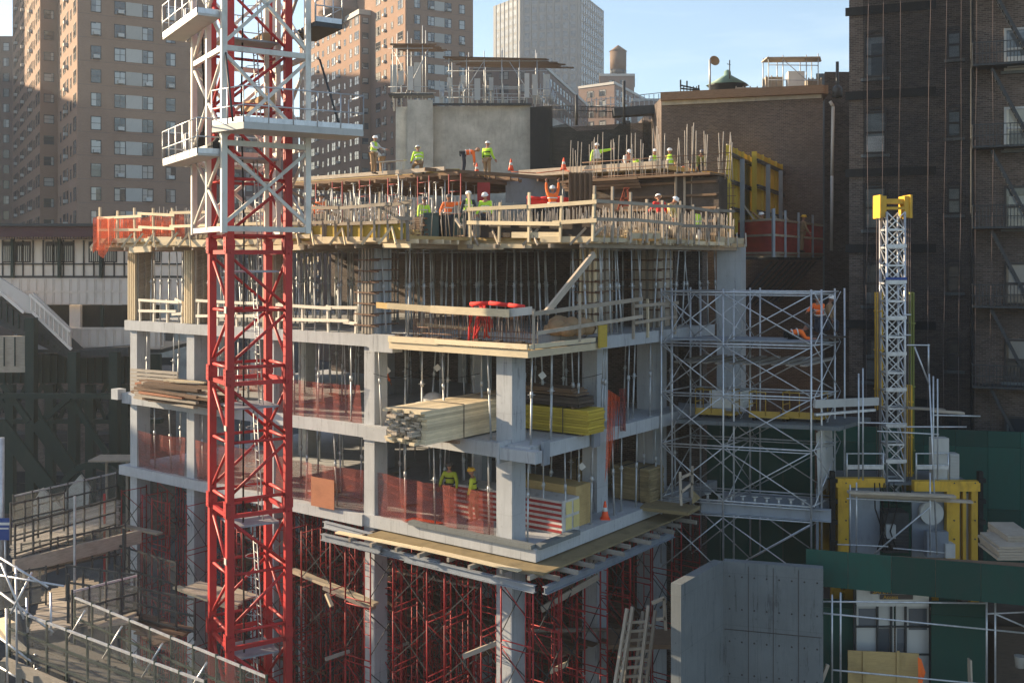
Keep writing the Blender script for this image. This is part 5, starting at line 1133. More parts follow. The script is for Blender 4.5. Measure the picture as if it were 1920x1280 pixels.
m = MB(); m.bar(B(3.5, -.9, LV[2]+.0), B(1.4, -.9, LV[2]+.0), .1, .1); m.bar(B(3.5, 1.6, LV[2]+.04), B(1.4, 1.6, LV[2]+.04), .1, .08); m.build('bearer', M['lumber_dark'], lb)
# yellow panel stack
def stack(label, u0, v0, du, dv, z, n, t, mat, name='panel_stack', cat='panel stack', jit=.03, straps=True):
    r = thing(name, label, cat, tuple(B(u0+du/2, v0+dv/2, z)))
    for k in range(n):
        a, b = random.uniform(-jit, jit), random.uniform(-jit, jit); m = MB(); m.obox(B(u0+a+du, v0+b, z+.06+k*t), -E1*du, E2*dv, UP*(t-.012)); m.build('panel', M[mat], r)
    if straps:
        for q in (.25, .72): m = MB(); u = u0+du*q; m.path([B(u, v0-.05, z+.03), B(u, v0-.05, z+n*t+.07), B(u, v0+dv+.04, z+n*t+.07)], .018, 4); m.build('strap', M['steel_dark'], r)
    m = MB(); m.bar(B(u0+.3, v0+.02, z+.03), B(u0+.3, v0+dv-.02, z+.03), .09, .055); m.bar(B(u0+du-.3, v0+.02, z+.03), B(u0+du-.3, v0+dv-.02, z+.03), .09, .055); m.build('bearer', M['lumber_dark'], r)
stack('stack of yellow formwork panels on the right of the second slab', -1.35, 2.3, 3.8, 1.0, LV[2], 9, .09, 'yellow_bright')
stack('dark slab of stacked forms lying on the yellow panel stack', -1.0, 2.35, 3.2, .9, LV[2]+.86, 3, .11, 'ply_dark', straps=False)
stack('row of weathered brown boards on top of the dark forms', -.7, 2.5, 2.9, .8, LV[2]+1.2, 3, .08, 'lumber_dark', jit=.1, straps=False)
stack('tall stack of worn plywood on the right edge of the first slab', -.85, 7.2, 1.55, 1.1, LV[1], 16, .075, 'ply_yel')
stack('low stack of worn plywood behind the right column of the first slab', 1.6, 7.6, 1.3, 1.0, LV[1], 15, .075, 'ply_yel')
# white bags & misc level 2
m = MB()
for (dx, dy, dz, rr) in ((0, 0, 0, .5), (.75, .1, 0, .52), (.35, .2, .45, .42), (-.3, .4, .0, .4), (1.2, .4, 0, .4)):
    c = B(5.2-dx, 1.6+dy, LV[2]+.02+dz); m.lathe(tuple(c), [(rr*.75, 0), (rr, rr*.4), (rr*.95, rr*.9), (rr*.5, rr*1.3), (rr*.15, rr*1.4)], 10)
tag(m.build('white_bag_heap', M['whitecloth']), 'heap of pale grey rubbish bags behind the pine lumber bundle', 'bag heap')
for i, (px, py, Y) in enumerate(((725, 702, 37.6), (819, 697, 37.2), (1016, 712, 34.3), (1090, 882, 36))):
    m = MB(); c = P(px, py, Y); s_ = .16; m.obox(c, Vector((s_, 0, s_*.8)), (0, .03, 0), Vector((-s_*.8, 0, s_))); tag(m.build('paper_tag', M['whitecloth']), 'white paper tag hanging on a shore %s' % ('behind the bag heap', 'above the pine lumber bundle', 'right of the corner column', 'by the right column of the first slab')[i], 'tag')
# ----- plywood apron and its beams under slab 1
ap = thing('formwork_apron', 'plywood apron on joists sticking out below the first slab', 'formwork deck', tuple(B(2, 0, LV[1]-.5)))
za = LV[1]-.5
m = MB(); m.prism([B(5.6, -.75, 0), B(-1.75, -.8, 0), B(-1.75, 8.8, 0), B(-.9, 8.8, 0), B(-.9, .1, 0), B(5.6, .1, 0)], za, za+.05); m.build('plywood', M['ply_yel'], ap)
for k in range(11): m = MB(); v = -.6+k*.85; m.bar(B(1.2, v, za-.08), B(-2.1-random.uniform(0, .35), v+.05, za-.08), .1, .13); m.build('joist', M['lumber_grey'], ap)
for k in range(8): m = MB(); u = -1.4+k*1.05; m.bar(B(u, 2, za-.08), B(u, -1.0-random.uniform(0, .3), za-.08), .1, .13); m.build('joist', M['lumber_grey'], ap)
for (p, q) in ((B(7.4, -1.15, za-.12), B(4.6, -1.15, za-.12)), (B(5.8, -.95, za-.22), B(2.2, -.95, za-.22)), (B(3.6, -1.0, za-.25), B(-1.6, -1.0, za-.28)), (B(8.2, -.3, za+.02), B(5.6, -.5, za+.02)), (B(-1.95, -1, za-.26), B(-1.95, 7, za-.26))):
    m = MB(); m.bar(p, q, .16, .03); m.bar(p-UP*.1, q-UP*.1, .03, .2); m.bar(p-UP*.2, q-UP*.2, .16, .03); m.build('steel_beam', M['steel_blue'], ap)
for (p, q) in ((B(6.8, -1.0, za+.0), B(1.8, -.85, za+.03)), (B(3.0, -.9, za+.05), B(-1.0, -.95, za+.05))): m = MB(); m.bar(p, q, .22, .05); m.build('plank', M['lumber'], ap)
# right hand small platform with wooden rails
rp = thing('timber_platform', 'small plywood platform with wooden end rails by the silver scaffold', 'platform', tuple(P(1260, 945, 38.6)))
m = MB(); a = P(1200, 950, 37.2); b = P(1290, 952, 36.4); c = P(1313, 935, 37.4); d = P(1215, 932, 38.4); m.prism([a, b, c, d], a.z-.12, a.z); m.build('deck', M['ply_yel'], rp)
for (p, q) in (((1277, 947), (1275, 884)), ((1297, 932), (1298, 873)), ((1277, 895), (1298, 886)), ((1277, 922), (1298, 905))): m = MB(); m.bar(P(*p, 36.9), P(*q, 36.9), .09, .09); m.build('rail', M['lumber_old'], rp)
m = MB(); m.face([P(1298, 945, 36.9), P(1314, 933, 37.3), P(1298, 917, 36.9)]); m.build('gusset', M['ply_yel'], rp)
# ----- red shoring towers below slab 1
def shoring(h, w_=1.2, d_=1.5):
    m_f = []; nlev = int(h/1.72); fr_ = MB(); 
    hh = h/nlev
    parts = []
    for k in range(nlev):
        for y in (-d_/2, d_/2):
            m = MB(); z = k*hh
            for x in (-w_/2, w_/2): m.tube((x, y, z+.02), (x, y, z+hh-.02), .028, 5)
            for x in (-w_/2+.28,): m.tube((x, y, z+.1), (x, y, z+hh-.1), .018, 4)
            for j in range(5): m.tube((-w_/2, y, z+.12+j*(hh-.24)/4), (-w_/2+.28, y, z+.12+j*(hh-.24)/4), .014, 4)
            m.tube((-w_/2, y, z+.1), (w_/2, y, z+.1), .02, 4); m.tube((-w_/2, y, z+hh-.1), (w_/2, y, z+hh-.1), .02, 4); m.tube((-w_/2+.28, y, z+hh*.5), (w_/2, y, z+hh-.12), .016, 4)
            parts.append(('frame', m))
        m = MB()
        for x in (-w_/2, w_/2): m.bar((x, -d_/2, z+.3), (x, d_/2, z+hh-.3), .02, .03); m.bar((x, d_/2, z+.3), (x+.02, -d_/2, z+hh-.3), .02, .03)
        parts.append(('cross_brace', m))
    return parts
zt1 = za-.3; st = thing('shoring_tower', '', 'shoring tower', tuple(B(.8, .3, GZ)))
for nm, m in shoring(zt1-GZ): m.build(nm, M['red_shore'] if nm == 'frame' else M['steel_dark'], st, True)
first = True
A2_ = math.atan2(E1.y, E1.x)
for vi, v in enumerate((-.2, 1.9, 4.0, 6.3, 9.2)):
    for ui in range(10):
        u = -.9+ui*2.25+(.5 if vi % 2 else 0)
        if u < -1.4 and v < 1: continue
        lab = 'red shoring tower in the %s row, %s' % (('front', 'second', 'third', 'fourth', 'rear')[vi], ('at the right corner', 'right of the corner column', 'between corner and second column', 'right of the second column', 'behind the second column', 'behind the crane mast', 'left of the crane mast', 'behind the third column', 'in the left bay', 'at the left end')[ui])
        g_ = 'red shoring towers in the %s row under the first slab' % ('front', 'second', 'third', 'fourth', 'rear')[vi]
        loc = B(u, v, GZ)
        if first: st.location = loc; st.rotation_euler = (0, 0, A2_); st['label'] = lab; st['group'] = g_; first = False
        else: dup(st, loc, A2_+(math.pi/2 if random.random() < .4 else 0), lab, g_)
# loose planks and mid-level decks among shoring
for i, (a, b, Y, Y2, w_, h_, mt) in enumerate((((548, 1068), (705, 1132), 38, 36, .3, .1, 'lumber'), ((330, 1100), (440, 1140), 41, 38, .28, .1, 'lumber'), ((610, 1100), (700, 1140), 37, 36, .3, .1, 'lumber_old'), ((612, 1112), (622, 1136), 36, 35.8, .12, .1, 'lumber'), ((1015, 1142), (1122, 1080), 33, 34, .06, .2, 'lumber_old'), ((868, 1230), (930, 1205), 32, 32.3, .06, .15, 'lumber_old'), ((1032, 1258), (1064, 1243), 33, 33.5, .06, .15, 'lumber'), ((610, 1235), (655, 1220), 35.5, 36, .1, .1, 'lumber_grey'),
     ((230, 985), (300, 1000), 43, 42, .3, .08, 'lumber_old'), ((700, 1060), (900, 1100), 38, 36, .3, .08, 'lumber_old'), ((980, 1180), (1150, 1180), 34, 37, .2, .1, 'lumber_old'), ((1106, 1045), (1175, 1043), 35, 37, .1, .14, 'lumber_grey'), ((860, 1090), (1010, 1070), 35, 36, .2, .1, 'lumber_dark'))):
    m = MB(); m.bar(P(*a, Y), P(*b, Y2), w_, h_); tag(m.build('loose_plank', M[mt]), 'loose plank lying across the red shoring, %s' % ('long and sunlit, right of the mast', 'sunlit, left of the mast', 'dull one right of the mast', 'short stub by the second column', 'raking upward right of the corner column', 'raking, left of the corner column', 'short raking one at the bottom', 'grey, left of the second column at the bottom', 'in the left bay', 'deep between the columns', 'level one by the wooden ladders', 'grey one below the apron', 'dark one behind the corner column')[i], 'plank')
mid = thing('shoring_deck', 'plank decking halfway up inside the red shoring', 'deck', tuple(B(8, 5, -13.2)))
for k in range(16): m = MB(); v = 3.2+k*.5; m.bar(B(-.5+random.uniform(0, 1), v, -13.4), B(19+random.uniform(-1, 1), v, -13.4+random.uniform(-.05, .05)), .34, .06); m.build('plank', M['lumber_dark'], mid)
# lower wooden ladders / racks at right bottom
for i, (x0_, x1_, yt, yb, Y) in enumerate(((1152, 1172, 1140, 1290, 32), (1168, 1225, 1136, 1290, 32.6), (1196, 1240, 1145, 1290, 33.2))):
    r = thing('timber_ladder', ('thin leaning timber ladder by the right column', 'broad site-made timber ladder below the ply stack', 'leaning timber ladder frame beside the concrete pit wall')[i], 'ladder', tuple(P(x0_, yb, Y)))
    sl_ = (1148-1172, 1160-1178, 1212-1232)[i]; m = MB()
    pa, pb_ = P(x0_+(-sl_ if i != 2 else 10), yt, Y+.8), P(x0_+(0 if i != 2 else -8), yb, Y); w3 = Vector(((x1_-x0_)*.55*Y/F, .1, 0))
    m.bar(pa, pb_, .09, .12); m.build('stile', M['lumber_old'], r); m = MB(); m.bar(pa+w3, pb_+w3, .09, .12); m.build('stile', M['lumber_old'], r)
    for k in range(8): q = pa.lerp(pb_, .2+k*.11); m = MB(); m.bar(q, q+w3, .06, .08); m.build('rung', M['lumber_old'], r)
m = MB(); m.prism([P(1140, 1208, 35), P(1262, 1208, 35), P(1262, 1208, 36.5), P(1140, 1208, 36.5)], P(0, 1208, 35).z-.15, P(0, 1208, 35).z); tag(m.build('timber_landing', M['lumber_dark']), 'dark timber landing beside the concrete pit wall', 'platform')
for i, (a, b) in enumerate((((1535, 1290), (1552, 1245)), ((1222, 1130), (1246, 1120)), ((1245, 1120), (1248, 1180)), ((1230, 1160), (1248, 1158)))):
    m = MB(); m.bar(P(*a, 31.5 if i == 0 else 33), P(*b, 31.5 if i == 0 else 33), .1, .1); tag(m.build('timber_prop', M['lumber_old']), 'short timber prop %s' % ('between the pit wall and pipe rails', 'leaning at the top of the wooden ladders', 'upright beside the pit wall end', 'level between the ladders and the pit wall')[i], 'prop')
# ----- old lumber pile on slab 2 left
r = thing('lumber_pile', 'dark old lumber pile sagging over the left end of the second slab', 'lumber pile', tuple(B(17, 0, LV[2])))
for k in range(70):
    row = k//14; c = k % 14; m = MB(); p = B(19.8-random.uniform(0, 1.6)-c*.03, -1.3+c*.13+random.uniform(-.05, .05), LV[2]+.05+row*.15+random.uniform(0, .05)); q = p-E1*random.uniform(3.6, 5.2)+UP*random.uniform(-.1, .1)+E2*random.uniform(-.3, .3)
    if c < 4: p += -E1*.8
    m.bar(p, q, random.choice((.1, .14, .2)), .1); m.build('plank', M[random.choice(('lumber_brown', 'lumber_brown', 'lumber_brown', 'lumber_old', 'ply_red', 'lumber_brown'))], r)
m = MB()
for k in range(6): m.bar(B(20.3, -.25, LV[2]+.25+k*.16), B(16.9, -.28, LV[2]+.32+k*.16), .04, .12)
tag(m.build('board_screen', M['lumber_grey']), 'grey board screen behind the old lumber pile', 'screen')
m = MB()
for k in range(5): m.bar(B(17.2-.2*k, -.7, LV[2]+.85+.03*(k % 2)), B(15.6-.2*k, -.5, LV[2]+.9), .14, .06)
tag(m.build('board_bundle', M['lumber']), 'few pale boards on top of the old lumber pile', 'lumber')
# slab 2 left balcony blocks
m = MB(); m.obox(B(21.6, -.35, LV[2]-.3), -E1*.5, E2*.4, UP*.45); m.build('beam_stub', M['conc'], cb)
# ----- fifth level formwork on level 4 (set back)
Z5 = 4.15
f5 = thing('formwork_deck', 'upper timber formwork deck of the fifth level set back on steel props', 'formwork deck', tuple(B(14, 15, T4)))
m = MB(); m.prism([B(11.8, 10.9, 0), B(22.5, 10.9, 0), B(22.5, 24, 0), B(11.8, 24, 0)], Z5, Z5+.06); m.build('plywood', M['ply'], f5)
m = MB(); m.prism([B(3.2, 16, 0), B(11.7, 16, 0), B(11.7, 22, 0), B(3.2, 22, 0)], Z5+.05, Z5+.25); m.build('plywood', M['ply'], f5)
for k in range(10): m = MB(); v = 10.7+k*.9; m.bar(B(11.5-random.uniform(0, .7), v, Z5-.1), B(22.8, v, Z5-.1), .1, .16); m.build('joist', M['lumber_dark'], f5)
for k in range(11): m = MB(); u = 11.9+k*1.02; m.bar(B(u, 10.4-random.uniform(0, .4), Z5-.26), B(u, 20, Z5-.26), .12, .16); m.build('stringer', M['lumber_dark'], f5)
for k in range(8): m = MB(); u = 3.6+k*1.1; m.bar(B(u, 15.7, Z5-.12), B(u, 21, Z5-.12), .1, .16); m.build('stringer', M['lumber_dark'], f5)
m = MB(); m.bar(B(12.4, 9.8, Z5+.1), B(9.0, 15.6, Z5-.12), .14, .16); m.build('joist', M['lumber_dark'], f5)
m = MB(); m.bar(B(22.6, 10.3, Z5+.1), B(11.6, 10.3, Z5+.12), .1, .18); m.build('edge_board', M['lumber_old'], f5)
m = MB(); m.bar(B(11.4, 15.8, Z5+.24), B(3.0, 15.8, Z5+.26), .1, .34); m.build('edge_board', M['lumber_old'], f5)
i5 = 0
for v in (10.8, 12.4, 14.2):
    for k in range(11):
        u = 12.1+k*1.0+random.uniform(-.2, .2); shore(u, v, T4, Z5-.36, 'steel prop under the fifth level deck', 'steel shores under the fifth level deck')
for v in (16.2, 17.8):
    for k in range(8): shore(3.8+k*1.05, v, T4, Z5-.22, 'steel prop under the fifth level deck', 'steel shores under the fifth level deck')
# red scaffold frames between
for k in range(6):
    m = MB(); c = B(20.5-k*1.9, 9.9, T4)
    for dx in (0, .7): m.tube(c-E1*dx, c-E1*dx+UP*3.1, .03, 5)
    for j in range(6): m.tube(c+UP*(.3+j*.5), c-E1*.7+UP*(.3+j*.5), .016, 4)
    tag(m.build('ladder_frame', M['red_shore']), 'red ladder frame standing before the fifth level props', 'scaffold frame', 'red ladder frames before the fifth level props')
# dark timber core formwork with tall rebars and work platform
cf = thing('core_formwork', 'dark timber wall formwork of the core rising from the fourth level', 'formwork', tuple(B(3, 14, T4)))
m = MB(); m.obox(B(6.6, 13.8, T4-.05), -E1*7.05, E2*.25, UP*2.75); m.build('panel', M['ply_dark'], cf)
m = MB(); m.obox(B(-.44, 14.06, T4-.05), E1*.25, E2*.6, UP*2.75); m.build('panel', M['ply_dark'], cf)
for k in range(5): m = MB(); m.bar(B(6.6, 13.73, T4+.3+k*.55), B(-.4, 13.73, T4+.3+k*.55), .12, .1); m.build('waler', M['lumber_dark'], cf)
m = MB(); m.prism([B(6.8, 13.2, 0), B(-.35, 13.2, 0), B(-.35, 14.9, 0), B(6.8, 15.6, 0)], T4+2.75, T4+2.85); m.build('walkway', M['lumber_dark'], cf)
for k in range(4): m = MB(); m.bar(B(7.0, 13.0+.12*k, T4+2.75-.12*k), B(3.0, 13.0+.12*k, T4+2.75-.12*k), .06, .1); m.build('waler', M['lumber_dark'], cf)
for k in range(62):
    u = 7.8-8.6*k/62+random.uniform(-.06, .06); v = random.choice((14.3, 14.9, 15.4)); m = MB(); q = B(u, v, T4+2.6); m.tube(q, q+Vector((random.uniform(-.1, .1), 0, random.uniform(1.6, 2.6) if k % 4 else 1.0)), .022, 4); m.build('rebar', M['rebar_grey'], cf)
for k in range(3): m = MB(); m.tube(B(6.6, 14.2, T4+3.0+k*.35), B(-.8, 14.2, T4+3.0+k*.35), .02, 4); m.build('rebar', M['rebar'], cf)
# tall vertical form in front of core (dark with timber studs) at px 1265-1315
vf = thing('wall_formwork', 'upright black panel formwork with timber studs beside the lime safety vest', 'formwork', tuple(B(-.4, 11.8, T4)))
c0 = P(1267, 440, 44.2); wv_ = 1.12; c0.z = T4
m = MB(); m.obox(c0, (wv_, 0, 0), (0, .3, 0), (0, 0, zz(323, 44.2)-T4)); m.build('panel', M['ply_dark'], vf)
for x in (0, .36, .68, .98, wv_): m = MB(); m.bar(c0+Vector((x, -.05, 0)), c0+Vector((x, -.05, zz(323, 44.2)-T4)), .09, .08); m.build('stud', M['lumber_old'], vf)
m = MB()
for k in range(9): m.tube(c0+Vector((1.2+.16*k, .2, 0)), c0+Vector((1.2+.16*k, .2, 2.5)), .022, 4)
for k in range(7): m.tube(c0+Vector((1.2, .2, .3+k*.33)), c0+Vector((2.6, .2, .3+k*.33)), .018, 4)
tag(m.build('rebar_cage', M['rebar']), 'dark rebar mat standing right of the black panel formwork', 'rebar cage')
# second vertical form left of core at px 1075-1110
m = MB(); c0 = P(1068, 380, 45); c0.z = T4
for k in range(5): m.bar(c0+Vector((.22*k, 0, 0)), c0+Vector((.22*k, 0, 3.0)), .08, .1)
m.obox(c0+Vector((0, .07, 0)), (1.0, 0, 0), (0, .05, 0), (0, 0, 3.0)); tag(m.build('column_formwork', M['lumber_dark']), 'dark timber column form left of the core wall with open studs', 'formwork')
# ----- red railed platform and yellow forms
pr = thing('climbing_platform', 'cantilevered platform wrapped in red netting below the yellow forms', 'platform', tuple(P(1450, 470, 46)))
zb5 = zz(474, 46.5); zt5 = zz(412, 46.5)
c1, c2, c3 = P(1365, 480, 50), P(1450, 480, 46.5), P(1543, 480, 55)
c4 = Vector((c3.x-3, c3.y+2, 0))
m = MB(); m.prism([c1, c2, c3, c4], zb5-.18, zb5); m.build('deck', M['lumber_old'], pr)
for (a, b) in ((c1, c2), (c2, c3)):
    m = MB(); n = 8
    for k in range(n): p, q = a.lerp(b, k/n), a.lerp(b, (k+1)/n); m.face([Vector((p.x, p.y, zb5-.1)), Vector((q.x, q.y, zb5-.1)), Vector((q.x, q.y, zt5)), Vector((p.x, p.y, zt5))])
    m.build('netting', M['net_redsolid'], pr)
    for h in (0, .8, 1.5): m = MB(); m.bar(Vector((a.x, a.y-.08, zb5+h)), Vector((b.x, b.y-.08, zb5+h)), .05, .1); m.build('rail', M['lumber_old'], pr)
for q in (c2, c2.lerp(c3, .2), c2.lerp(c3, .45), c2.lerp(c3, .75), c1.lerp(c2, .98)): m = MB(); m.bar(Vector((q.x, q.y-.1, zb5-.2)), Vector((q.x, q.y-.1, zt5+.5)), .1, .1); m.build('post', M['steel_blue'], pr)
for k in range(9): m = MB(); q = c2.lerp(c3, .05+k*.11); m.bar(Vector((q.x, q.y-.2, zb5-.25)), Vector((q.x-1.5, q.y+1.2, zb5-.25)), .1, .12); m.bar(Vector((q.x-.2, q.y, zb5-.4)), Vector((q.x-1.8, q.y+1.6, zb5-2.6)), .06, .08); m.build('bracket', M['steel_dark'], pr)
def wallform(label, a, b, z0, z1, npan):
    r = thing('wall_form_panel', label, 'formwork', (a.x, a.y, z0)); d = (b-a); d.z = 0; L = d.length; d.normalize(); nn = Vector((d.y, -d.x, 0))
    for k in range(npan):
        w3 = L/npan; m = MB(); m.obox(a+d*(w3*k+.02)+UP*(z0-a.z), d*(w3-.04), -nn*.12, UP*(z1-z0)); m.build('panel', M['yellow_bright'], r)
        for x in (.06, w3/2, w3-.06): m = MB(); q = a+d*(w3*k+x)+nn*.06; q.z = z0; m.bar(q, q+UP*(z1-z0), .08, .12, side=d); m.build('rib', M['yellow_form'], r)
    for j in range(4): m = MB(); z = z0+.5+j*(z1-z0-.9)/3; m.bar(Vector((a.x, a.y, z))+nn*.16, Vector((a.x, a.y, z))+d*L+nn*.16, .08, .1); m.bar(Vector((a.x, a.y, z-.12))+nn*.18, Vector((a.x, a.y, z-.12))+d*L+nn*.18, .08, .05); m.build('waler', M['steel_dark'], r)
    for k in range(npan): m = MB(); q = a+d*(L*(k+.5)/npan)+nn*.33; q.z = z0-.2; m.bar(q, q+UP*(z1-z0-.3), .16, .2, side=d); m.build('strongback', M['steel_blue'], r); m = MB(); m.bar(q+UP*2.2, q+nn*1.5+UP*.1, .08, .08); m.build('brace', M['lumber_old'], r)
wallform('yellow wall form panel with steel strongback, left of the pair', P(1366, 425, 47), P(1412, 425, 53), .7, zz(272, 47), 2)
wallform('yellow wall form panel with steel strongback, right of the pair', P(1414, 425, 50), P(1484, 425, 60), .7, zz(284, 50), 3)
m = MB(); m.bar(P(1364, 430, 47.9), P(1364, 270, 47.9), .1, .1); tag(m.build('form_edge_plank', M['lumber']), 'pale plank on the near edge of the left yellow form', 'plank')
# deck level 4 clutter
for i, (px, Y, w_, h_, mt) in enumerate(((818, 42, .95, 1.05, 'bluegreen'), (846, 42, .95, 1.0, 'bluegreen'))):
    c = P(px, 440, Y); m = MB(); m.box(c.x, c.y, T4, w_, .8, h_); m.box(c.x, c.y, T4+h_, w_+.08, .88, .05); tag(m.build('site_bin', M[mt]), ('dark bin at the left of the pair behind the guard rail', 'blue green bin at the right of the pair behind the guard rail')[i], 'bin')
m = MB(); a = P(988, 383, 46); m.obox(a, (1.9, 0, 0), (0, .6, 0), (0, 0, .2)); m.path([a+Vector((0, 0, .3)), a+Vector((.6, -.1, .24)), a+Vector((1.2, 0, .3)), a+Vector((2, 0, .2))], .08, 6); tag(m.build('red_tarp_bundle', M['redcloth']), 'red tarpaulin bundle behind the pale guard rail', 'tarpaulin')
m = MB(); a = P(950, 372, 49); m.obox(P(948, 380, 52), (3.0, 0, 0), (0, .1, 0), (0, 0, 1.35)); tag(m.build('grey_container', M['steel_blue']), 'blue grey storage container under the fifth level deck', 'container')
m = MB(); m.obox(P(895, 378, 49), (.6, 0, 0), (0, .3, 0), (0, 0, .9)); tag(m.build('red_cabinet', M['flagred']), 'dark red cabinet under the upper deck', 'cabinet')
m = MB(); a = P(1168, 392, 45)
for (p, q) in (((1158, 394), (1172, 353)), ((1182, 394), (1176, 353)), ((1166, 394), (1171, 355)), ((1170, 353), (1180, 353)), ((1161, 385), (1180, 385)), ((1165, 372), (1178, 372))): m.bar(P(*p, 45), P(*q, 45), .07, .07)
tag(m.build('step_ladder', M['cone2']), 'orange brown step ladder before the core wall', 'step ladder')
m = MB(); a = P(1296, 428, 43.8); m.obox(a-Vector((0, .1, 0)), (.1, 0, 0), (0, .02, 0), (0, 0, .1))
v_ = thing('safety_vest', 'lime safety vest hung on the right guard rail', 'safety vest', tuple(P(1308, 412, 43)))
m = MB(); o = P(1301, 424, 41.2)
m.face([o, o+Vector((.28, 0, 0)), o+Vector((.33, .02, .28)), o+Vector((.25, 0, .46)), o+Vector((.07, 0, .5)), o+Vector((-.02, .02, .3))]); m.face([o+Vector((.0, .06, .05)), o+Vector((.26, .06, .02)), o+Vector((.3, .05, .3)), o+Vector((.24, .04, .46)), o+Vector((.07, .04, .5))])
m.build('fabric', M['lime'], v_); m = MB(); m.bar(o+Vector((0, -.01, .18)), o+Vector((.3, -.01, .19)), .01, .05); m.build('reflective_band', M['whitecloth'], v_)
m = MB(); o = P(1311, 428, 41.2); m.lathe(tuple(o-UP*.5), [(.09, 0), (.13, .2), (.05, .45)], 8); tag(m.build('white_sack', M['whitecloth']), 'small white sack hanging below the lime safety vest', 'sack')
# upper deck: cones, tape, white sheet, tool bench
for i, px in enumerate((958, 1057, 894)):
    Yc = (50.5, 50, 50.5)[i]; p = P(px, 0, Yc); cone(Vector((p.x, p.y, Z5+(.26 if i < 2 else .06))), ('orange cone near the left end of the salmon plank deck', 'orange cone near the right end of the salmon plank deck', 'pale orange cone beside the upper workers')[i], .85)
m = MB(); m.path([P(958, 322, 50.3), P(1005, 325, 50.3), P(1057, 319, 50.3), P(1095, 327, 50)], .03, 4); tag(m.build('barrier_tape', M['cone2']), 'sagging barrier tape between the cones on the upper deck', 'tape')
m = MB(); o = P(705, 305, 49.5); m.obox(o, Vector((1.3, 0, .12)), Vector((.1, 1.2, .1)), UP*.03)
for (dx, dy) in ((.3, .1), (1.2, .2), (.5, 1), (1.2, 1)): m.bar(o+Vector((dx, dy, 0)), (o.x+dx, o.y+dy, Z5+.06), .04)
tag(m.build('saw_table', M['plastic']), 'white topped site table on the upper deck beside the leftmost worker', 'table')
m = MB(); o = P(798, 323, 49); m.obox(o, (1.6, 0, 0), (0, 1, 0), (0, 0, .16)); tag(m.build('yellow_board_pile', M['yellow_form']), 'yellow board pile beside the kneeling lime worker', 'board pile')
# hangs: white bags etc on level-4
# cables draped
for i in range(4):
    m = MB(); a = P((700, 760, 640, 1020)[i], (700, 690, 1080, 690)[i], 36); b = P((800, 900, 700, 1130)[i], (690, 700, 1150, 700)[i], 36.4); m.path([a.lerp(b, t/6)-UP*.25*math.sin(math.pi*t/6) for t in range(7)], .012, 4); tag(m.build('power_cable', M['black']), 'thin black cable sagging between shores, %s' % ('left of the bag heap', 'above the lumber bundle', 'among the lower shoring', 'right of the corner column')[i], 'cable')

# clutter on the fourth level deck
CL = [(15.2, 1.2, 2.6, .5, .35, 'lumber', 'pale plank pile on the fourth level behind the crane mast'), (13.2, 3.5, 3.2, .6, .5, 'lumber_dark', 'dark beam pile on the fourth level behind the crane mast'), (9.6, 2.2, 2.4, .5, .3, 'lumber_old', 'grey plank pile behind the orange hooded worker'), (8.2, 5.0, 3.0, .7, .9, 'lumber_dark', 'tall dark beam pile below the fifth level deck'),
      (5.2, 1.0, 1.2, .6, .3, 'ply', 'short plywood pile left of the dark bins'), (19.4, 1.5, 3.0, .6, .4, 'lumber', 'pale plank pile near the orange netting corner'), (1.5, 5.2, 2.0, .5, .3, 'lumber_old', 'plank pile behind the pale guard rail'), (-.6, 6.5, .6, 2.4, .35, 'lumber', 'pale plank pile along the right guard rail'), (.6, 8.2, 1.6, .6, .5, 'ply_dark', 'black form panels piled near the step ladder'), (17.6, 4.6, 3.4, .8, .8, 'lumber_dark', 'brown beam pile above the left bays')]
for (u, v, du, dv, h, mt, lab) in CL:
    m = MB(); n = max(2, int(h/.09)); c = max(2, int(dv/.16)) if du > dv else max(2, int(du/.16))
    for k in range(n):
        for j in range(c):
            if random.random() < .12: continue
            r_ = random.uniform(-.2, .2)
            if du > dv: m.bar(B(u+r_, v+j*dv/c, T4+.06+k*.09), B(u+du+r_, v+j*dv/c+random.uniform(-.06, .06), T4+.06+k*.09), .14, .075)
            else: m.bar(B(u+j*du/c, v+r_, T4+.06+k*.09), B(u+j*du/c, v+dv+r_, T4+.06+k*.09), .14, .075)
    tag(m.build('board_pile', M[mt]), lab, 'board pile')
for i, (u, v, mt, lab) in enumerate(((7.0, .3, 'plastic', 'pale bucket between the bins and the crane cage'), (2.4, 3.4, 'yellow_bright', 'yellow bucket behind the pale guard rail, left'), (-.2, 3.6, 'yellow_bright', 'yellow bucket behind the pale guard rail, right'), (.8, 3.5, 'cone', 'orange bucket behind the middle of the pale guard rail'), (12.4, .4, 'cone', 'orange bucket behind the crane mast'))):
    m = MB(); m.lathe(tuple(B(u, v, T4+.01)), [(.13, 0), (.17, .36), (.175, .37)], 12); tag(m.build('bucket', M[mt]), lab, 'bucket')
# thin uprights rising above the fourth level: propped steel ready for the next pour
for k in range(46):
    u = 9+random.uniform(0, 11); v = random.uniform(4.5, 10.2); shore(u, v, T4, T4+random.choice((1.9, 2.3, 2.7)), 'loose prop on the fourth level', 'loose steel props on the fourth level', lean=.05)

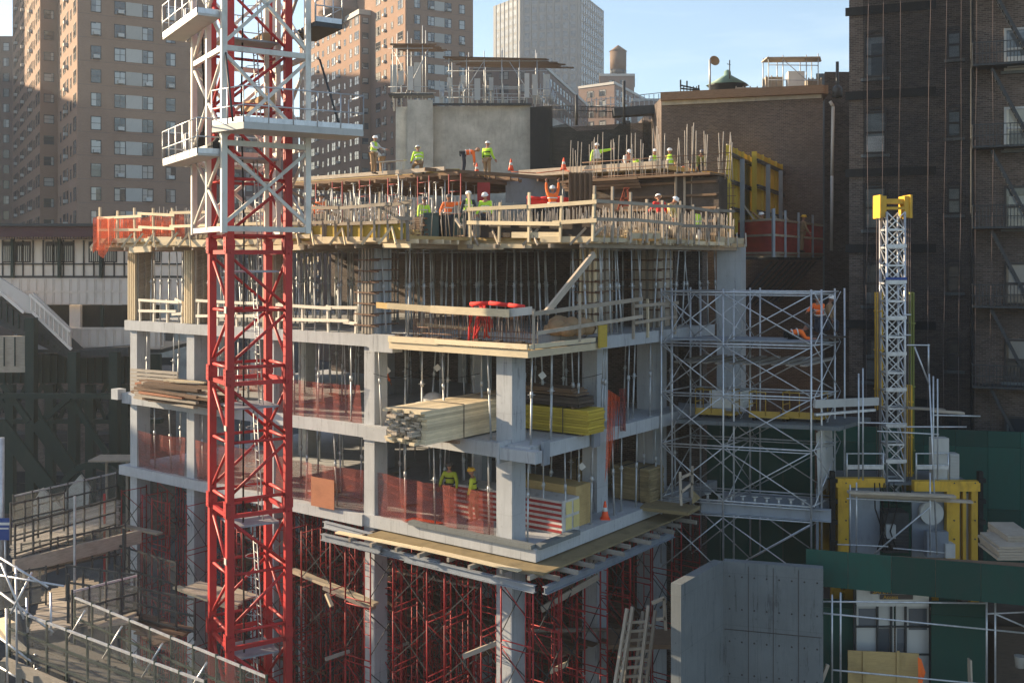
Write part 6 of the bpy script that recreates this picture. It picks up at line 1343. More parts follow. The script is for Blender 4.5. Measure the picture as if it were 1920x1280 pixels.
for k in range(34):
    u = random.uniform(3.8, 20.5); v = random.uniform(-.7, 8); a_ = random.uniform(0, 3.1); L = random.uniform(1.2, 3.0); p = B(u, v, T4+random.uniform(.04, .5)); q = p+Vector((math.cos(a_), math.sin(a_), random.choice((0, 0, .02, .25, .5))))*L
    if q.y < B(0, -.8, 0).y+.6*0 and (q-OO).dot(E2) < -.9: q = p+E1*L*.5
    m = MB(); m.bar(p, q, random.choice((.05, .09, .2)), random.choice((.05, .04, .09))); tag(m.build('loose_board', M[random.choice(('lumber', 'lumber_old', 'lumber_grey', 'lumber_dark'))]), 'loose board lying askew on the fourth level deck', 'board', 'loose boards on the fourth level deck')
for k in range(16):
    u = random.uniform(-.6, 3.2); v = random.uniform(3.2, 11); a_ = random.uniform(0, 3.1); L = random.uniform(1.0, 2.2); p = B(u, v, T4+random.uniform(.04, .4)); q = p+Vector((math.cos(a_), math.sin(a_), random.choice((0, .1, .4))))*L*.6
    m = MB(); m.bar(p, q, random.choice((.05, .09, .2)), .06); tag(m.build('loose_board', M[random.choice(('lumber', 'lumber_old', 'lumber_grey'))]), 'loose board on the right wing of the fourth level deck', 'board', 'loose boards on the right wing of the fourth level')
for k in range(26):
    u = random.uniform(.2, 20); v = random.uniform(.6, 5); L_ = random.choice((1, 2)); a_ = random.uniform(0, 3.1); L = random.uniform(.6, 1.8); p = B(u, v, LV[L_]+.06); q = p+Vector((math.cos(a_), math.sin(a_), 0))*L
    m = MB(); m.bar(p, q, random.choice((.09, .2)), .06); tag(m.build('loose_board', M[random.choice(('lumber_old', 'lumber_grey', 'lumber_dark'))]), 'offcut board lying on the %s slab' % ('first', 'second')[L_-1], 'board', 'offcut boards on the %s slab' % ('first', 'second')[L_-1])

for k in range(22):
    u = random.uniform(-.5, 17); v = random.uniform(-.4, 3.5); z = random.uniform(-17, -10.2); d_ = random.choice((E1, E2, E1, (E1+UP*.35)))
    m = MB(); p = B(u, v, z); m.bar(p, p+d_*random.uniform(1.4, 3.2), .09, random.choice((.09, .14))); tag(m.build('shoring_timber', M[random.choice(('lumber_old', 'lumber_dark', 'lumber_brown'))]), 'timber wedged between the red shoring towers', 'timber', 'timbers wedged in the red shoring')
# ================= elevated station at left
YS = 56
stn = thing('elevated_station', 'elevated railway station with cream panelled walls and maroon roof at the left', 'station', tuple(P(60, 800, YS)))
def sbox(name, mat, pxa, pxb, pya, pyb, Y, dy, par=stn): a = P(pxa, pyb, Y); m = MB(); m.obox(a, ((pxb-pxa)*Y/F, 0, 0), (0, dy, 0), (0, 0, (pyb-pya)*Y/F)); return m.build(name, M[mat], par)
sbox('roof', 'maroon', -60, 236, 424, 444, YS-1.4, 8); sbox('roof', 'steel_dark', -60, 236, 419, 424, YS-1.6, 8.5)
m = MB()
for k in range(52): m.bar(P(-20+k*5, 446, YS-1.5), P(-20+k*5, 446, YS+1), .07, .1)
m.build('rafter', M['lumber_dark'], stn)
sbox('wall', 'cream', -60, 340, 449, 520, YS, .3)
# window bands
for k in range(12):
    xa = 4+k*27-(k % 3)*0; 
    if k % 3 == 2: continue
    f = sbox('window', 'frame_dark', xa, xa+26, 453, 492, YS-.06, .05); 
    g_ = sbox('pane', 'light_painted_glass', xa+1.5, xa+24.5, 461, 490, YS-.075, .012, f)
    m = MB()
    for j in range(7): m.bar(P(xa+1.5+j*3.8, 461, YS-.1), P(xa+1.5+j*3.8, 490, YS-.1), .035, .03)
    m.build('bar', M['frame_dark'], f)
m = MB()
for k in range(14): m.bar(P(5+k*19, 450, YS-.05), P(5+k*19, 520, YS-.05), .07, .05)
m.bar(P(-20, 495, YS-.05), P(340, 495, YS-.05), .05, .08); m.bar(P(-20, 519, YS-.08), P(340, 519, YS-.08), .08, .12); m.build('wall_frame', M['frame_dark'], stn)
for px in (22, 110, 188, 262): sbox('column', 'steel_green', px-2.5, px+2.5, 446, 521, YS-.3, .2)
sbox('lower_wall', 'cream2', -60, 340, 521, 571, YS-.1, .3); sbox('lower_wall', 'cream2', 132, 300, 614, 653, YS-.1, .3)
m = MB()
for (y0_, y1_) in ((523, 545), (548, 569)):
    for k in range(22):
        xa = -8+k*15.6; 
        for (p, q) in (((xa, y0_), (xa+13, y0_)), ((xa, y1_), (xa+13, y1_)), ((xa, y0_), (xa, y1_)), ((xa+13, y0_), (xa+13, y1_))): m.bar(P(*p, YS-.12), P(*q, YS-.12), .04, .05)
m.build('panel_moulding', M['cream2'], stn); m = MB()
for k in range(11):
    xa = 137+k*15.6
    for (p, q) in (((xa, 617), (xa+13, 617)), ((xa, 649), (xa+13, 649)), ((xa, 617), (xa, 649)), ((xa+13, 617), (xa+13, 649))): m.bar(P(*p, YS-.12), P(*q, YS-.12), .04, .05)
m.build('panel_moulding', M['cream2'], stn)
sbox('opening_shade_panel', 'black', 86, 300, 572, 613, YS+.9, .1); sbox('pier', 'cream2', 130, 150, 572, 614, YS+.4, .3); sbox('pier', 'steel_green', 188, 193, 572, 614, YS+.2, .2)  # black panel paints the shade behind the gap in the wall
# stair enclosure going down to the right
def slab_px(name, mat, pts, Y, dy, par=stn):
    m = MB(); f = [P(x, y, Y) for x, y in pts]; b = [v+Vector((0, dy, 0)) for v in f]; n = len(f); m.face(f); m.face(b[::-1])
    for k in range(n): m.face([f[(k+1) % n], f[k], b[k], b[(k+1) % n]])
    return m.build(name, M[mat], par)
slab_px('stair_wall', 'cream2', [(-20, 521), (0, 521), (55, 556), (62, 549), (132, 616), (132, 656), (62, 588), (45, 586), (0, 548), (-20, 548)], YS-2.2, .15)
m = MB(); m.bar(P(55, 552, YS-2.35), P(132, 622, YS-2.35), .08, .12); m.bar(P(62, 586, YS-2.3), P(134, 655, YS-2.3), .1, .14); m.bar(P(0, 548, YS-2.3), P(45, 586, YS-2.3), .1, .14)
for k in range(9): m.bar(P(58+k*8.6, 553+k*8, YS-2.35), P(58+k*8.6, 582+k*8, YS-2.35), .05, .06)
m.build('stair_rail', M['cream2'], stn)
slab_px('stair_soffit', 'steel_dark', [(-20, 556), (0, 556), (40, 592), (62, 596), (130, 658), (240, 650), (240, 668), (128, 672), (60, 640), (-20, 600)], YS-1.9, 2.0)
sbox('deck', 'steel_dark', -60, 300, 655, 662, YS, 6); sbox('girder', 'steel_green', -60, 300, 664, 718, YS+.1, .3)
for k in range(22): m = MB(); m.bar(P(-20+k*14, 664, YS-.05), P(-20+k*14, 718, YS-.05), .1, .14); m.build('stiffener', M['steel_green'], stn)
for k in range(9): m = MB(); m.bar(P(-10+k*30, 718, YS+2.5), P(20+k*30, 790, YS+2.5), .12, .2); m.bar(P(20+k*30, 718, YS+2.6), P(-10+k*30, 790, YS+2.6), .12, .2); m.build('lattice', M['steel_green'], stn)
for px in (20, 95, 170, 235): m = MB(); m.bar(P(px, 720, YS+2.4), P(px, 960, YS+2.4), .45, .45); m.build('rear_column', M['steel_green'], stn)
for k in range(12): m = MB(); m.bar(P(2+k*11, 560+k*9.6, YS-1.95), P(2+k*11, 598+k*6, YS-1.95), .05, .07); m.build('soffit_rib', M['steel_green'], stn)
sbox('girder_flange', 'steel_green', -60, 300, 786, 794, YS+2.2, .6); sbox('booth_wall', 'lumber_old', -20, 50, 630, 698, YS-2.5, .3)
m = MB()
for k in range(3): m.bar(P(8+k*20, 632, YS-2.6), P(8+k*20, 686, YS-2.6), .05, .06)
m.build('booth_trim', M['steel_green'], stn)
for px in (55, 135, 212): sbox('column', 'steel_green', px-8, px+8, 596 if px < 60 else 660, 940, YS-3.0, .5)
for (a, b) in (((0, 800), (100, 930)), ((125, 735), (200, 850)), ((55, 790), (5, 720)), ((0, 742), (240, 742)), ((68, 800), (130, 745))):
    yb_ = YS-3.3-random.uniform(.3, 2.5); m = MB(); m.bar(P(*a, yb_), P(*b, yb_), .2, .26); m.build('brace', M['steel_green'], stn)
# street stair beside it
s2 = thing('street_stair', 'dark green covered street stair descending under the station', 'stair', tuple(P(60, 940, 50)))
m = MB(); m.bar(P(0, 795, 49), P(108, 935, 49), .2, .7); m.bar(P(70, 790, 50), P(160, 920, 50), .2, .7); m.build('stringer', M['steel_green'], s2)
slab_px('side_panel', 'conc_old', [(112, 935), (150, 890), (168, 915), (165, 960), (112, 965)], 48, .2, s2)
slab_px('side_panel', 'conc_old', [(60, 945), (78, 915), (118, 955), (118, 985), (60, 985)], 47.6, .2, s2)
# low buildings seen under the viaduct
block('street_building', 'dim storefront building seen beneath the station', 'building', [fpt(-40, 74), fpt(330, 74), fpt(330, 80), fpt(-40, 80)], zz(700, 74), M['brick_dark'], 2, [M['frame_dark'], M['win_dark'], M['plastic']], w=(1.6, 1.6), faces=[0], nr=3, step=3)
block('street_building', 'pale low building far behind the left bays of the frame', 'building', [fpt(200, 90), fpt(420, 90), fpt(420, 95), fpt(200, 95)], zz(520, 90), M['conc_old'], 2, mats_n, w=(1.3, 1.6), faces=[0], nr=4, step=3)
# ================= shed walkways with wire mesh, lower left
def mesh_fence(label, a, b, z0, h, n, mat='steel_dark', top=True, diag=False, z1=None):
    a, b = Vector(a), Vector(b); z1 = z0 if z1 is None else z1; c = (a+b)/2; r = thing('mesh_fence', label, 'fence', (c.x, c.y, (z0+z1)/2)); L = (b-a).length
    def q(t, dz): v = a.lerp(b, t); return Vector((v.x, v.y, z0+(z1-z0)*t+dz))
    for k in range(n+1): m = MB(); m.bar(q(k/n, -.2), q(k/n, h+.06), .055, .055, side=(b-a)); m.build('post', M[mat], r)
    for hh in (h, h*.52, .08): m = MB(); m.bar(q(0, hh), q(1, hh), .05, .06); m.build('rail', M['galv' if hh == h and top else mat], r)
    nn = (b-a).normalized().cross(UP)*.05
    if diag:
        for k in range(0, n, 2): m = MB(); m.tube(q(k/n, .0)+nn*5, q((k+.6)/n, h*.8), .03, 5); m.build('brace', M['galv'], r)
    m = MB(); m.face([q(0, .05)+nn, q(1, .05)+nn, q(1, h-.03)+nn, q(0, h-.03)+nn]); m.build('wire_mesh', M['net_grey'], r); return r
def deck(label, pts, z, ang, mat='lumber', w_=.24, t=.06, gap=.02):
    c = sum((Vector(p) for p in pts), Vector())/len(pts); r = thing('plank_deck', label, 'deck', (c.x, c.y, z)); d = Vector((math.cos(ang), math.sin(ang), 0)); nn = Vector((-d.y, d.x, 0))
    P2 = [(Vector((p[0], p[1], 0)).dot(d), Vector((p[0], p[1], 0)).dot(nn)) for p in pts]; lo, hi = min(p[1] for p in P2), max(p[1] for p in P2); y = lo+w_/2; cnt_ = 0
    while y < hi and cnt_ < 70:
        xs_ = []
        for (a, b) in zip(P2, P2[1:]+P2[:1]):
            if (a[1]-y)*(b[1]-y) < 0: xs_.append(a[0]+(b[0]-a[0])*(y-a[1])/(b[1]-a[1]))
        if len(xs_) > 1: m = MB(); a = min(xs_)-random.uniform(0, .15); b = max(xs_)+random.uniform(0, .15); m.bar(d*a+nn*y+UP*(z-t/2-random.uniform(0, .03)), d*b+nn*y+UP*(z-t/2), w_-gap, t, side=nn); m.build('plank', M[mat], r)
        y += w_; cnt_ += 1
    return r
aE = math.atan2(E1.y, E1.x); aE2 = math.atan2(E2.y, E2.x)
zd1 = -10.1
pA, pB, pC, pD = P(28, 0, 35.6), P(216, 0, 39.6), P(218, 0, 44.0), P(25, 0, 39.6)
deck('upper plank walkway sloping light and shadow at the left edge', [pA, pB, pC, pD], zd1, math.atan2((pB-pA).y, (pB-pA).x), 'lumber_grey', .26)
mesh_fence('mesh fence along the back of the upper walkway', pD, pC, zd1, 1.15, 6)
mesh_fence('mesh fence along the front of the upper walkway', pA, pB, zd1, 1.05, 6, top=False)
m = MB(); m.bar(Vector((pA.x, pA.y-.1, zd1-.35)), Vector((pB.x+1, pB.y-.1, zd1-.35)), .15, .5); m.bar(Vector((pA.x, pA.y+.6, zd1-.8)), Vector((pB.x, pB.y+.6, zd1-.8)), .15, .4); tag(m.build('walkway_beam', M['lumber_grey']), 'dark beam carrying the upper walkway', 'beam')
zd2 = -11.6
q1_, q2_, q3_, q4_ = Pz(85, 1180, zd2), Pz(300, 1120, zd2), Pz(255, 1085, zd2), Pz(90, 1100, zd2)
deck('middle sunlit plank landing between the mesh fences', [Pz(60, 1180, zd2), Pz(250, 1165, zd2), Pz(262, 1110, zd2), Pz(150, 1082, zd2), Pz(88, 1110, zd2)], zd2, .35, 'lumber_old', .26)
mesh_fence('mesh fence at the back of the middle landing', Pz(125, 1125, zd2), Pz(252, 1145, zd2), zd2, 1.2, 4, top=False)
mesh_fence('mesh fence at the right of the middle landing', Pz(135, 1180, zd2), Pz(258, 1146, zd2), zd2, 1.2, 4, top=True)
mesh_fence('short dark mesh panel left of the middle landing', Pz(-10, 1150, zd2), Pz(86, 1132, zd2), zd2, 1.25, 3, top=False)
zL = -11.7
def onz(px, py, z): v = Pz(px, py, z); return v
a1_, b1_ = onz(18, 1218, zL), onz(385, 1372, zL)
a2_, b2_ = onz(140, 1198, zL), onz(500, 1366, zL)
mesh_fence('long foreground mesh fence sloping to the bottom edge', a1_, b1_, zL, 1.25, 9, mat='steel_green', diag=False)
mesh_fence('long mesh fence behind the foreground one, nearest the crane foot', a2_, b2_, zL, 1.3, 9, mat='steel_green', diag=True)
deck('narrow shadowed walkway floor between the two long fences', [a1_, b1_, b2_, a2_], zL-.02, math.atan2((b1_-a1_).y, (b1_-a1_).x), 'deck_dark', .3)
deck('weathered plank platform beside the crane foot', [Pz(225, 1160, -11.9), Pz(275, 1150, -11.9), Pz(365, 1178, -11.9), Pz(290, 1205, -11.9)], -11.9, aE+.2, 'lumber_brown', .25)
deck('small plank platform left of the crane leg', [Pz(340, 1105, -11.2), Pz(375, 1090, -11.2), Pz(480, 1112, -11.2), Pz(440, 1130, -11.2)], -11.2, aE, 'lumber_old', .25)
m = MB()
for k in range(10): p = a1_.lerp(b1_, k/10); m.bar((p.x-.1, p.y-.15, zL-.25), (p.x-.1, p.y-.15, GZ), .16, .16)
m.bar(a1_-UP*.35+Vector((-.1, -.1, 0)), b1_-UP*.35+Vector((-.1, -.1, 0)), .12, .35); tag(m.build('timber_support', M['lumber_grey']), 'greyish timber support under the foreground mesh fence', 'support')
# pipes, lower left
pl_ = thing('pipe_scaffold', 'tangle of sunlit galvanised scaffold pipes in the lower left corner', 'scaffold', tuple(P(30, 1280, 30)))
for a in (((0, 1045), (90, 1100)), ((0, 1110), (100, 1185)), ((2, 1055), (45, 1160)), ((60, 1072), (20, 1150)), ((30, 1060), (32, 1290)), ((95, 1110), (96, 1190)), ((12, 1140), (14, 1290)), ((0, 1195), (60, 1240)), ((0, 1250), (70, 1290)), ((30, 1240), (110, 1275)), ((50, 1120), (52, 1185)), ((66, 1225), (64, 1290)), ((42, 1265), (90, 1245)), ((0, 1078), (120, 1098))):
    m = MB(); m.tube(P(*a[0], 31), P(*a[1], 30.6), .035, 6); m.build('pipe', M['galv'], pl_)
m = MB(); m.bar(P(0, 1180, 32.2), P(62, 1238, 31), .3, .08); m.bar(P(0, 1170, 32.6), P(20, 1180, 32), .3, .4); tag(m.build('sunlit_plank', M['lumber']), 'broad sunlit plank at the lower left corner', 'plank')
lp = thing('lamp_post', 'grey street pole at the left edge', 'pole', tuple(P(3, 1000, 42)))
m = MB(); m.tube(P(3, 1150, 42), P(3, 820, 42), .11, 10); m.build('pole', M['galv'], lp)
sg2 = thing('blue_sign', 'blue street sign at the left edge in front of the grey pole', 'sign', tuple(P(8, 1010, 40)))
m = MB(); a = P(-8, 1012, 40); m.obox(a, (.66, 0, 0), (0, .04, 0), (0, 0, .84)); m.build('board', M['blue'], sg2)
m = MB(); m.obox(a+Vector((.1, -.01, .58)), (.5, 0, 0), (0, .005, 0), (0, 0, .1)); m.obox(a+Vector((.1, -.01, .42)), (.4, 0, 0), (0, .005, 0), (0, 0, .06)); m.build('marking', M['whitecloth'], sg2)
m = MB(); m.tube(P(10, 1100, 40.1), P(10, 1000, 40.1), .04); m.build('post', M['galv'], sg2)
# vertical props and dark bits between shed and frame
for i, (px, y0_, y1_, Y, mt) in enumerate(((128, 1075, 1290, 33.4, 'steel_dark'), (196, 925, 1100, 40, 'red_shore'), (140, 930, 1290, 36, 'galv'), (232, 990, 1290, 36, 'steel_dark'), (225, 1040, 1290, 34, 'steel_dark'))):
    m = MB(); m.bar(P(px, y1_, Y), P(px, y0_, Y), .07, .07); tag(m.build('upright_post', M[mt]), 'thin upright %s' % ('black post at the corner of the middle landing', 'red post behind the upper walkway', 'galvanised post in front of the upper walkway', 'dark post near the end of the upper walkway', 'dark post beside the plank platform')[i], 'post')
m = MB(); a = P(165, 866, 46); m.prism([(a.x, a.y), (a.x+1.9, a.y), (a.x+1.9, a.y+1.4), (a.x, a.y+1.4)], a.z, a.z+.08); m.bar((a.x+1.7, a.y+.1, a.z), (a.x+1.7, a.y+.1, GZ), .1, .1); m.bar((a.x+.4, a.y+1.1, a.z), (a.x+.4, a.y+1.1, GZ), .1, .1); tag(m.build('canopy_board', M['lumber_old']), 'small plywood canopy between the station and the left column', 'canopy')
# curved green arches under the station behind the walkway
m = MB()
for k in range(9): t = math.pi*k/9; t2 = math.pi*(k+1)/9; m.bar(P(175-60*math.cos(t), 930-60*math.sin(t), 49), P(175-60*math.cos(t2), 930-60*math.sin(t2), 49), .3, .3)
tag(m.build('steel_arch', M['steel_green']), 'dark green steel arch behind the upper walkway', 'arch')

for (lab, a, b, z, h, n) in (('dark mesh fence behind the blue sign', (20, 1010), (120, 985), -9.6, 1.2, 4), ('dark mesh fence between upper walkway and middle landing', (40, 1080), (235, 1040), -11.0, 1.1, 6),
      ('low mesh fence below the long foreground one', (60, 1262), (250, 1330), -12.6, 1.0, 6), ('mesh fence along the plank platform beside the crane foot', (232, 1158), (365, 1188), -11.9, 1.1, 4), ('tall dark mesh fence before the left columns', (215, 1100), (330, 1140), -12.2, 1.6, 4)):
    mesh_fence(lab, Pz(*a, z), Pz(*b, z), z, h, n, top=False)
# ================= people
def V3(*a): return Vector(a)
def skin(name, verts, edges, radii, mat, root, extra=None, sub=1):
    me = bpy.data.meshes.new(name); me.from_pydata(verts, edges, []); o = bpy.data.objects.new(name, me); tmp.collection.objects.link(o)
    md = o.modifiers.new('s', 'SKIN'); md.use_smooth_shade = True
    for v, r in zip(me.skin_vertices[0].data, radii): v.radius = r if isinstance(r, tuple) else (r, r)
    me.skin_vertices[0].data[0].use_root = True
    sd_ = o.modifiers.new('b', 'SUBSURF'); sd_.levels = sub; sd_.render_levels = sub
    vl = tmp.view_layers[0]; vl.update(); dg = vl.depsgraph
    ev = bpy.data.meshes.new_from_object(o.evaluated_get(dg)); bpy.data.objects.remove(o)
    if extra is not None and extra.f:
        n0 = len(ev.vertices); vs = [v.co.copy() for v in ev.vertices]+extra.v; fs = [list(p.vertices) for p in ev.polygons]+[[n0+q for q in f] for f in extra.f]
        ev = bpy.data.meshes.new(name); ev.from_pydata(vs, [], fs)
    for p in ev.polygons: p.use_smooth = True
    ev.materials.clear(); ev.materials.append(M[mat]); q = bpy.data.objects.new(name, ev); sc.collection.objects.link(q); q.parent = root; return q
tmp = bpy.data.scenes.new('tmp')
def d3(yaw, pitch):                                                       # local: facing -Y; yaw>0 turns to the figure's left (+X); pitch -90 = straight down
    y, p = R(yaw), R(pitch); return V3(math.sin(y)*math.cos(p), -math.cos(y)*math.cos(p), math.sin(p))
def person(label, foot, face, shirt, trousers, hat='hat_white', lean=4, arms=((60, -75), (40, -50), (-60, -75), (-40, -50)), legs=((8, -88), (0, -90), (-8, -88), (0, -90)), vest=None, h=1.0, twist=0, headp=0, harness=False, group=None):
    foot = Vector(foot); root = thing('person', label, 'person', tuple(foot), group, R(face))
    kn = [d3(*legs[0])*.44, d3(*legs[2])*.44]; an = [d3(*legs[1])*.43, d3(*legs[3])*.43]
    hx = .1; low = min((kn[i]+an[i]).z for i in (0, 1)); ph = -low+.09
    pel = V3(0, 0, ph); up = V3(0, -math.sin(R(lean)), math.cos(R(lean))); side = V3(math.cos(R(twist)), math.sin(R(twist)), 0)
    wst = pel+up*.16; chs = pel+up*.36; nb = pel+up*.52; hd_up = V3(0, -math.sin(R(lean*.8+headp)), math.cos(R(lean*.8+headp))); nk = nb+hd_up*.07; hc_ = nk+hd_up*.13+V3(0, -.02, 0)
    hips = [pel+V3(hx, 0, -.03), pel+V3(-hx, 0, -.03)]; knees = [hips[i]+kn[i] for i in (0, 1)]; anks = [knees[i]+an[i] for i in (0, 1)]
    toes = [anks[i]+V3((.03, -.03)[i], -.17, -.05) for i in (0, 1)]
    sh = [nb+side*.19-up*.03, nb-side*.19-up*.03]; el = [sh[0]+d3(*arms[0])*.29, sh[1]+d3(*arms[2])*.29]; wr = [el[0]+d3(*arms[1])*.25, el[1]+d3(*arms[3])*.25]
    ex = MB()
    def ell(c, ax, ay, az, fwd, n=10, mth=7):
        up_ = hd_up; sd2 = V3(1, 0, 0); fw = up_.cross(sd2).normalized()*-1
        if fw.y > 0: fw = -fw
        i = len(ex.v)
        for a in range(mth+1):
            t = math.pi*a/mth
            for b in range(n):
                s_ = 2*math.pi*b/n; r_ = math.sin(t); x = ax*r_*math.sin(s_); y = ay*r_*math.cos(s_); z = az*math.cos(t)
                if z < -.02: y *= .9; x *= 1-.25*(-z/az)
                if y > 0 and abs(x) < .03 and -.03 < z < .03: y += .022
                if abs(x) > ax*.85 and abs(z) < .04: x *= 1.12
                ex.v.append(c+sd2*x+fw*y+up_*z)
        for a in range(mth):
            for b in range(n): j = (b+1) % n; ex.f.append([i+a*n+b, i+(a+1)*n+b, i+(a+1)*n+j, i+a*n+j])
    ell(hc_, .075, .097, .118, None)
    for i in (0, 1):                                                      # hands: palm + four unequal fingers and a thumb, slightly curled
        dr = (wr[i]-el[i]).normalized(); o2 = dr.orthogonal().normalized(); o3 = dr.cross(o2); c = wr[i]+dr*.02; k0 = len(ex.f)
        ex.bar(c, c+dr*.085, .082, .028, side=o2)
        for k in range(4): b0 = c+dr*.08+o2*(-.03+.02*k); ln = (.062, .075, .08, .066)[k]; mid = b0+dr*ln*.55+o3*.008; ex.tube(b0, mid, .0095, 5, .009); ex.tube(mid, mid+dr*ln*.45+o3*.022, .009, 5, .007)
        b0 = c+dr*.02+o2*.04; ex.tube(b0, b0+dr*.035+o2*.028, .011, 5, .009); ex.tube(b0+dr*.035+o2*.028, b0+dr*.068+o2*.03+o3*.01, .009, 5, .008)
    vv = [pel, wst, chs, nb, nk, nk+hd_up*.05]+[sh[0], el[0], wr[0], wr[0]+(wr[0]-el[0]).normalized()*.03, sh[1], el[1], wr[1], wr[1]+(wr[1]-el[1]).normalized()*.03]+[hips[0], knees[0], anks[0], hips[1], knees[1], anks[1]]
    ed = [(0, 1), (1, 2), (2, 3), (3, 4), (4, 5), (3, 6), (6, 7), (7, 8), (8, 9), (3, 10), (10, 11), (11, 12), (12, 13), (0, 14), (14, 15), (15, 16), (0, 17), (17, 18), (18, 19)]
    rd = [.11, .1, .12, .07, .052, .05, .05, .04, .03, .03, .05, .04, .03, .03, .075, .05, .036, .075, .05, .036]
    skin('body', vv, ed, rd, 'skin', root, ex)
    k = 1.0
    v1 = [wst-up*.12, wst+up*.04, chs, nb-up*.02, sh[0], el[0], wr[0], sh[1], el[1], wr[1]]
    skin('shirt', v1, [(0, 1), (1, 2), (2, 3), (3, 4), (4, 5), (5, 6), (3, 7), (7, 8), (8, 9)], [(.175, .13), (.165, .125), (.185, .135), (.12, .1), .085, .066, .05, .085, .066, .05], shirt, root)
    v2 = [pel+up*.03]+[hips[0], knees[0], anks[0]+V3(0, 0, .02), hips[1], knees[1], anks[1]+V3(0, 0, .02)]
    skin('trousers', v2, [(0, 1), (1, 2), (2, 3), (0, 4), (4, 5), (5, 6)], [(.165, .13), .115, .082, .07, .115, .082, .07], trousers, root)
    for i in (0, 1): skin('boot', [anks[i]+V3(0, .02, .05), anks[i]+V3(0, .02, -.03), toes[i]], [(0, 1), (1, 2)], [.055, .055, .045], 'ply_dark', root)
    if vest:
        skin('vest', [wst-up*.1, wst+up*.04, chs, nb-up*.03, (sh[0]+nb)/2, (sh[1]+nb)/2], [(0, 1), (1, 2), (2, 3), (3, 4), (3, 5)], [(.19, .145), (.18, .14), (.2, .15), (.135, .115), .1, .1], vest, root)
    m = MB(); fwv = V3(0, -1, 0)
    for zz_ in (.1, .3):
        c = pel+up*(zz_+.04); n = 14; pts = [c+side*.205*math.cos(2*math.pi*t/n)+up.cross(side).normalized()*.152*math.sin(2*math.pi*t/n) for t in range(n+1)]
        for a, b in zip(pts, pts[1:]): m.bar(a, b, .012, .045, side=(a-c))
    if harness or vest or shirt in ('lime', 'orange'): m.build('harness' if harness else 'reflective_band', M['black' if harness else 'whitecloth'], root, True)
    if hat:
        m = MB(); n = 12; u_ = hd_up; fx = V3(1, 0, 0); fy = u_.cross(fx); c = hc_+u_*.035; rings = []
        for (r_, z_) in ((.16, 0), (.128, .005), (.125, .05), (.1, .095), (.05, .12), (.005, .125)): rings.append([c+fx*r_*.92*math.cos(2*math.pi*t/n)+fy*r_*1.1*math.sin(2*math.pi*t/n)+u_*z_ for t in range(n)])
        for a, b in zip(rings, rings[1:]):
            for t in range(n): j = (t+1) % n; m.face([a[t], a[j], b[j], b[t]], smooth=True)
        m.bar(c+fy*.14+u_*.02, c+fy*-.1+u_*.13, .02, .02); m.build('hard_hat', M[hat], root, True)
    root.scale = (h, h, h); return root
ST = ((60, -75), (30, -55), (-60, -75), (-30, -55))
LG = ((10, -86), (0, -90), (-10, -86), (0, -90)); WK = ((5, -75), (0, -95), (-5, -100), (0, -92)); CR = ((25, -5), (25, -110), (-25, -5), (-25, -110)); KN = ((15, -20), (0, -100), (-10, -70), (180, -10))
DOWN = ((20, -80), (10, -70), (-20, -80), (-10, -70))
def at(px, Y, z): v = P(px, HZ, Y); return (v.x, v.y, z)
z5 = Z5+.07
person('worker in a lime vest at the white table, leftmost on the upper deck', at(700, 50, z5), 60, 'whitecloth', 'tan', 'hat_white', 8, ((30, -50), (20, -10), (-20, -50), (20, -10)), LG, 'lime')
person('crouching worker in a lime hoodie on the upper deck seen from behind', at(786, 49.5, z5-.15), 200, 'lime', 'tan', 'hat_white', 22, ((20, -60), (0, -30), (-20, -60), (0, -30)), KN)
person('worker in an orange shirt bending far forward on the upper deck', at(868, 49.6, z5), 90, 'orange', 'navy', None, 84, ((0, -80), (0, -88), (0, -80), (0, -88)), ((4, -80), (0, -97), (-4, -84), (0, -95)), headp=-10)
person('worker in lime vest and white helmet with black harness standing before the grey wall', at(913, 49.2, z5-.35), 150, 'lime', 'tan', 'hat_white', 3, ST, LG, None, 1, 0, 5, True)
zc_ = T4+2.86
person('worker with lime sleeves and white shirt pointing right on the core walkway', at(1119, 50, zc_+.15), 0, 'lime', 'tan', 'hat_white', 0, ((92, 8), (92, 12), (-70, -75), (-20, -70)), LG, 'whitecloth')
person('stooping worker in a salmon vest among the tall rebars', at(1170, 49.6, zc_), 30, 'whitecloth', 'tan', 'hat_white', 40, DOWN, LG, 'salmon', .95)
person('bent worker with lime sleeves behind the rebars left of the white haired pair', at(1203, 50.2, zc_), -60, 'lime', 'navy', 'hat_dark', 60, DOWN, LG, None, .95)
person('worker in a lime vest over white sleeves facing us on the core walkway', at(1227, 49.4, zc_-.2), 5, 'whitecloth', 'navy', 'hat_white', 4, ST, LG, 'lime')
person('worker in lime vest and tan trousers looking left on the core walkway', at(1257, 49.0, zc_-.2), -25, 'tan', 'tan', 'hat_white', 6, ST, LG, 'lime')
person('low bent worker in an orange shirt at the right of the core walkway', at(1273, 49.4, zc_-.2), 40, 'orange', 'navy', None, 75, DOWN, ((4, -60), (0, -110), (-4, -60), (0, -110)), None, .9)
person('worker in a dull olive shirt bending behind the black panel formwork', at(1309, 48.5, zc_-.1), 10, 'olive', 'navy', 'hat_dark', 45, DOWN, LG, None, .95)
z4 = T4
person('worker in an orange hoodie seen from behind just right of the crane cage', at(600, 40.8, z4), 170, 'orange', 'navy', 'hat_dark', 12, ((50, -60), (20, -40), (-50, -60), (-20, -40)), LG)
person('worker in an orange shirt pointing right with a straight arm behind the guard rail', at(840, 41.5, z4), 20, 'orange', 'navy', 'hat_dark', 6, ((80, 4), (88, 6), (-70, -60), (-20, -30)), LG)
person('white helmeted worker in lime vest and dark sleeves, left of the rail pair', at(878, 40.4, z4), 12, 'navy', 'navy', 'hat_white', 2, ST, LG, 'lime', 1.03)
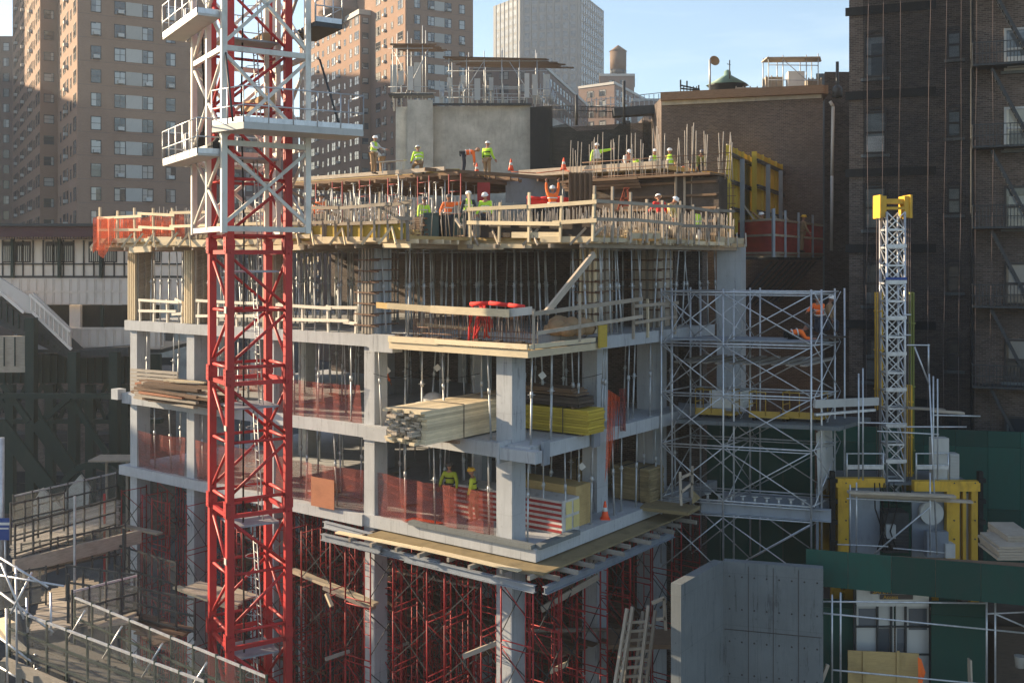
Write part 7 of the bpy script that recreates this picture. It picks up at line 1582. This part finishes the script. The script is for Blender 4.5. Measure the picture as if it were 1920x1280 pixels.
person('white helmeted worker in a lime shirt looking down, right of the rail pair', at(911, 40.3, z4), -15, 'lime', 'navy', 'hat_white', 5, ST, LG, None, 1, 0, 15)
person('worker in an orange shirt reaching up to the deck with both arms', at(1036, 43.5, z4+.5), 180, 'orange', 'navy', 'hat_white', 2, ((40, 70), (10, 85), (-40, 70), (-10, 85)), LG, None, 1, 0, -10)
person('worker in a red shirt and yellow sleeves seen from behind at the right guard rail', at(1238, 41.0, z4), 190, 'redcloth', 'navy', 'hat_white', 16, ((50, -60), (20, -20), (-50, -60), (-20, -20)), LG, None, 1.02, 0, 10)
person('white helmeted worker leaning over beside the one in the red shirt', at(1251, 41.8, z4), 60, 'hat_yellow2', 'navy', 'hat_white', 22, DOWN, LG, None, 1, 0, 20)
person('half hidden worker in a lime shirt left of the bins', at(793, 43, z4), 30, 'lime', 'navy', 'hat_dark', 10, ST, LG)
person('worker in pale clothes walking on the red netted platform', at(1503, 50.5, .45), 100, 'tan', 'tan', 'hat_yellow', 8, ST, WK)
person('worker in tan clothes beside the right yellow form', at(1433, 49.0, .5), -80, 'tan', 'tan', 'hat_white', 10, ((0, 20), (0, 40), (-20, -50), (0, -20)), LG)
person('worker in a lime sweater with black harness standing behind the red netting', B(4.0, 1.7, LV[1]), -22, 'lime2', 'navy', 'hat_dark', 2, ((70, -65), (20, -70), (-70, -65), (-20, -70)), LG, None, 1, 0, 0, True)
person('worker in lime with yellow helmet stepping sideways behind the red netting', B(2.75, 1.5, LV[1]), -95, 'lime2', 'tan', 'hat_yellow', 6, DOWN, WK, None, 1, 0, 0, True)
person('dark clothed worker in a white helmet behind the left end guard rail', B(18.0, 1.5, LV[3]), -60, 'black', 'navy', 'hat_white', 10, ((20, -60), (20, 0), (-20, -60), (20, 0)), LG)
person('worker in orange shirt standing in the shade of the second level', B(9.2, 3.6, LV[2]), 30, 'orange', 'navy', 'hat_dark', 4, ST, LG)
person('worker in a red jacket deep among the shores of the third level', B(7.9, 2.0, LV[3]), -10, 'redcloth', 'navy', 'hat_dark', 4, ST, LG)
zs = zl[1]+.15
m = MB(); m.bar(P(1518, 632, 38.0), P(1570, 630, 38.6), .9, .06); tag(m.build('dark_board', M['ply_dark']), 'dark board carrying two workers at the right end of the silver scaffold', 'board')
zs = P(0, 631, 38.3).z+.03
person('worker in an orange vest and grey cap at the right top of the silver scaffold', at(1538, 38.2, zs), -50, 'orange', 'navy', 'hat_dark', 14, ((20, -40), (-20, -10), (-20, -40), (20, -10)), KN, None, 1)
person('second scaffold worker in a white helmet close behind the orange vested one', at(1549, 38.9, zs), 60, 'tan', 'navy', 'hat_white', 15, DOWN, KN, None, .98)
person('worker in an orange shirt lying forward over the silver scaffold deck', at(1478, 37.9, P(0, 640, 37.9).z), 85, 'orange', 'black', 'hat_dark', 80, ((0, -60), (0, 0), (0, -60), (0, 0)), ((0, -20), (180, -8), (0, -20), (180, -8)), None, .95, 0, -20)
person('bending worker at the left of the upper deck beside the leftmost one', at(716, 51.5, z5), -70, 'whitecloth', 'tan', 'hat_dark', 50, DOWN, LG, None, .95)
bpy.data.scenes.remove(tmp)
# ================= thin city haze
hb = MB(); hb.obox((-640, -60, GZ-1), (1200, 0, 0), (0, 620, 0), (0, 0, 112-GZ)); hz = hb.build('haze', []); tag(hz, kind='stuff')
hm_ = bpy.data.materials.new('haze'); hm_.use_nodes = True; t = hm_.node_tree; t.nodes.clear(); o_ = t.nodes.new('ShaderNodeOutputMaterial'); v_ = t.nodes.new('ShaderNodeVolumePrincipled')
v_.inputs['Color'].default_value = (.78, .88, 1.0, 1); v_.inputs['Density'].default_value = .0004; v_.inputs['Anisotropy'].default_value = .3; t.links.new(v_.outputs[0], o_.inputs['Volume']); hz.data.materials.append(hm_)
